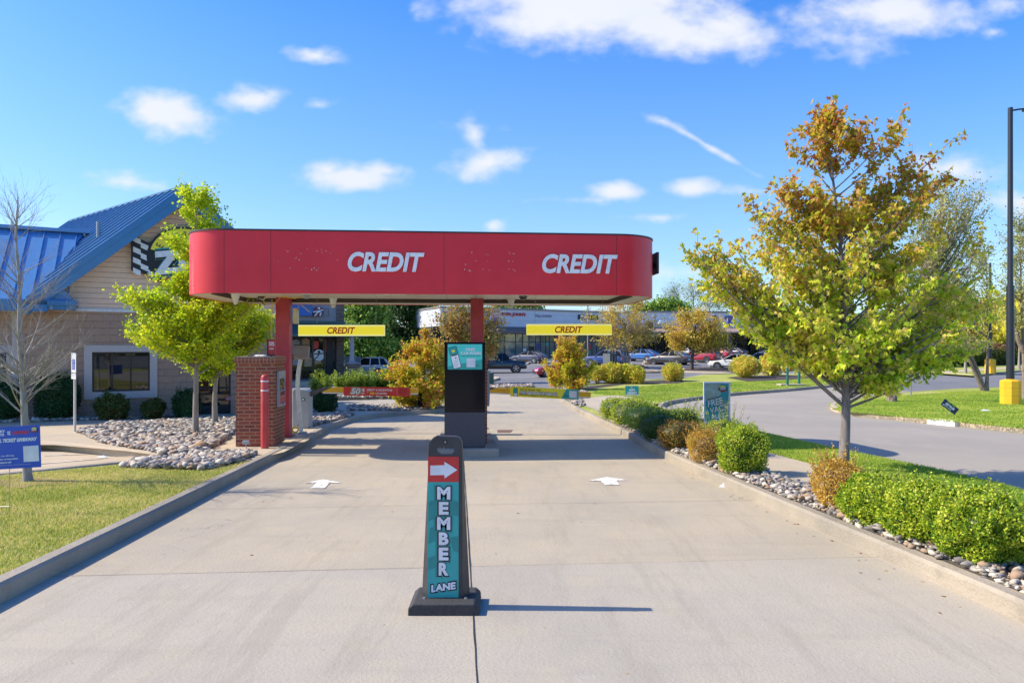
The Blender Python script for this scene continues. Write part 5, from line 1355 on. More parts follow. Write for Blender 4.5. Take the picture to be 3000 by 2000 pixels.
def build_wash():
    zb = -.62
    t = thing('car_wash_building', 'tan block car wash building with blue metal gable roof and round wall sign', 'building', (BO[0], BO[1], 0), BZ)
    xl, xr = -16.0, 3.02
    band = BL(300, 910)[1]
    # front wall with openings
    def rect(u0, v0, u1, v1):
        a, z1 = BL(u0, v0); b, z0 = BL(u1, v1); return (a, b, z0, z1)
    W = (BL(270, 1090)[0], BL(439, 1090)[0], BL(270, 1148)[1], BL(270, 1031)[1])
    D = (BL(583, 1100)[0], BL(676, 1100)[0], zb+.1, zb+2.75)
    W2 = (BL(-62, 1090)[0], BL(19, 1090)[0], BL(10, 1151)[1], BL(10, 1033)[1])
    wl = MB(); wl.prism([(xl, zb-.3), (xr, zb-.3), (xr, band), (xl, band)], 0, .2, [[(q[0], q[2]), (q[1], q[2]), (q[1], q[3]), (q[0], q[3])] for q in (W, D, W2)])
    wl.add([(xr, .2, zb-.3), (xr, 9, zb-.3), (xr, 9, band), (xr, .2, band)], [(0, 1, 2, 3)])
    wl.build('block_wall', M_cmu, t)
    # gable wall with siding
    gx = 3.05; ga = BL(548, 590)[1]
    pass
    MB().box(-3.4, xr+.01, -.035, .03, band-.035, band+.06).build('band_trim', M_trim, t, bevel=.005)
    # pilaster and window surround
    a, _ = BL(36, 1100); b, _ = BL(52, 1100); MB().box(a, b, -.06, .0, zb-.2, band-.04).build('pilaster', M_stucco, t)
    def window(q, nm, sur, n):
        if sur: 
            s = .2; MB().prism([(q[0]-s, q[2]-s*1.05), (q[1]+s, q[2]-s*1.05), (q[1]+s, q[3]+s), (q[0]-s, q[3]+s)], -.045, .0, [[(q[0], q[2]), (q[1], q[2]), (q[1], q[3]), (q[0], q[3])]]).build('window_surround', M_stucco, t)
        f = MB(); f.prism([(q[0], q[2]), (q[1], q[2]), (q[1], q[3]), (q[0], q[3])], .05, .12, [[(q[0]+.045+(q[1]-q[0]-.045)/n*i, q[2]+.05), (q[0]+(q[1]-q[0]-.045)/n*(i+1), q[2]+.05), (q[0]+(q[1]-q[0]-.045)/n*(i+1), q[3]-.05), (q[0]+.045+(q[1]-q[0]-.045)/n*i, q[3]-.05)] for i in range(n)])
        fr = f.build(nm, M_frame, t)
        MB().box(q[0]+.02, q[1]-.02, .085, .09, q[2]+.02, q[3]-.02).build('pane', M_glass, fr)
        return fr
    window(W, 'window', True, 3); window(W2, 'window', True, 3)
    window((D[0], D[0]+(D[1]-D[0])*.5, D[2], D[3]), 'side_light', False, 1)
    dr = window((D[0]+(D[1]-D[0])*.5+.01, D[1], D[2], D[3]), 'door', False, 1)
    x0 = D[0]+(D[1]-D[0])*.5
    MB().box(D[0]+.02, D[1]-.02, .045, .05, zb+1.0, zb+1.06).build('mid_rail', M_frame, dr)
    hd = MB(); hd.tube([(x0+.12, .05, zb+1.02), (x0+.12, -.02, zb+1.03), (x0+.12, -.02, zb+1.28), (x0+.12, .05, zb+1.29)], .015, 6); hd.build('handle', M_black, dr)
    st = MB().box(x0+.3, x0+.5, .046, .049, zb+.62, zb+.76).build('sticker', M_signred, dr)
    m = MB(); letter_at(m, 'PLEASE', x0+.32, x0+.48, zb+.71, zb+.74, .0445, .001, 0, .05); letter_at(m, 'CLOSE DOOR', x0+.32, x0+.48, zb+.65, zb+.68, .0445, .001, 0, .05); m.build('lettering', M_white, st, fix=False)
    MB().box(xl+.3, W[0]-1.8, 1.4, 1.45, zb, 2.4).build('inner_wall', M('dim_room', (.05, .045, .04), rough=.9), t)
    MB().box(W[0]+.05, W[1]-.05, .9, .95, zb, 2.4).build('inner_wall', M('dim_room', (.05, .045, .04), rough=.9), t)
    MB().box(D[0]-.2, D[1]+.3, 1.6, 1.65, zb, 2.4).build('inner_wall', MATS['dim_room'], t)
    # ---- gable roof: rake in front, swept back along the ridge
    A = Vector((*BL(548, 545, -.5), 0)); ax_, az_ = A.x, A.y
    L_ = BL(78, 874, -.5); lx, lz = L_
    rx = ax_ + (ax_-lx)*.93; rz_ = az_ - (az_-lz)*.93
    ca, sa = math.cos(-BZ), math.sin(-BZ)
    rv = Vector((-7.2, 5.7, 0)); rd = Vector((rv.x*ca - rv.y*sa, rv.x*sa + rv.y*ca, 0))
    y0 = -.5
    P0 = Vector((lx, y0, lz)); P1 = Vector((ax_, y0, az_)); P2 = Vector((rx, y0, rz_))
    back = rd
    th = Vector((0, 0, -.12))
    rf = MB()
    def slab(a, b, c, d):
        rf.add([a, b, c, d, a+th, b+th, c+th, d+th], [(0, 1, 2, 3), (7, 6, 5, 4), (0, 4, 5, 1), (1, 5, 6, 2), (2, 6, 7, 3), (3, 7, 4, 0)])
    slab(P0, P1, P1+back, P0+back); slab(P1, P2, P2+back*1.0, P1+back)
    ro = rf.build('gable_roof', M_roof, t)
    MB().prism([(lx+.35, band), (xr, band), (rx-.8, rz_-.02), (ax_-.22, az_-.17), (lx+.35, lz+.0)], .03, .2).build('siding_wall', M_siding, t)
    # standing seams, parallel to the rake
    rb = MB(); n = 19
    for i in range(n+1):
        o = back*(i/n); d = (P1-P0).normalized(); up = Vector((-(P1-P0).z, 0, (P1-P0).x)).normalized()
        if up.z < 0: up = -up
        a, b = P0+o, P1+o; c = (a+b)/2 + up*.02
        rb.obox(c, (b-a)/2, back.normalized()*.012, up*.028)
    rb.build('standing_seams', M_roof, ro)
    rc = MB(); rc.tube([P1+Vector((0, 0, .02)), P1+back+Vector((0, 0, .02))], .05, 6); rc.build('ridge_cap', M_roof, ro)
    # rake fascia boards
    fb = MB(); hgt = .36
    for (a, b) in ((P0, P1), (P1, P2)):
        dn = Vector((0, 0, -hgt/ max(.5, abs((b-a).normalized().x))))
        q = [a, b, b+dn, a+dn]; e = Vector((0, -.05, 0))
        fb.add(q + [p+e for p in q], [(0, 1, 2, 3), (7, 6, 5, 4), (0, 4, 5, 1), (1, 5, 6, 2), (2, 6, 7, 3), (3, 7, 4, 0)])
    fo = fb.build('rake_fascia', M_roof, t)
    fb = MB()
    for (a, b) in ((P0, P1), (P1, P2)):   # step line in the fascia
        off_ = Vector((0, -.055, -.19)); fb.obox((a+b)/2+off_+Vector((0, 0, .0)), (b-a)/2, Vector((0, .008, 0)), Vector((0, 0, .008)))
    fb.build('fascia_edge', M_roof, fo)
    # soffit under the rake
    sf = MB()
    for (a, b) in ((P0, P1), (P1, P2)):
        dn = Vector((0, 0, -.30/ max(.5, abs((b-a).normalized().x))))
        sf.add([a+dn, b+dn, b+dn+Vector((0, .56, 0)), a+dn+Vector((0, .56, 0))], [(0, 1, 2, 3)])
    sf.build('rake_soffit', M_roof, t, fix=False)
    # eave return box
    e0 = BL(75, 905, -.55)[0]; e1 = BL(222, 905, -.3)[0]; zt = BL(150, 878, -.5)[1]; zl = BL(150, 907, -.5)[1]
    ev = MB(); ev.box(e0, e1, -.62, .0, zl, zt); ev.box(e0-.02, e1+.05, -.66, .02, zt-.16, zt-.02); ev.prism([(e0, zt), (e1-.02, zt), (e1-.35, zt+.4), (e0+.5, zt+.35)], -.5, -.05)
    ev.build('eave_return', M_roof, t, bevel=.01)
    # ---- main roof to the left
    r0 = BL(245, 684, 2.5); zr = r0[1]; xr_ = r0[0]; ez = BL(20, 878, -.5)[1]; ex = BL(70, 878, -.5)[0]
    mr = MB(); a = Vector((-17, -.55, ez)); b = Vector((ex+.2, -.55, ez)); c = Vector((xr_, 2.5, zr)); d = Vector((-17, 2.5, zr))
    mr.add([a, b, c, d, a+th, b+th, c+th, d+th], [(0, 1, 2, 3), (7, 6, 5, 4), (0, 4, 5, 1), (1, 5, 6, 2), (2, 6, 7, 3), (3, 7, 4, 0)])
    mr.add([d, c, c+Vector((0, 4, -3)), d+Vector((0, 4, -3))], [(0, 1, 2, 3)])
    mo = mr.build('main_roof', M('blue_roof_sunlit', (.11, .27, .50), (.10, .25, .47), scale=2, rough=.28, coat=.6), t, fix=False)  # paler copy of the roof blue: brightness from sun and sky put into the colour
    rb = MB(); x = -16.9; dd = Vector((0, 3.05, zr-ez)); nn = Vector((0, -dd.z, dd.y)).normalized()
    while x < xr_+.1:
        f = 1.0; p = Vector((x, -.55, ez)); rb.obox(p + dd/2 + nn*.02, dd/2, Vector((.013, 0, 0)), nn*.028); x += .42
    rb.build('standing_seams', MATS['blue_roof_sunlit'], mo)
    MB().box(-17, xr_+.25, 2.35, 2.65, zr-.02, zr+.10).build('ridge_cap', MATS['blue_roof_sunlit'], mo, bevel=.03)
    MB().box(-17, ex+.55, -.66, -.55, ez-.30, ez+.02).build('eave_fascia', M_roof, t, bevel=.008)
    MB().box(-17, ex+.4, -.55, .0, ez-.30, ez-.27).build('eave_soffit', M_trim, t)
    # vent pipe
    v0 = BL(288, 690, 1.1); MB().cyl((v0[0], 1.1, v0[1]-.05), (v0[0], 1.1, v0[1]+.42), .055, n=14).build('vent_pipe', M_grey, t, smooth=True)
    # downspout at the far right
    MB().box(xr-.12, xr-.02, -.08, -.001, zb, band-.05).build('downspout', M_cmu, t)
    # ---- wall sign
    cx, cz = BL(543, 760); sg = MB(); rxx, rzz = 1.05, .98; yb = -.14
    sg.prism([(cx+rxx*math.cos(a*.2244), cz+rzz*math.sin(a*.2244)) for a in range(28)], yb, -.01)
    sb = sg.build('wall_sign', M_ink, t)
    wn2 = MB()
    for s in (-1, 1):
        wn2.prism([(cx+s*.55, cz-.62), (cx+s*1.45, cz-.42), (cx+s*1.45, cz+.60), (cx+s*1.38, cz+.62), (cx+s*1.05, cz+.44), (cx+s*.55, cz+.4)], yb+.01, -.012)
    wn2.build('sign_wing', M_ink, sb)
    ck = MB()
    for s in (-1, 1):
        for i in range(4):
            for j in range(7):
                if (i+j) % 2 == 0:
                    xx = 1.40-.2*i; z0 = cz-.50+j*.155 - .02*i - (.06 if True else 0) + .5*(.0); sh = .07
                    if xx - .2 < .58: continue
                    top = cz+.56-(1.40-xx)*.5
                    if z0+.155 > top: continue
                    ck.add([(cx+s*xx, yb+.006, z0+sh), (cx+s*(xx-.2), yb+.006, z0-.02), (cx+s*(xx-.2), yb+.006, z0+.135), (cx+s*xx, yb+.006, z0+.155+sh)], [(0, 1, 2, 3)])
    ck.build('chequer', M_white, sb, fix=False)
    yl = MB(); R1, R2 = .96, .60
    o_ = [(cx+R1*math.cos(R(a)), cz+.05+R1*.9*math.sin(R(a))) for a in range(12, 169, 6)]; i_ = [(cx+R2*math.cos(R(a)), cz+.02+R2*.82*math.sin(R(a))) for a in range(165, 11, -8)]
    yl.prism(o_ + i_, yb-.012, yb); yl.build('yellow_arc', M_yellow, sb)
    wc = MB(); wc.prism([(cx+.56*math.cos(R(a)), cz+.0+.56*.8*math.sin(R(a))) for a in range(5, 176, 9)], yb-.010, yb); wc.build('white_dome', M_white, sb)
    rd_ = MB(); rd_.prism([(cx+.93*math.cos(R(a)), cz-.05+.9*.93*math.sin(R(a))) for a in range(-150, -29, 6)], yb-.012, yb); rd_.build('red_arc', M_signred, sb)
    for i, ch in enumerate('EXPRESS'):
        an = R(152 - i*20.5); r = .79; m = MB(); px, pz = cx+r*math.cos(an), cz+.03+r*.88*math.sin(an)
        letter_at(m, ch, px-.045, px+.045, pz-.10, pz+.10, yb-.022, .01, 0, .0, rot=an-math.pi/2); m.build('lettering', M_ink, sb, fix=False)
    for nm, gr, mt, dy, bd in (('word_halo', .085, M_teal, .03, .14), ('word_edge', .045, M_ink, .045, .12), ('word', 0, M_white, .06, .06)):
        m = MB(); letter_at(m, 'ZIPS', cx-.95-gr, cx+.95+gr, cz-.42-gr, cz+.30+gr, yb-dy, .02, .12, bd, rot=R(9)); m.build(nm, mt, sb, fix=False)
    m = MB(); letter_at(m, 'CAR WASH', cx-.42, cx+.42, cz-.76, cz-.60, yb-.022, .01, 0, .04); m.build('lettering', M_white, sb, fix=False)
build_wash()

# ------------------------------------------------------------------ low building with stone corner behind the lanes
PO = (-15.0, 50.0)
def PL(u, v, off=0.0): return pl(PO, BZ, u, v, off)
M_stonev = mat_brick('ledge_stone', (.26, .20, .16), (.15, .115, .10), (.09, .07, .06), .34, .10, .012, bmp=.03, nb=.01, ns=8, var=(.36, .29, .22))
M_green = M('green_metal', (.035, .11, .10), (.03, .095, .085), scale=2, rough=.5)
M_gstucco = M('grey_stucco', (.30, .29, .30), (.27, .26, .27), scale=6, rough=.9)
def build_clinic():
    z0 = -.75
    t = thing('clinic_building', 'grey stucco building with a stone corner pier and green awning behind the left lane', 'building', (PO[0], PO[1], 0), BZ)
    zf = PL(900, 1111)[1]; zt = PL(900, 986)[1]; zs = PL(900, 946)[1]
    xl = PL(700, 1000)[0]-6; xr = PL(1007, 1050)[0]; xs = PL(986, 1000)[0]
    H = 7.2
    MB().box(xl, xs, .3, 12, zf-.8, H).build('wall', M_gstucco, t)
    MB().box(xs, xr, -.12, 12, zf-.8, H+.3).build('stone_pier', M_stonev, t)
    MB().box(xl, xs, .0, .3, zs, H-.1).build('upper_panel', M_gstucco, t)
    a, b = PL(905, 903), PL(964, 927); MB().prism([(a[0]-4, b[1]), (b[0], b[1]), (b[0], a[1]), (a[0]-4, a[1])], -.03, 0, [[(a[0]-3.96, b[1]+.04), (b[0]-.04, b[1]+.04), (b[0]-.04, a[1]-.04), (a[0]-3.96, a[1]-.04)]]).build('panel_reveal', M('reveal_grey', (.2, .2, .21)), t)
    MB().box(xl, xr+.05, -.16, .35, zs-.05, zs+.16).build('cornice', M_green, t)
    # awning
    aw = MB(); ax1 = PL(1046, 985)[0]+.2; ax0 = PL(780, 985)[0]-5
    zb_ = PL(1000, 987)[1]; aw.add([(ax0, -2.2, zb_+.15), (ax1, -2.2, zb_+.15), (ax1, 0, zs-.04), (ax0, 0, zs-.04), (ax0, -2.2, zb_-.02), (ax1, -2.2, zb_-.02), (ax1, 0, zb_-.02), (ax0, 0, zb_-.02)], [(0, 1, 2, 3), (7, 6, 5, 4), (0, 4, 5, 1), (1, 5, 6, 2), (2, 6, 7, 3), (3, 7, 4, 0)])
    a_ = aw.build('awning', M_green, t)
    rb = MB(); x = ax0
    while x < ax1:
        p = Vector((x, -2.2, zb_+.16)); q = Vector((x, 0, zs-.03)); rb.obox((p+q)/2, (q-p)/2, Vector((.03, 0, 0)), Vector((0, 0, .03))); x += .6
    rb.build('awning_seams', M_green, a_)
    # column with a stone foot
    cx, _ = PL(1031, 1050, -1.9); zc = PL(1031, 1063, -1.9)[1]
    co = MB(); co.lathe([(.3, 0), (.3, .08), (.2, .12), (.17, .3), (.15, zb_-zc-.2), (.2, zb_-zc-.05), (.2, zb_-zc)], c=(cx, -1.9, zc), n=18); co.build('column', M('pinkish_column', (.40, .36, .38), rough=.7), t, smooth=True)
    MB().box(cx-.42, cx+.42, -2.32, -1.48, zf-1, zc-.06).build('column_foot', M_stonev, t)
    MB().box(cx-.5, cx+.5, -2.4, -1.4, zc-.06, zc+.02).build('foot_cap', M_gstucco, t)
    # storefront
    us = [780, 820, 853, 883, 918, 952, 983]; xs_ = [PL(u, 1050)[0] for u in us]
    fr = MB(); zm = PL(900, 1082)[1]
    holes = []
    for i in range(len(xs_)-1):
        holes.append([(xs_[i]+.06, zf+.1), (xs_[i+1]-.06, zf+.1), (xs_[i+1]-.06, zm-.04), (xs_[i]+.06, zm-.04)])
        holes.append([(xs_[i]+.06, zm+.04), (xs_[i+1]-.06, zm+.04), (xs_[i+1]-.06, zt-.1), (xs_[i]+.06, zt-.1)])
    fr.prism([(xs_[0]-.05, zf), (xs_[-1]+.05, zf), (xs_[-1]+.05, zt), (xs_[0]-.05, zt)], .15, .27, holes); sf = fr.build('storefront', M_frame, t)
    MB().box(xs_[0], xs_[-1], .2, .22, zf+.02, zt-.02).build('pane', M_glass, sf)
    MB().box(PL(964, 1050)[0]-.15, PL(964, 1050)[0]+.35, .12, .15, zf+.05, zt-.1).build('door_stile', M_ink, sf)
    # posters behind the glass
    po = [M_signred, M_white, M('photo_tan', (.45, .30, .16)), M('photo_grey', (.3, .3, .32))]
    pm = MB(); q = MB(); s = MB()
    for (u, v, w, h, m_) in ((866, 1015, 14, 22, 3), (897, 1010, 12, 20, 2), (926, 1010, 10, 12, 0), (958, 1012, 10, 20, 0), (975, 1012, 6, 18, 0), (934, 1052, 10, 14, 2), (905, 1060, 12, 14, 2), (872, 1060, 12, 10, 3), (975, 1050, 6, 10, 0)):
        x, z = PL(u, v); k = 50/F
        e = MB(); e.prism([(x-w*k, z-h*k), (x+w*k*.8, z-h*k*.9), (x+w*k, z+h*k*.7), (x+w*k*.2, z+h*k), (x-w*k*.9, z+h*k*.8)], .185, .196); e.build('window_poster', po[m_], sf)
    x, z = PL(936, 1040); e = MB(); e.prism([(x+.42*math.cos(a*.35), z+.42*math.sin(a*.35)) for a in range(18)], .17, .184); dk = e.build('round_decal', M_white, sf)
    e = MB(); e.cyl((x, .165, z+.24), (x, .16, z+.24), .1, n=12); e.tube([(x-.35, .163, z+.08), (x, .163, z+.1), (x+.38, .163, z+.14)], .05, 4); e.tube([(x, .163, z+.08), (x-.12, .163, z-.15), (x-.3, .163, z-.25)], .05, 4); e.build('figure_symbol', M_ink, dk)
    # wall sign with a running figure
    x0, z0_ = PL(858, 912); x1, _ = PL(925, 912); zc_ = PL(890, 911)[1]
    bl = M('sign_cobalt', (.01, .12, .42), rough=.4)
    e = MB(); e.prism([(x0-6, zc_-.42), (x1-.35, zc_-.36), (x1-.35, zc_-.12), (x1+.25, zc_-.1), (x1+.25, zc_+.2), (x1-.9, zc_+.22), (x1-1.1, zc_+.55), (x0-6, zc_+.55)], -.35, .0); sg = e.build('wall_sign', bl, t)
    x, z = PL(930, 913); e = MB(); e.prism([(x+.38*math.cos(a*.35), z+.38*math.sin(a*.35)) for a in range(18)], -.42, -.2); d = e.build('maroon_disc', M('maroon', (.16, .03, .05)), sg)
    e = MB(); e.cyl((x+.02, -.43, z+.24), (x+.02, -.47, z+.24), .085, n=14); e.tube([(x-.4, -.45, z-.05), (x, -.45, z+.02), (x+.32, -.45, z+.12)], .05, 5); e.tube([(x+.0, -.45, z+.02), (x-.18, -.45, z-.2), (x-.3, -.45, z-.34)], .06, 5); e.tube([(x+.02, -.45, z-.02), (x+.18, -.45, z-.12), (x+.06, -.45, z-.32)], .055, 5); e.build('running_figure', M_white, d)
    # pavement in front
    MB().add([(xl, -3.2, zf-.03), (xr+4.5, -3.2, zf-.03), (xr+4.5, 1, zf-.03), (xl, 1, zf-.03), (xl, -3.2, zf-.6), (xr+4.5, -3.2, zf-.6), (xr+4.5, 1, zf-.6), (xl, 1, zf-.6)], [(0, 1, 2, 3), (7, 6, 5, 4), (0, 4, 5, 1), (1, 5, 6, 2), (2, 6, 7, 3), (3, 7, 4, 0)]).build('raised_pavement', M_walk, t)
build_clinic()
# fence by the clinic
xx = [at(u, 1108) for u in (1009, 1030)]
p = Vector(((1009-CU)/F*60, 60, -.95)); t = thing('board_fence', 'pale wooden board fence beside the stone pier of the clinic', 'fence', tuple(p), R(5))
for k in range(9): MB().box(.16*k, .16*k+.14, 0, .02, 0, 1.9).build('board', M_gstucco if k % 2 else M('fence_grey', (.36, .34, .33), rough=.9), t)
MB().box(0, 1.45, .02, .06, 1.5, 1.6).build('rail', MATS['fence_grey'], t)

# ------------------------------------------------------------------ shopping strip
MO = ((1550-CU)/F*97, 97.0)
M_fac = M('pale_blue_grey_wall', (.60, .62, .66), (.56, .58, .62), scale=.6, rough=.8)
M_awn = M('brown_awning', (.16, .12, .11), (.13, .10, .09), scale=3, rough=.7)
def build_mall():
    def ML(u, v, off=0.0): return pl(MO, BZ, u, v, off)
    t = thing('shopping_strip', 'long low shopping strip with a pale front, brown awnings and glass shopfronts', 'building', (MO[0], MO[1], 0), BZ)
    zf = ML(1480, 1049)[1]; zr = ML(1560, 905)[1]; zaw0 = ML(1500, 957)[1]; zaw1 = ML(1500, 971)[1]; zw = ML(1500, 974.5)[1]
    xl = ML(1290, 1000)[0]; xr = ML(1835, 1000)[0]
    MB().box(xl, xr, .0, 14, zaw0-.05, zr-.22).build('front_wall', M_fac, t)
    MB().box(xl-.1, xr, -.15, 14.1, zr-.22, zr).build('roof_coping', M('coping_taupe', (.27, .24, .23)), t)
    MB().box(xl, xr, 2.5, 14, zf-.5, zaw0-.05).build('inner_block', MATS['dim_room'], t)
    gm = MB(); 
    for zz in (zaw0+.9, zaw0+1.8, zaw0+2.7): gm.box(xl, xr, -.004, 0, zz-.015, zz+.015)
    gm.build('wall_joint', M('joint_grey', (.33, .35, .38)), t)
    aw = MB(); aw.add([(xl, -1.8, zaw1), (xr, -1.8, zaw1), (xr, 0, zaw0), (xl, 0, zaw0), (xl, -1.8, zaw1-.3), (xr, -1.8, zaw1-.3), (xr, 0, zaw1-.3), (xl, 0, zaw1-.3)], [(0, 1, 2, 3), (7, 6, 5, 4), (0, 4, 5, 1), (1, 5, 6, 2), (2, 6, 7, 3), (3, 7, 4, 0)]); aw.build('awning', M_awn, t)
    # shopfront
    us = [1415, 1437, 1459, 1481, 1514, 1534, 1553, 1573, 1587, 1602, 1613, 1628, 1663, 1679, 1689, 1700, 1722, 1738, 1752, 1765, 1790, 1810, 1832]
    xs = [ML(u, 1000)[0] for u in us]; zm = ML(1500, 1000.5)[1]; zt = zw
    fr = MB(); holes = []
    for i in range(len(xs)-1):
        if xs[i+1]-xs[i] < .3: continue
        holes.append([(xs[i]+.06, zf+.1), (xs[i+1]-.06, zf+.1), (xs[i+1]-.06, zm-.05), (xs[i]+.06, zm-.05)])
        holes.append([(xs[i]+.06, zm+.05), (xs[i+1]-.06, zm+.05), (xs[i+1]-.06, zt-.05), (xs[i]+.06, zt-.05)])
    fr.prism([(xs[0]-.1, zf), (xs[-1]+.1, zf), (xs[-1]+.1, zt), (xs[0]-.1, zt)], .3, .42, holes); sf = fr.build('shopfront', M_frame, t)
    MB().box(xs[0], xs[-1], .34, .36, zf, zt).build('pane', mat_glass('shop_glass', (.16, .19, .18), .05), sf)
    MB().box(xs[0]-3.4, xs[0]-.1, .1, 2, zf-.3, ML(1430, 1020)[1]).build('low_wall', M_walk, t)
    MB().box(ML(1632, 1000)[0], ML(1672, 1000)[0], .28, .33, ML(1650, 1024)[1], zt).build('pink_panel', M('shop_pink', (.42, .12, .20)), sf)
    MB().box(ML(1633, 1000)[0], ML(1645, 1000)[0], .27, .32, zf, zm).build('blue_poster', M('poster_blue', (.06, .08, .3)), sf)
    for (u0, u1, v0, v1, m_) in ((1500, 1513, 1022, 1034, M_green), (1445, 1455, 1002, 1012, M_yellow), (1535, 1545, 1020, 1028, M_white), (1552, 1568, 1014, 1034, M_ink), (1576, 1586, 1004, 1024, M('poster_blue', (.06, .08, .3))), (1600, 1611, 1003, 1012, M_teal), (1690, 1700, 1006, 1028, M_signred), (1725, 1735, 1008, 1022, M_signred), (1726, 1732, 1028, 1036, M_teal)):
        a, z1 = ML(u0, v0); b, z0 = ML(u1, v1); MB().box(a, b, .325, .338, z0, z1).build('window_poster', m_, sf)
    MB().box(xl, xr, -4, .3, zf-.5, zf-.02).build('pavement', M_walk, t)
    # writing on the front
    def sign(u0, u1, v0, v1, txt, mat, shear=0.0, bold=.04, th=.12, yf=-.12, edge=None, nm='letter_row'):
        a, z1 = ML(u0, v0); b, z0 = ML(u1, v1)
        if edge: m = MB(); letter_at(m, txt, a-.08, b+.08, z0-.08, z1+.08, yf+.04, .05, shear, bold+.06); m.build('lettering_outline', edge, t, fix=False)
        m = MB(); letter_at(m, txt, a, b, z0, z1, yf, th, shear, bold); return m.build(nm, mat, t, fix=False)
    redl = M('letter_red', (.55, .01, .02), rough=.4)
    sign(1469.5, 1539, 914.5, 929, "PAPA JOHN'S", redl, .08, .02, edge=None); M('letter_dark_green', (.02, .06, .03))
    a, z1 = ML(1441, 918); b, z0 = ML(1468, 927)
    m = MB(); m.prism([(a, z0-.05), (b, z0-.05), (b, z0+.3), ((a+b)/2+.35, z1+.15), ((a+b)/2-.35, z1+.15), (a, z0+.3)], -.12, 0); lg = m.build('logo_plate', M_white, t)
    m = MB(); m.tube([Vector(((a+b)/2 + (b-a)*.42*math.cos(R(q)), -.13, z1-.05 + .33*math.sin(R(q)))) for q in range(20, 161, 14)], .05, 5); m.build('logo_arc', MATS['letter_dark_green'], lg)
    m = MB(); letter_at(m, "PAPA JOHN'S", a+.08, b-.08, z0, z0+.28, -.14, .02, 0, .04); m.build('lettering', redl, lg, fix=False)
    sign(1566, 1588, 921, 929, 'Pizz', M('letter_grey', (.33, .32, .42)), .25, .03)
    sign(1588, 1616, 922.5, 929, 'A CUISINE', MATS['letter_grey'], .1, .05)
    a, z1 = ML(1693, 921.5); b, z0 = ML(1752, 937); MB().box(a, b, -.15, 0, z0, z1).build('sign_box', M_ink, t)
    sign(1698, 1720, 922.5, 935.5, 'SUN', M_white, 0, .0, .02, -.17); sign(1725, 1746, 922.5, 935.5, 'TAN', M_yellow, 0, .0, .02, -.17)
    # small gooseneck and parapet pipe
    # ---- right wing, nearly facing the viewer
    WO = ((1835-CU)/F*106.5, 106.5); wz = R(4)
    def WL(u, v, off=0.0): return pl(WO, wz, u, v, off)
    w = thing('shopping_strip', 'right wing of the shopping strip, partly hidden by the autumn trees', 'building', (WO[0], WO[1], 0), wz)
    zf = WL(1950, 1052)[1]; zr = WL(1950, 911)[1]; za = WL(1950, 960)[1]; zb_ = WL(1950, 972)[1]
    x0, x1 = WL(1833, 1000)[0], WL(2480, 1000)[0]
    MB().box(x0, x1, 0, 14, za, zr-.25).build('front_wall', M_fac, w)
    MB().box(x0-.1, x1, -.15, 14.1, zr-.25, zr).build('roof_coping', MATS['coping_taupe'], w)
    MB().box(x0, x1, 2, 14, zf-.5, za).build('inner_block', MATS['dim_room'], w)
    aw = MB(); aw.add([(x0, -2, zb_), (x1, -2, zb_), (x1, 0, za+.1), (x0, 0, za+.1), (x0, -2, zb_-.2), (x1, -2, zb_-.2), (x1, 0, zb_-.2), (x0, 0, zb_-.2)], [(0, 1, 2, 3), (7, 6, 5, 4), (0, 4, 5, 1), (1, 5, 6, 2), (2, 6, 7, 3), (3, 7, 4, 0)]); aw.build('awning', M('rosy_awning', (.36, .25, .22), rough=.8), w)
    fr = MB(); holes = []; n = 30
    for i in range(n):
        a = x0+.1+(x1-x0-.2)/n*i; b = x0+.1+(x1-x0-.2)/n*(i+1)
        holes.append([(a+.06, zf+.1), (b-.06, zf+.1), (b-.06, zf+2.6), (a+.06, zf+2.6)]); holes.append([(a+.06, zf+2.7), (b-.06, zf+2.7), (b-.06, zb_-.3), (a+.06, zb_-.3)])
    fr.prism([(x0, zf), (x1, zf), (x1, zb_-.2), (x0, zb_-.2)], .3, .42, holes); sf = fr.build('shopfront', M_frame, w)
    MB().box(x0, x1, .34, .36, zf, zb_-.2).build('pane', M_glass, sf)
    for k in range(8):
        x = x0 + 2 + k*(x1-x0-3)/7; MB().box(x-.2, x+.2, -2, -1.6, zf, zb_-.15).build('post', M('post_brown', (.07, .055, .05)), w)
    a, z1 = WL(1875, 924); b, z0 = WL(1914, 965); MB().box(a, b, -.5, 0, z0, z1).build('white_bay', M_white, w); MB().box(a+1.0, b-.2, -.55, -.5, z0+.2, z1-1).build('bay_sign', M('maroon', (.16, .03, .05)), w)
    a, z1 = WL(1923, 939); b, z0 = WL(1955, 949); MB().prism([(a, z0), (b, z0), (b-1, z1), (a+.3, z1)], -1.2, 0).build('small_awning', M_white, w)
    m = MB(); a, z1 = WL(2085, 924); b, z0 = WL(2105, 935); letter_at(m, 'GRILL', a, b, z0, z1, -.12, .12, 0, .08); m.build('letter_row', MATS['letter_dark_green'], w, fix=False)
    a, z1 = WL(2122, 925); b, z0 = WL(2150, 936); m = MB(); letter_at(m, 'CAFE', a, b, z0, z1, -.12, .12, 0, .08); m.build('letter_row', M('poster_blue', (.06, .08, .3)), w, fix=False)
    MB().box(x0, x1, -4.5, .3, zf-.6, zf-.02).build('pavement', M_walk, w)
build_mall()
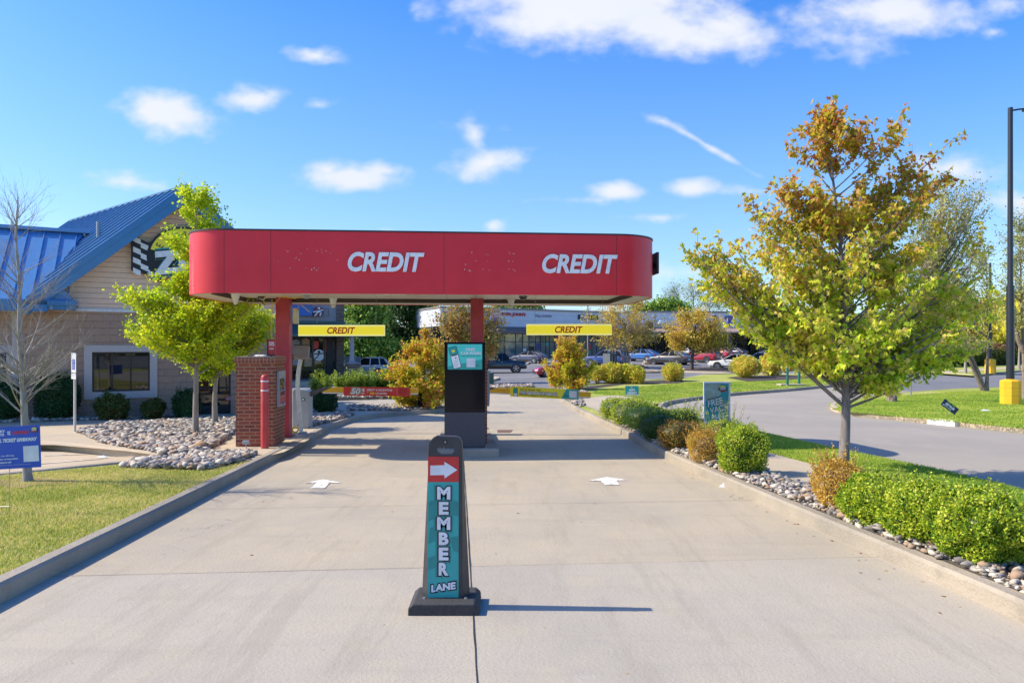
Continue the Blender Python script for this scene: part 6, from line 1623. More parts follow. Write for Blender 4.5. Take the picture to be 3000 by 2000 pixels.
# a brick building glimpsed behind the trees left of the middle column
p = ((1290-CU)/F*112, 112.0)
t = thing('brick_shop', 'low tan brick shop glimpsed behind the autumn trees left of the middle column', 'building', (p[0], p[1], 0), BZ)
z1 = EYE-(977-HV)/F*112; M_tb = mat_brick('tan_brick', (.50, .30, .17), (.45, .27, .16), (.40, .32, .25), .4, .2, .02, bmp=.01)
MB().box(-6, 5.5, 0, 10, -.3, z1).build('wall', M_tb, t); MB().box(-6.1, 5.6, -.1, 10.1, z1, z1+.35).build('coping', M_brown, t); MB().box(-4, 2, -.05, 0, .3, 2.6).build('shopfront', M_glass, t)

# feather flags
def flag(u, v0, v1, dd, label):
    x = (u-CU)/F*dd; zb = g(x, dd); z0, z1 = EYE-(v1-HV)/F*dd, EYE-(v0-HV)/F*dd
    t = thing('feather_flag', label, 'flag', (x, dd, zb), .3)
    MB().cyl((0, 0, 0), (0, 0, z1-zb), .03, n=8).build('pole', M_grey, t)
    MB().prism([(.03, z0-zb), (.75, z0-zb), (.8, z0-zb+1.2), (.03, z0-zb+1.2)], -.01, .01).build('flag_cloth', M('flag_violet', (.12, .07, .38)), t)
    MB().prism([(.03, z0-zb+1.2), (.8, z0-zb+1.2), (.62, z1-zb-.2), (.03, z1-zb)], -.01, .01).build('flag_top', M('flag_lilac', (.55, .45, .68)), t)
flag(1443, 922, 954, 92, 'violet and lilac feather flag in front of the shop with red lettering')
flag(2132, 932, 955, 98, 'violet and lilac feather flag in front of the right wing')

# ------------------------------------------------------------------ vehicles
M_tyre = M('tyre_rubber', (.015, .015, .016), rough=.85)
M_rim = M('alloy_rim', (.5, .5, .52), rough=.25, metal=.9)
M_carglass = mat_glass('car_glass', (.006, .008, .010), .03, ior=1.33)
M_tail = M('tail_light', (.45, .01, .015), rough=.2, coat=1)
M_head = M('head_light', (.75, .76, .78), rough=.12, coat=1)
M_clad = M('dark_cladding', (.03, .03, .032), rough=.6)
def car(kind, color, loc, rz, label, L=4.7, Wd=1.82, group='cars parked on the lot', cat='car', name='parked_car'):
    """front of the car looks along +x before turning"""
    t = thing(name, label, cat, tuple(loc), rz, group)
    hw = Wd/2; h2 = L/2
    P = dict(sedan=dict(belt=.95, roof=1.45, c=[(-.93*h2, .98), (-.60*h2, 1.36), (-.38*h2, 1.45), (.02*h2, 1.44), (.42*h2, .98)], hood=.80, tail=1.0, wb=.29),
             suv=dict(belt=1.08, roof=1.70, c=[(-.97*h2, 1.12), (-.80*h2, 1.62), (-.55*h2, 1.70), (.05*h2, 1.68), (.44*h2, 1.12)], hood=1.0, tail=1.12, wb=.29),
             pickup=dict(belt=1.22, roof=1.88, c=[(-.10*h2, 1.25), (-.04*h2, 1.84), (.0, 1.88), (.22*h2, 1.86), (.42*h2, 1.25)], hood=1.15, tail=1.22, wb=.30))[kind]
    gz = .22 if kind == 'sedan' else (.26 if kind == 'suv' else .38); wr = .33 if kind == 'sedan' else (.37 if kind == 'suv' else .42)
    wx = [.60*h2, -.58*h2]
    # body as stations from rear to front: x, half width, z low, z shoulder, z top
    st = [(-1.0, .80, gz+.20, .72*P['tail'], P['tail']*.80), (-.985, .90, gz+.06, .72*P['tail'], P['tail']*.93), (-.95, .95, gz, .75*P['tail'], P['tail']*.99),
          (-.75, .99, gz, .78*P['tail'], P['belt']+.02), (-.4, 1.0, gz, .8*P['belt'], P['belt']), (0, 1.0, gz, .8*P['belt'], P['belt']), (.35, 1.0, gz, .8*P['belt'], P['belt']-.01),
          (.52, .99, gz, .78*P['hood'], P['hood']+.07), (.75, .97, gz, .76*P['hood'], P['hood']+.01), (.92, .92, gz, .7*P['hood'], P['hood']*.90), (.985, .82, gz+.05, .62*P['hood'], P['hood']*.76), (1.0, .70, gz+.15, .56*P['hood'], P['hood']*.66)]
    mb = MB(); V = []; m = 8
    for (fx, fw, zl, zs, zt) in st:
        x = fx*h2; w = fw*hw
        V += [(x, -w*.86, zl), (x, -w*.985, zl+.12), (x, -w, zs), (x, -w*.90, zt), (x, w*.90, zt), (x, w, zs), (x, w*.985, zl+.12), (x, w*.86, zl)]
    Fs = [(i*m+k, i*m+(k+1) % m, (i+1)*m+(k+1) % m, (i+1)*m+k) for i in range(len(st)-1) for k in range(m)] + [tuple(range(m-1, -1, -1)), tuple(range((len(st)-1)*m, len(st)*m))]
    mb.add(V, Fs); b = mb.build('body', color, t, smooth=True)
    c = P['c']; zb = P['belt']-.01
    # cabin glass
    gl = MB(); top = .70*hw; bot = .90*hw
    def wz(z): f = (z-zb)/(P['roof']-zb); return bot + (top-bot)*max(0, min(1, f))
    gp = [(c[0][0], zb)] + c[1:4] + [(c[4][0], zb)]
    nn = len(gp)
    gl.add([(x, -wz(z), z) for (x, z) in gp] + [(x, wz(z), z) for (x, z) in gp], [tuple(range(nn)), tuple(range(2*nn-1, nn-1, -1))] + [(i, (i+1) % nn, nn+(i+1) % nn, nn+i) for i in range(nn)])
    gl.build('windows', M_carglass, t)
    # roof skin and pillars
    rf = MB(); e = .015
    rp = [c[1], c[2], c[3]]
    rf.add([(x, s*(wz(z)+e), z+dz) for dz in (.0, .03) for s in (-1, 1) for (x, z) in rp], [(0, 1, 4, 3), (1, 2, 5, 4), (6, 9, 10, 7), (7, 10, 11, 8), (0, 6, 7, 1), (1, 7, 8, 2), (3, 4, 10, 9), (4, 5, 11, 10), (0, 3, 9, 6), (2, 8, 11, 5)])
    rf.build('roof', color, t)
    pi = MB()
    segs = [(c[0][0], zb, c[1][0], c[1][1], .09 if kind != 'pickup' else .12), (c[4][0], zb, c[3][0], c[3][1], .045)]
    midx = (c[2][0]*.5+c[3][0]*.5); segs.append((midx+.05, zb, midx, P['roof'], .045))
    if kind != 'pickup': segs.append((c[2][0]-.15 if kind == 'suv' else c[0][0]+.55, zb, c[2][0]-.05, P['roof'], .05))
    for s in (-1, 1):
        for (xa, za, xb, zb2, w) in segs:
            a = Vector((xa, s*(wz(za)+.008), za)); d = Vector((xb, s*(wz(zb2)+.008), zb2)); pi.obox((a+d)/2, (d-a)/2, Vector((w, 0, 0)), Vector((0, .014, 0)))
    pi.build('pillars', color, t)
    if kind == 'suv':
        rr = MB()
        for s in (-1, 1): rr.tube([(c[1][0]+.2, s*.62*hw, P['roof']+.02), (c[1][0]+.3, s*.62*hw, P['roof']+.07), (c[3][0]-.3, s*.62*hw, P['roof']+.06), (c[3][0]-.15, s*.62*hw, P['roof']+.02)], .018, 6)
        rr.build('roof_rails', M_rim, t)
    if kind == 'pickup':
        MB().box(-.96*h2, c[0][0]-.02, -hw*.78, hw*.78, P['belt']-.02, P['belt']+.004).build('bed_liner', M_clad, t)
    # wheels
    for x in wx:
        for s in (-1, 1):
            ar = MB(); ar.cyl((x, s*(hw-.20), wr), (x, s*(hw+.004), wr), wr+.07, n=24); ar.build('wheel_arch', M_clad, t)
            w = MB(); w.tube([(x, s*(hw-.21), wr), (x, s*(hw-.02), wr), (x, s*(hw+.012), wr)], [wr, wr, wr*.9], 24); wo = w.build('wheel', M_tyre, t, smooth=True)
            q = MB(); q.cyl((x, s*(hw-.02), wr), (x, s*(hw+.015), wr), wr*.30, n=12); rn = 5
            for k in range(rn):
                a = k*6.283/rn + .3; q.obox((x+math.cos(a)*wr*.4, s*(hw+.013), wr+math.sin(a)*wr*.4), (math.cos(a)*wr*.30, 0, math.sin(a)*wr*.30), (-math.sin(a)*wr*.10, 0, math.cos(a)*wr*.10), (0, .01, 0))
            q.tube([(x+wr*.70*math.cos(k*.3307), s*(hw+.013), wr+wr*.70*math.sin(k*.3307)) for k in range(20)], wr*.055, 4, cap=False)
            q.build('rim', M_rim, wo)
    # lamps, plates, bumper
    tz = P['tail']*.80
    for s in (-1, 1):
        MB().obox((-.965*h2, s*hw*.76, tz), (.05*h2, 0, 0), (-.02*h2, s*hw*.16, 0), (0, 0, .07 if kind == 'sedan' else .12)).build('tail_light', M_tail, t, bevel=.02)
        MB().obox((.955*h2, s*hw*.72, P['hood']*.70), (.05*h2, 0, 0), (-.035*h2, s*hw*.17, 0), (0, 0, .06)).build('headlight', M_head, t, bevel=.02)
        MB().obox((c[4][0]-.15, s*(hw+.07), zb+.06), (.05, 0, 0), (0, .10, 0), (0, 0, .06)).build('mirror', color if kind != 'pickup' else M_clad, t, bevel=.02)
        dh = MB()
        for xx in ((.12, -.30) if kind != 'pickup' else (.1,)): dh.box(xx*h2-.09, xx*h2+.09, s*hw*1.0-.006, s*hw*1.0+.018, zb-.16, zb-.13)
        dh.build('door_handle', M_rim if kind != 'suv' else color, t)
    MB().box(-1.008*h2, -.985*h2, -.26, .26, tz-.28, tz-.15).build('number_plate', M_white, t)
    MB().box(-1.0*h2-.005, -.95*h2, -hw*.8, hw*.8, gz+.02, gz+.16).build('rear_bumper', M_clad if kind != 'pickup' else M_rim, t, bevel=.02)
    MB().box(.93*h2, h2+.005, -hw*.62, hw*.62, gz+.05, gz+.30).build('grille', M_clad if kind != 'pickup' else M_rim, t, bevel=.02)
    sk = MB()
    for s in (-1, 1): sk.box(-.45*h2, .45*h2, s*hw*.94-.03, s*hw*.94+.03, gz-.01, gz+.09)
    sk.build('sill', M_clad, t)
    return t
def pc(u, v, kind, col_, ang, label, L=4.7, Wd=1.82, **k):
    p = at(u, v); p.z = g(p.x, p.y) + .0; return car(kind, col_, p, R(ang), label, L, Wd, **k)
silver = mat_paint('paint_silver', (.42, .43, .45), .3, .2); black = mat_paint('paint_black', (.008, .009, .012), .2)
slate = mat_paint('paint_slate', (.035, .038, .075), .3, .1); redp = mat_paint('paint_red', (.42, .015, .03), .25); redp2 = mat_paint('paint_crimson', (.38, .02, .04), .25)
blue = mat_paint('paint_blue', (.014, .045, .20), .3, .1); azure = mat_paint('paint_azure', (.005, .10, .34), .3, .1); greyp = mat_paint('paint_graphite', (.05, .05, .054), .3, .1)
whitep = mat_paint('paint_white', (.74, .75, .77), .25); maroon = mat_paint('paint_maroon', (.12, .01, .02), .25); blackg = mat_paint('paint_charcoal', (.025, .026, .03), .22, .4); tan = mat_paint('paint_champagne', (.46, .45, .42), .25, .5)
pc(1068, 1103, 'suv', silver, 187, 'silver crossover parked behind the stone column foot of the clinic')
pc(1462, 1091, 'pickup', black, 3, 'black pickup truck driving between the kiosk and the shops', 5.4, 1.95, cat='truck', name='pickup_truck')
pc(1548, 1062.5, 'sedan', slate, 146, 'dark slate blue sedan parked before the shop with red lettering')
pc(1640, 1103, 'sedan', redp, 193, 'red car with its nose showing left of the right autumn bush', 4.5)
pc(1776, 1071, 'suv', blue, 146, 'dark blue crossover beside the multi stemmed lot tree', 5.0, 1.95)
pc(1876, 1057, 'sedan', azure, 142, 'bright blue sedan right of the multi stemmed lot tree', 4.7)
pc(1960, 1067, 'sedan', greyp, 139, 'graphite grey sedan parked left of the single stemmed lot tree', 5.0, 1.9)
pc(2048, 1061, 'suv', redp2, 139, 'crimson crossover behind the trunk of the single stemmed lot tree', 4.8, 1.88)
pc(2100, 1050, 'sedan', redp, 130, 'small red car tucked right behind the crimson crossover', 4.3, 1.75)
pc(2140, 1047, 'sedan', blackg, 132, 'charcoal sedan parked right of the red cars')
pc(2190, 1040, 'sedan', maroon, 128, 'maroon car parked between the charcoal sedan and the far red crossover')
pc(2243, 1038, 'suv', redp, 134, 'bright red crossover at the far right of the parked row', 4.7, 1.85)
pc(2150, 1080, 'sedan', whitep, 152, 'white sedan on the lot behind the big mulch bed shrubs', 4.9, 1.85)
pc(2225, 1084, 'suv', silver, 150, 'silver crossover half hidden behind the mulch bed shrubs', 4.7, 1.85)
pc(2335, 1081, 'sedan', tan, 118, 'champagne sedan seen from behind right of the mulch bed shrubs', 4.8, 1.82)
pc(1880, 1041, 'suv', whitep, 125, 'white crossover seen above the bright blue sedan', 4.7, 1.85)
pc(1997, 1046, 'sedan', whitep, 130, 'white car behind the graphite grey sedan', 4.7, 1.82)
def fc(u, dd, kind, col_, ang, label):
    x = (u-CU)/F*dd; car(kind, col_, (x, dd, g(x, dd)), R(ang), label, group='cars beyond the long hedge')
fc(2700, 88, 'suv', whitep, 170, 'white crossover glimpsed above the left part of the long hedge')
fc(2770, 92, 'sedan', silver, 175, 'silver car glimpsed above the middle of the long hedge')
fc(2862, 90, 'sedan', blue, 172, 'blue car glimpsed above the right part of the long hedge')

# ------------------------------------------------------------------ lamps, posts, boxes
M_pole = M('pole_graphite', (.022, .025, .033), rough=.35)
M_base = M('pole_base_yellow', (.85, .47, .012), (.80, .43, .01), scale=2, rough=.6)
def lamp_post(u, vb, vtop, wpx, hpx, bw, label, arm=True, side=1):
    p = at(u, vb, .13); s = p.y/F
    t = thing('lamp_post', label, 'lamp post', tuple(p), 0, 'lamp posts with yellow bases')
    r = bw*s/2; h = hpx*s
    b = MB(); b.lathe([(r, -.05), (r, h*.92), (r*.9, h*.955), (r*.45, h*1.0)], n=9); b.build('yellow_base', M_base, t)
    for f in (.36, .66): MB().lathe([(r+.002, h*f-.006), (r+.004, h*f), (r+.002, h*f+.006)], n=9).build('base_joint', M('joint_ochre', (.5, .28, .01)), t)
    H = (vb-vtop)*s; pr = wpx*s/2
    mb = MB(); mb.lathe([(pr, h*.98), (pr*.97, H*.4), (pr*.72, H*.402), (pr*.62, H)], n=14); mb.build('pole', M_pole, t, smooth=True)
    if arm:
        MB().tube([(0, 0, H-.12), (side*.35, 0, H-.06), (side*.6, 0, H-.04)], .035, 8).build('arm', M_pole, t)
        MB().box(side*.55 if side > 0 else -1.2, side*.55+.65 if side > 0 else -.55, -.17, .17, H-.12, H-.02).build('lamp_head', M_pole, t, bevel=.03)
lamp_post(2960, 1184, 316, 21, 74, 53, 'tall dark lamp post on the yellow base at the right edge of the lawn island')
lamp_post(2901, 1092, 770, 10, 42, 28, 'dark lamp post with a yellow base beyond the road, behind the leaning tree', False)
x_ = (1722-CU)/F*88; t = thing('lamp_post', 'slim grey lamp post in front of the shops, right of the autumn bush', 'lamp post', (x_, 88, g(x_, 88)), 0)
MB().cyl((0, 0, 0), (0, 0, 9.2), .10, .085, 10).build('pole', M('pole_pinkish_grey', (.30, .26, .26), rough=.6), t); MB().box(-.9, .0, -.15, .15, 9.0, 9.15).build('lamp_head', M_pole, t)
for i, (u, v0, v1) in enumerate(((2307, 1073, 1131), (2341, 1072, 1128))):
    p = at(u, v1, .13); h = (v1-v0)*p.y/F
    t = thing('green_post', ('left' if i == 0 else 'right') + ' one of the two green posts at the kerb of the driveway', 'post', tuple(p), 0, 'green posts by the driveway')
    MB().lathe([(.07, -.05), (.07, h-.06), (.055, h-.01), (.03, h)], n=16).build('tube', M('post_green', (.015, .14, .10), rough=.4), t, smooth=True)
    MB().lathe([(.09, -.03), (.085, .06), (.07, .08)], n=14).build('foot', M_kerb, t)
p = at(2318, 1129, .13); t = MB().box(-.75, .75, -.35, .35, -.1, .1).build('concrete_pad', M_walk, bevel=.01); t.location = p; tag(t, 'small concrete pad at the foot of the left green post', 'pad')
# blue disabled sign on a pole beyond the maple
p = at(2669, 1160, .13); s = p.y/F; h = (1160-1008)*s
t = thing('parking_sign', 'blue disabled parking sign on a thin pole behind the maple foliage', 'parking sign', tuple(p), -.15)
MB().cyl((0, 0, -.03), (0, 0, h), .035, n=8).build('post', M_wire, t)
a_ = MB().box(-.18, .2, -.05, -.035, h-.24, h+.01).build('plate', M('sign_azure', (.03, .22, .62), rough=.5), t, bevel=.02)
b_ = MB().box(-.26, .22, -.06, -.045, h-.52, h-.27).build('plate', MATS['sign_azure'], t, bevel=.02)
letters(b_, 'VAN', -.2, .0, h-.48, h-.32, -.063, M_white, .004, bold=.04)
# mail cluster box
p = at(1787, 1076, .1); s = p.y/F; t = thing('mailbox_cluster', 'grey mailbox cluster with a dark door grid beside the multi stemmed tree', 'mailbox', tuple(p), R(40))
MB().box(-.55, .55, -.5, .5, 0, 1.45).build('cabinet', M('mail_grey', (.13, .15, .15), rough=.6), t, bevel=.02)
MB().box(-.45, .5, -.515, -.5, .15, 1.35).build('door_grid', M_black, t)
mb = MB()
for i in range(2):
    for j in range(6): mb.box(-.25+.45*i-.05, -.25+.45*i+.05, -.53, -.514, .35+.17*j-.03, .35+.17*j+.03)
mb.build('door_labels', M_white, t)
# shopping cart left on the driveway behind the maple trunk
p = at(2490, 1178, .0); t = thing('shopping_cart', 'abandoned shopping cart with a blue handle behind the maple trunk', 'shopping cart', tuple(p), R(175))
fr = MB()
for s_ in (-1, 1):
    fr.tube([(-.42, s_*.25, .98), (-.36, s_*.25, .5), (-.3, s_*.25, .22), (.45, s_*.2, .16)], .013, 6); fr.tube([(-.36, s_*.25, .5), (.42, s_*.2, .55)], .011, 6)
fr.build('frame', M_wire, t)
bk = MB()
for s_ in (-1, 1):
    for k in range(9): x = -.36+.1*k; bk.tube([(x, s_*.25, .5), (x-.02, s_*.27, .93 - .012*k)], .004, 4)
for k in range(6): bk.tube([(-.36, -.25+.1*k, .5), (.44, -.2+.08*k, .54), (.46, -.22+.088*k, .84)], .004, 4)
for z in (.6, .72, .84): bk.tube([(-.38, -.26, z), (.46, -.22, z-.02), (.46, .22, z-.02), (-.38, .26, z)], .004, 4)
bk.build('basket', M_wire, t)
MB().tube([(-.44, -.28, .99), (-.44, .28, .99)], .018, 8).build('handle', MATS['sign_azure'], t)
for (x, y) in ((-.28, -.24), (-.28, .24), (.42, -.19), (.42, .19)): MB().cyl((x, y-.015, .065), (x, y+.015, .065), .065, n=14).build('wheel', M_black, t)
# black loudspeaker at the right end of the canopy
t = thing('canopy_end_box', 'small black box on a bracket at the right end of the canopy', 'box', (2.78, 13.6, 3.1), LZ)
MB().box(.0, .05, -.35, .25, .0, .42).build('housing', M_black, t, bevel=.01); MB().box(-.12, .0, -.05, .05, .16, .24).build('bracket', M_black, t)
# lamp far left of the sign island: litter on the island
p = at(2888, 1205, .13); t = MB().add([(-.2, 0, 0.02), (.15, -.05, .03), (.2, .08, .03), (0, .1, .07)], [(0, 1, 2, 3), (3, 2, 1, 0)]).build('paper_scrap', M_white, fix=False); t.location = p; tag(t, 'white paper scrap on the grass island left of the yellow base', 'litter')

# ------------------------------------------------------------------ plants
B_maple = mat_bark('maple_bark', (.26, .22, .20), (.14, .12, .11)); B_birch = mat_bark('birch_bark', (.34, .26, .20), (.13, .09, .07), 20)
B_pale = mat_bark('pale_bark', (.36, .32, .27), (.22, .19, .15)); B_brown = mat_bark('brown_bark', (.12, .085, .06), (.05, .035, .028)); B_bare = mat_bark('bare_bark', (.42, .38, .33), (.22, .20, .18), 18)
B_stem = mat_bark('shrub_stem', (.16, .11, .07), (.08, .055, .04)); B_dark = mat_bark('dark_twig', (.09, .075, .065), (.05, .04, .035))
L_maple = mat_leaf('maple_leaf', [(.16, .26, .015), (.30, .42, .02), (.54, .55, .04), (.76, .56, .08), (.78, .38, .12)], trans=.5, zgrad=(1.7, 4.6, (.52, .11, .035), .8), clump=1.1, gain=1.75)
L_ginkgo = mat_leaf('ginkgo_leaf', [(.22, .36, .01), (.38, .52, .015), (.56, .64, .02), (.72, .70, .04)], trans=.55, clump=.9)
L_autumn = mat_leaf('autumn_bush_leaf', [(.22, .32, .015), (.48, .52, .02), (.72, .62, .04), (.78, .45, .06), (.70, .26, .09)], trans=.5, zgrad=(1.8, 3.2, (.66, .24, .12), .4), clump=1.1)
L_box = mat_leaf('box_leaf', [(.08, .18, .01), (.17, .29, .015), (.30, .40, .02), (.46, .52, .03), (.66, .66, .09)], trans=.38, clump=3.5)
L_core = mat_leaf('box_core_shade', [(.02, .045, .008), (.03, .06, .01)], trans=.1, gain=1)  # near-black core colour: shade between the leaves put into the colour
L_boxd = mat_leaf('box_leaf_dark', [(.04, .10, .012), (.07, .15, .02), (.13, .22, .02)], trans=.3, clump=2.5)
L_rust = mat_leaf('rusty_box_leaf', [(.18, .14, .02), (.36, .15, .03), (.54, .26, .06), (.36, .34, .04)], trans=.35, clump=3)
L_dry = mat_leaf('dry_box_leaf', [(.30, .20, .03), (.58, .33, .05), (.70, .46, .10), (.46, .42, .05)], trans=.4, clump=3)
L_ever = mat_leaf('dark_evergreen_leaf', [(.012, .045, .015), (.025, .075, .022), (.04, .11, .03)], trans=.2, clump=2)
L_nand = mat_leaf('nandina_leaf', [(.03, .08, .015), (.07, .13, .02), (.16, .10, .03)], trans=.25, clump=2)
L_oak = mat_leaf('big_tree_leaf', [(.07, .15, .022), (.13, .25, .035), (.25, .38, .05), (.40, .48, .08)], trans=.35, clump=.35)
L_lot = mat_leaf('lot_tree_leaf', [(.30, .28, .03), (.52, .42, .05), (.68, .50, .09), (.62, .34, .08)], trans=.4, clump=.5)
L_birch = mat_leaf('birch_leaf', [(.14, .18, .04), (.26, .30, .07), (.42, .42, .12), (.58, .50, .18)], trans=.4, clump=.7)
L_yell = mat_leaf('yellow_tree_leaf', [(.45, .42, .03), (.66, .60, .05), (.80, .66, .08)], trans=.45, clump=.4)
L_hedge = mat_leaf('street_hedge_leaf', [(.24, .32, .02), (.48, .48, .04), (.68, .54, .07), (.62, .36, .08)], trans=.35, clump=1.2)
L_long = mat_leaf('long_hedge_leaf', [(.05, .08, .02), (.08, .12, .025), (.12, .14, .03)], trans=.3, zgrad=(1.3, 1.9, (.32, .10, .06), .6), clump=.5)
L_juni = mat_leaf('juniper_leaf', [(.14, .22, .02), (.26, .34, .03), (.38, .42, .05)], trans=.35, clump=2)

# maple on the right
mb_ = at(2468, 1380, .13); s = mb_.y/F
def ML_(u, v, y=0.0): return ((u-2468)*s, y, (1380-v)*s)
lob = []
for (u, v, ru, rv, ry, w) in ((2412, 375, 40, 52, .15, .6), (2400, 440, 85, 75, .4, 1.2), (2560, 420, 75, 85, .4, .8), (2480, 560, 170, 95, .8, 2.4), (2300, 600, 125, 65, .6, 1.2), (2690, 560, 95, 110, .6, 1.3), (2200, 690, 115, 65, .6, 1.0),
                             (2450, 720, 250, 100, 1.2, 3.6), (2730, 760, 125, 110, .9, 2.0), (2120, 800, 88, 62, .5, .9), (2300, 860, 210, 105, 1.1, 3.2), (2560, 890, 230, 110, 1.3, 3.6), (2790, 900, 85, 80, .8, 1.0), (2240, 955, 130, 55, .8, 1.6), (2420, 1010, 150, 60, .9, 2.0), (2530, 1085, 70, 75, .6, 1.3), (2620, 1060, 70, 40, .6, .8), (2390, 1085, 50, 35, .5, .5), (2700, 1000, 130, 45, .8, 1.2), (2185, 640, 25, 40, .2, .2), (2070, 760, 45, 45, .3, .7), (2040, 720, 18, 25, .15, .25), (2740, 470, 40, 60, .3, .35), (2775, 420, 20, 30, .15, .15), (2840, 860, 50, 60, .5, .6), (2850, 1010, 40, 25, .4, .3), (2340, 410, 18, 30, .15, .2), (2250, 520, 22, 30, .15, .2)):
    x, y, z = ML_(u, v); lob.append((x, 0 if ry < 1 else .1, z, ru*s, ry, rv*s, w))
make_tree('maple_tree', 'maple tree turning from green to orange and red beside the driveway', 'tree', tuple(mb_), [(0, 0, -.1), (.04, 0, .5), (.06, 0, 1.1), (.0, 0, 1.9), (.02, 0, 2.8), (-.1, 0, 3.9), (-.22, 0, 4.9)], .085, lob,
          240, 12, 10, .28, .074, LEAF_MAPLE, L_maple, B_maple, droop=.9, limb_r=.012, spread=.03, rise=.8, seed=4, low=.20)
# ginkgo trees on the left
g1 = at(573, 1274, .13); s = g1.y/F
lob = [((u-573)*s, 0, (1274-v)*s, ru*s, ry, rv*s, w) for (u, v, ru, rv, ry, w) in ((572, 600, 38, 48, .25, .7), (560, 690, 65, 60, .4, 1.1), (590, 765, 60, 70, .45, 1.2), (520, 830, 70, 45, .5, .9), (600, 850, 65, 45, .5, 1.0), (700, 870, 70, 35, .5, .8), (420, 890, 72, 50, .6, 1.3), (520, 920, 120, 80, .8, 2.6), (470, 985, 100, 55, .7, 1.6), (630, 900, 110, 65, .7, 1.4), (600, 1010, 95, 60, .7, 1.5), (630, 640, 30, 40, .2, .15), (372, 850, 18, 20, .2, .12))]
make_tree('ginkgo_tree', 'tall yellow green ginkgo tree on the stone bed in front of the gable', 'tree', tuple(g1), [(0, 0, -.1), (.0, 0, .9), (.03, 0, 2.0), (-.05, 0, 3.2), (.03, 0, 5.2)], .078, lob, 150, 12, 17, .28, .062, LEAF_FAN, L_ginkgo, B_pale, droop=.2, limb_r=.016, spread=.05, rise=.5, seed=9, low=.25)
g2 = at(631, 1243, .13); s = g2.y/F
lob = [((u-631)*s, 0, (1243-v)*s, ru*s, ry, rv*s, w) for (u, v, ru, rv, ry, w) in ((690, 950, 105, 60, .8, 2.2), (650, 1010, 95, 60, .8, 2), (740, 920, 70, 40, .6, 1), (620, 1060, 70, 45, .6, 1.2), (560, 1020, 50, 40, .5, .6), (700, 890, 60, 30, .5, .6), (770, 960, 32, 30, .3, .4))]
make_tree('ginkgo_tree', 'shorter spreading ginkgo tree behind the tall one, nearer the brick kiosk', 'tree', tuple(g2), [(0, 0, -.1), (-.03, 0, .8), (.1, 0, 1.7), (.4, 0, 2.6), (.6, 0, 3.0)], .085, lob, 120, 12, 17, .30, .064, LEAF_FAN, L_ginkgo, B_pale, droop=.2, limb_r=.02, spread=.055, rise=.5, seed=12, low=.3)
# bare young tree on the left lawn
b = at(82, 1410, .12); s = b.y/F
lob = [((u-82)*s, 0, (1410-v)*s, ru*s, ry, rv*s, w) for (u, v, ru, rv, ry, w) in ((50, 620, 55, 90, .25, 1.6), (60, 780, 120, 90, .5, 2), (40, 930, 190, 90, .8, 2.6), (60, 1040, 170, 60, .8, 1.6), (-60, 950, 70, 80, .6, 1), (215, 960, 40, 40, .4, .5), (195, 1040, 30, 30, .4, .5))]
make_tree('bare_tree', 'young leafless grey tree standing behind the blue yard sign', 'tree', tuple(b), [(0, 0, -.05), (-.03, 0, .5), (-.06, 0, 1.2), (-.12, 0, 1.9), (-.10, 0, 2.6), (-.17, 0, 3.2), (-.13, 0, 3.75)], .060, lob, 62, 10, 0, .36, .05, LEAF_OVAL, None, B_bare, droop=0, limb_r=.013, rise=.75, seed=6, low=.24, bare=True, bare_sub=2, jitter=.75)

def bush(u, v, w_px, h_px, label, mat, n, leaf, group=None, seed=1, shape=LEAF_MAPLE, lobes=None, name='autumn_bush'):
    p = at(u, v, .13); s = p.y/F; W = w_px*s/2; H = h_px*s
    lob = lobes or [(0, 0, .17*H, W*.92, W*.8, .15*H, 2.4), (0, 0, .36*H, W*.92, W*.8, .24*H, 2.4), (0, 0, .58*H, W*.68, W*.6, .24*H, 1.8), (-.1*W, 0, .80*H, W*.38, W*.38, .17*H, .9), (.25*W, 0, .72*H, W*.35, W*.35, .16*H, .5), (-.6*W, 0, .45*H, W*.36, W*.36, .2*H, .7), (.6*W, 0, .4*H, W*.36, W*.36, .2*H, .7), (-.35*W, 0, .9*H, W*.12, W*.12, .08*H, .1), (.1*W, 0, .95*H, W*.1, W*.1, .06*H, .1)]
    return make_tree(name, label, 'shrub', tuple(p), [(0, 0, -.05), (0, 0, .3*H), (.05, 0, .6*H), (0, 0, .92*H)], .05, lob, n, 9, 13, .32, leaf, shape, mat, B_dark, group=group, droop=.3, limb_r=.018, spread=.05, rise=.9, seed=seed, low=.04)
bush(1235, 1197, 215, 236, 'yellow and red autumn bush on the median between the two lanes', L_autumn, 135, .085, 'autumn bushes behind the barrier arms', 2)
bush(1668, 1141, 160, 154, 'yellow and orange autumn bush behind the right barrier arm', L_autumn, 125, .10, 'autumn bushes behind the barrier arms', 5)

# clipped box shrubs, right foreground
def shr(u, vb, w, h, dep, n, leaf, mat, label, seed, h0=.13, group='clipped shrubs along the right kerb', name='box_shrub', power=2.8, cat='shrub', **k):
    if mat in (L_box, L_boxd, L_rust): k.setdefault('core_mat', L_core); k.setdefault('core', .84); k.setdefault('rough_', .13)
    p = at(u, vb, h0); p = p + Vector((0, dep*.45, 0)); p.z = g(p.x, p.y) + h0; s = p.y/F
    return make_shrub(name, label, tuple(p), w*s/2, dep/2, h*s/2, n, leaf, mat, B_stem, cat=cat, group=group, power=power, seed=seed, **k)
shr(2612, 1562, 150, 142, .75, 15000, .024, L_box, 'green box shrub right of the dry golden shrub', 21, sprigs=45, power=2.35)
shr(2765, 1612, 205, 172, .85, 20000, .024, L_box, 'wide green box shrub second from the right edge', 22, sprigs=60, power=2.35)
shr(2955, 1685, 230, 208, .8, 20000, .023, L_box, 'large green box shrub cut by the right edge of the view', 23, sprigs=55, power=2.35)
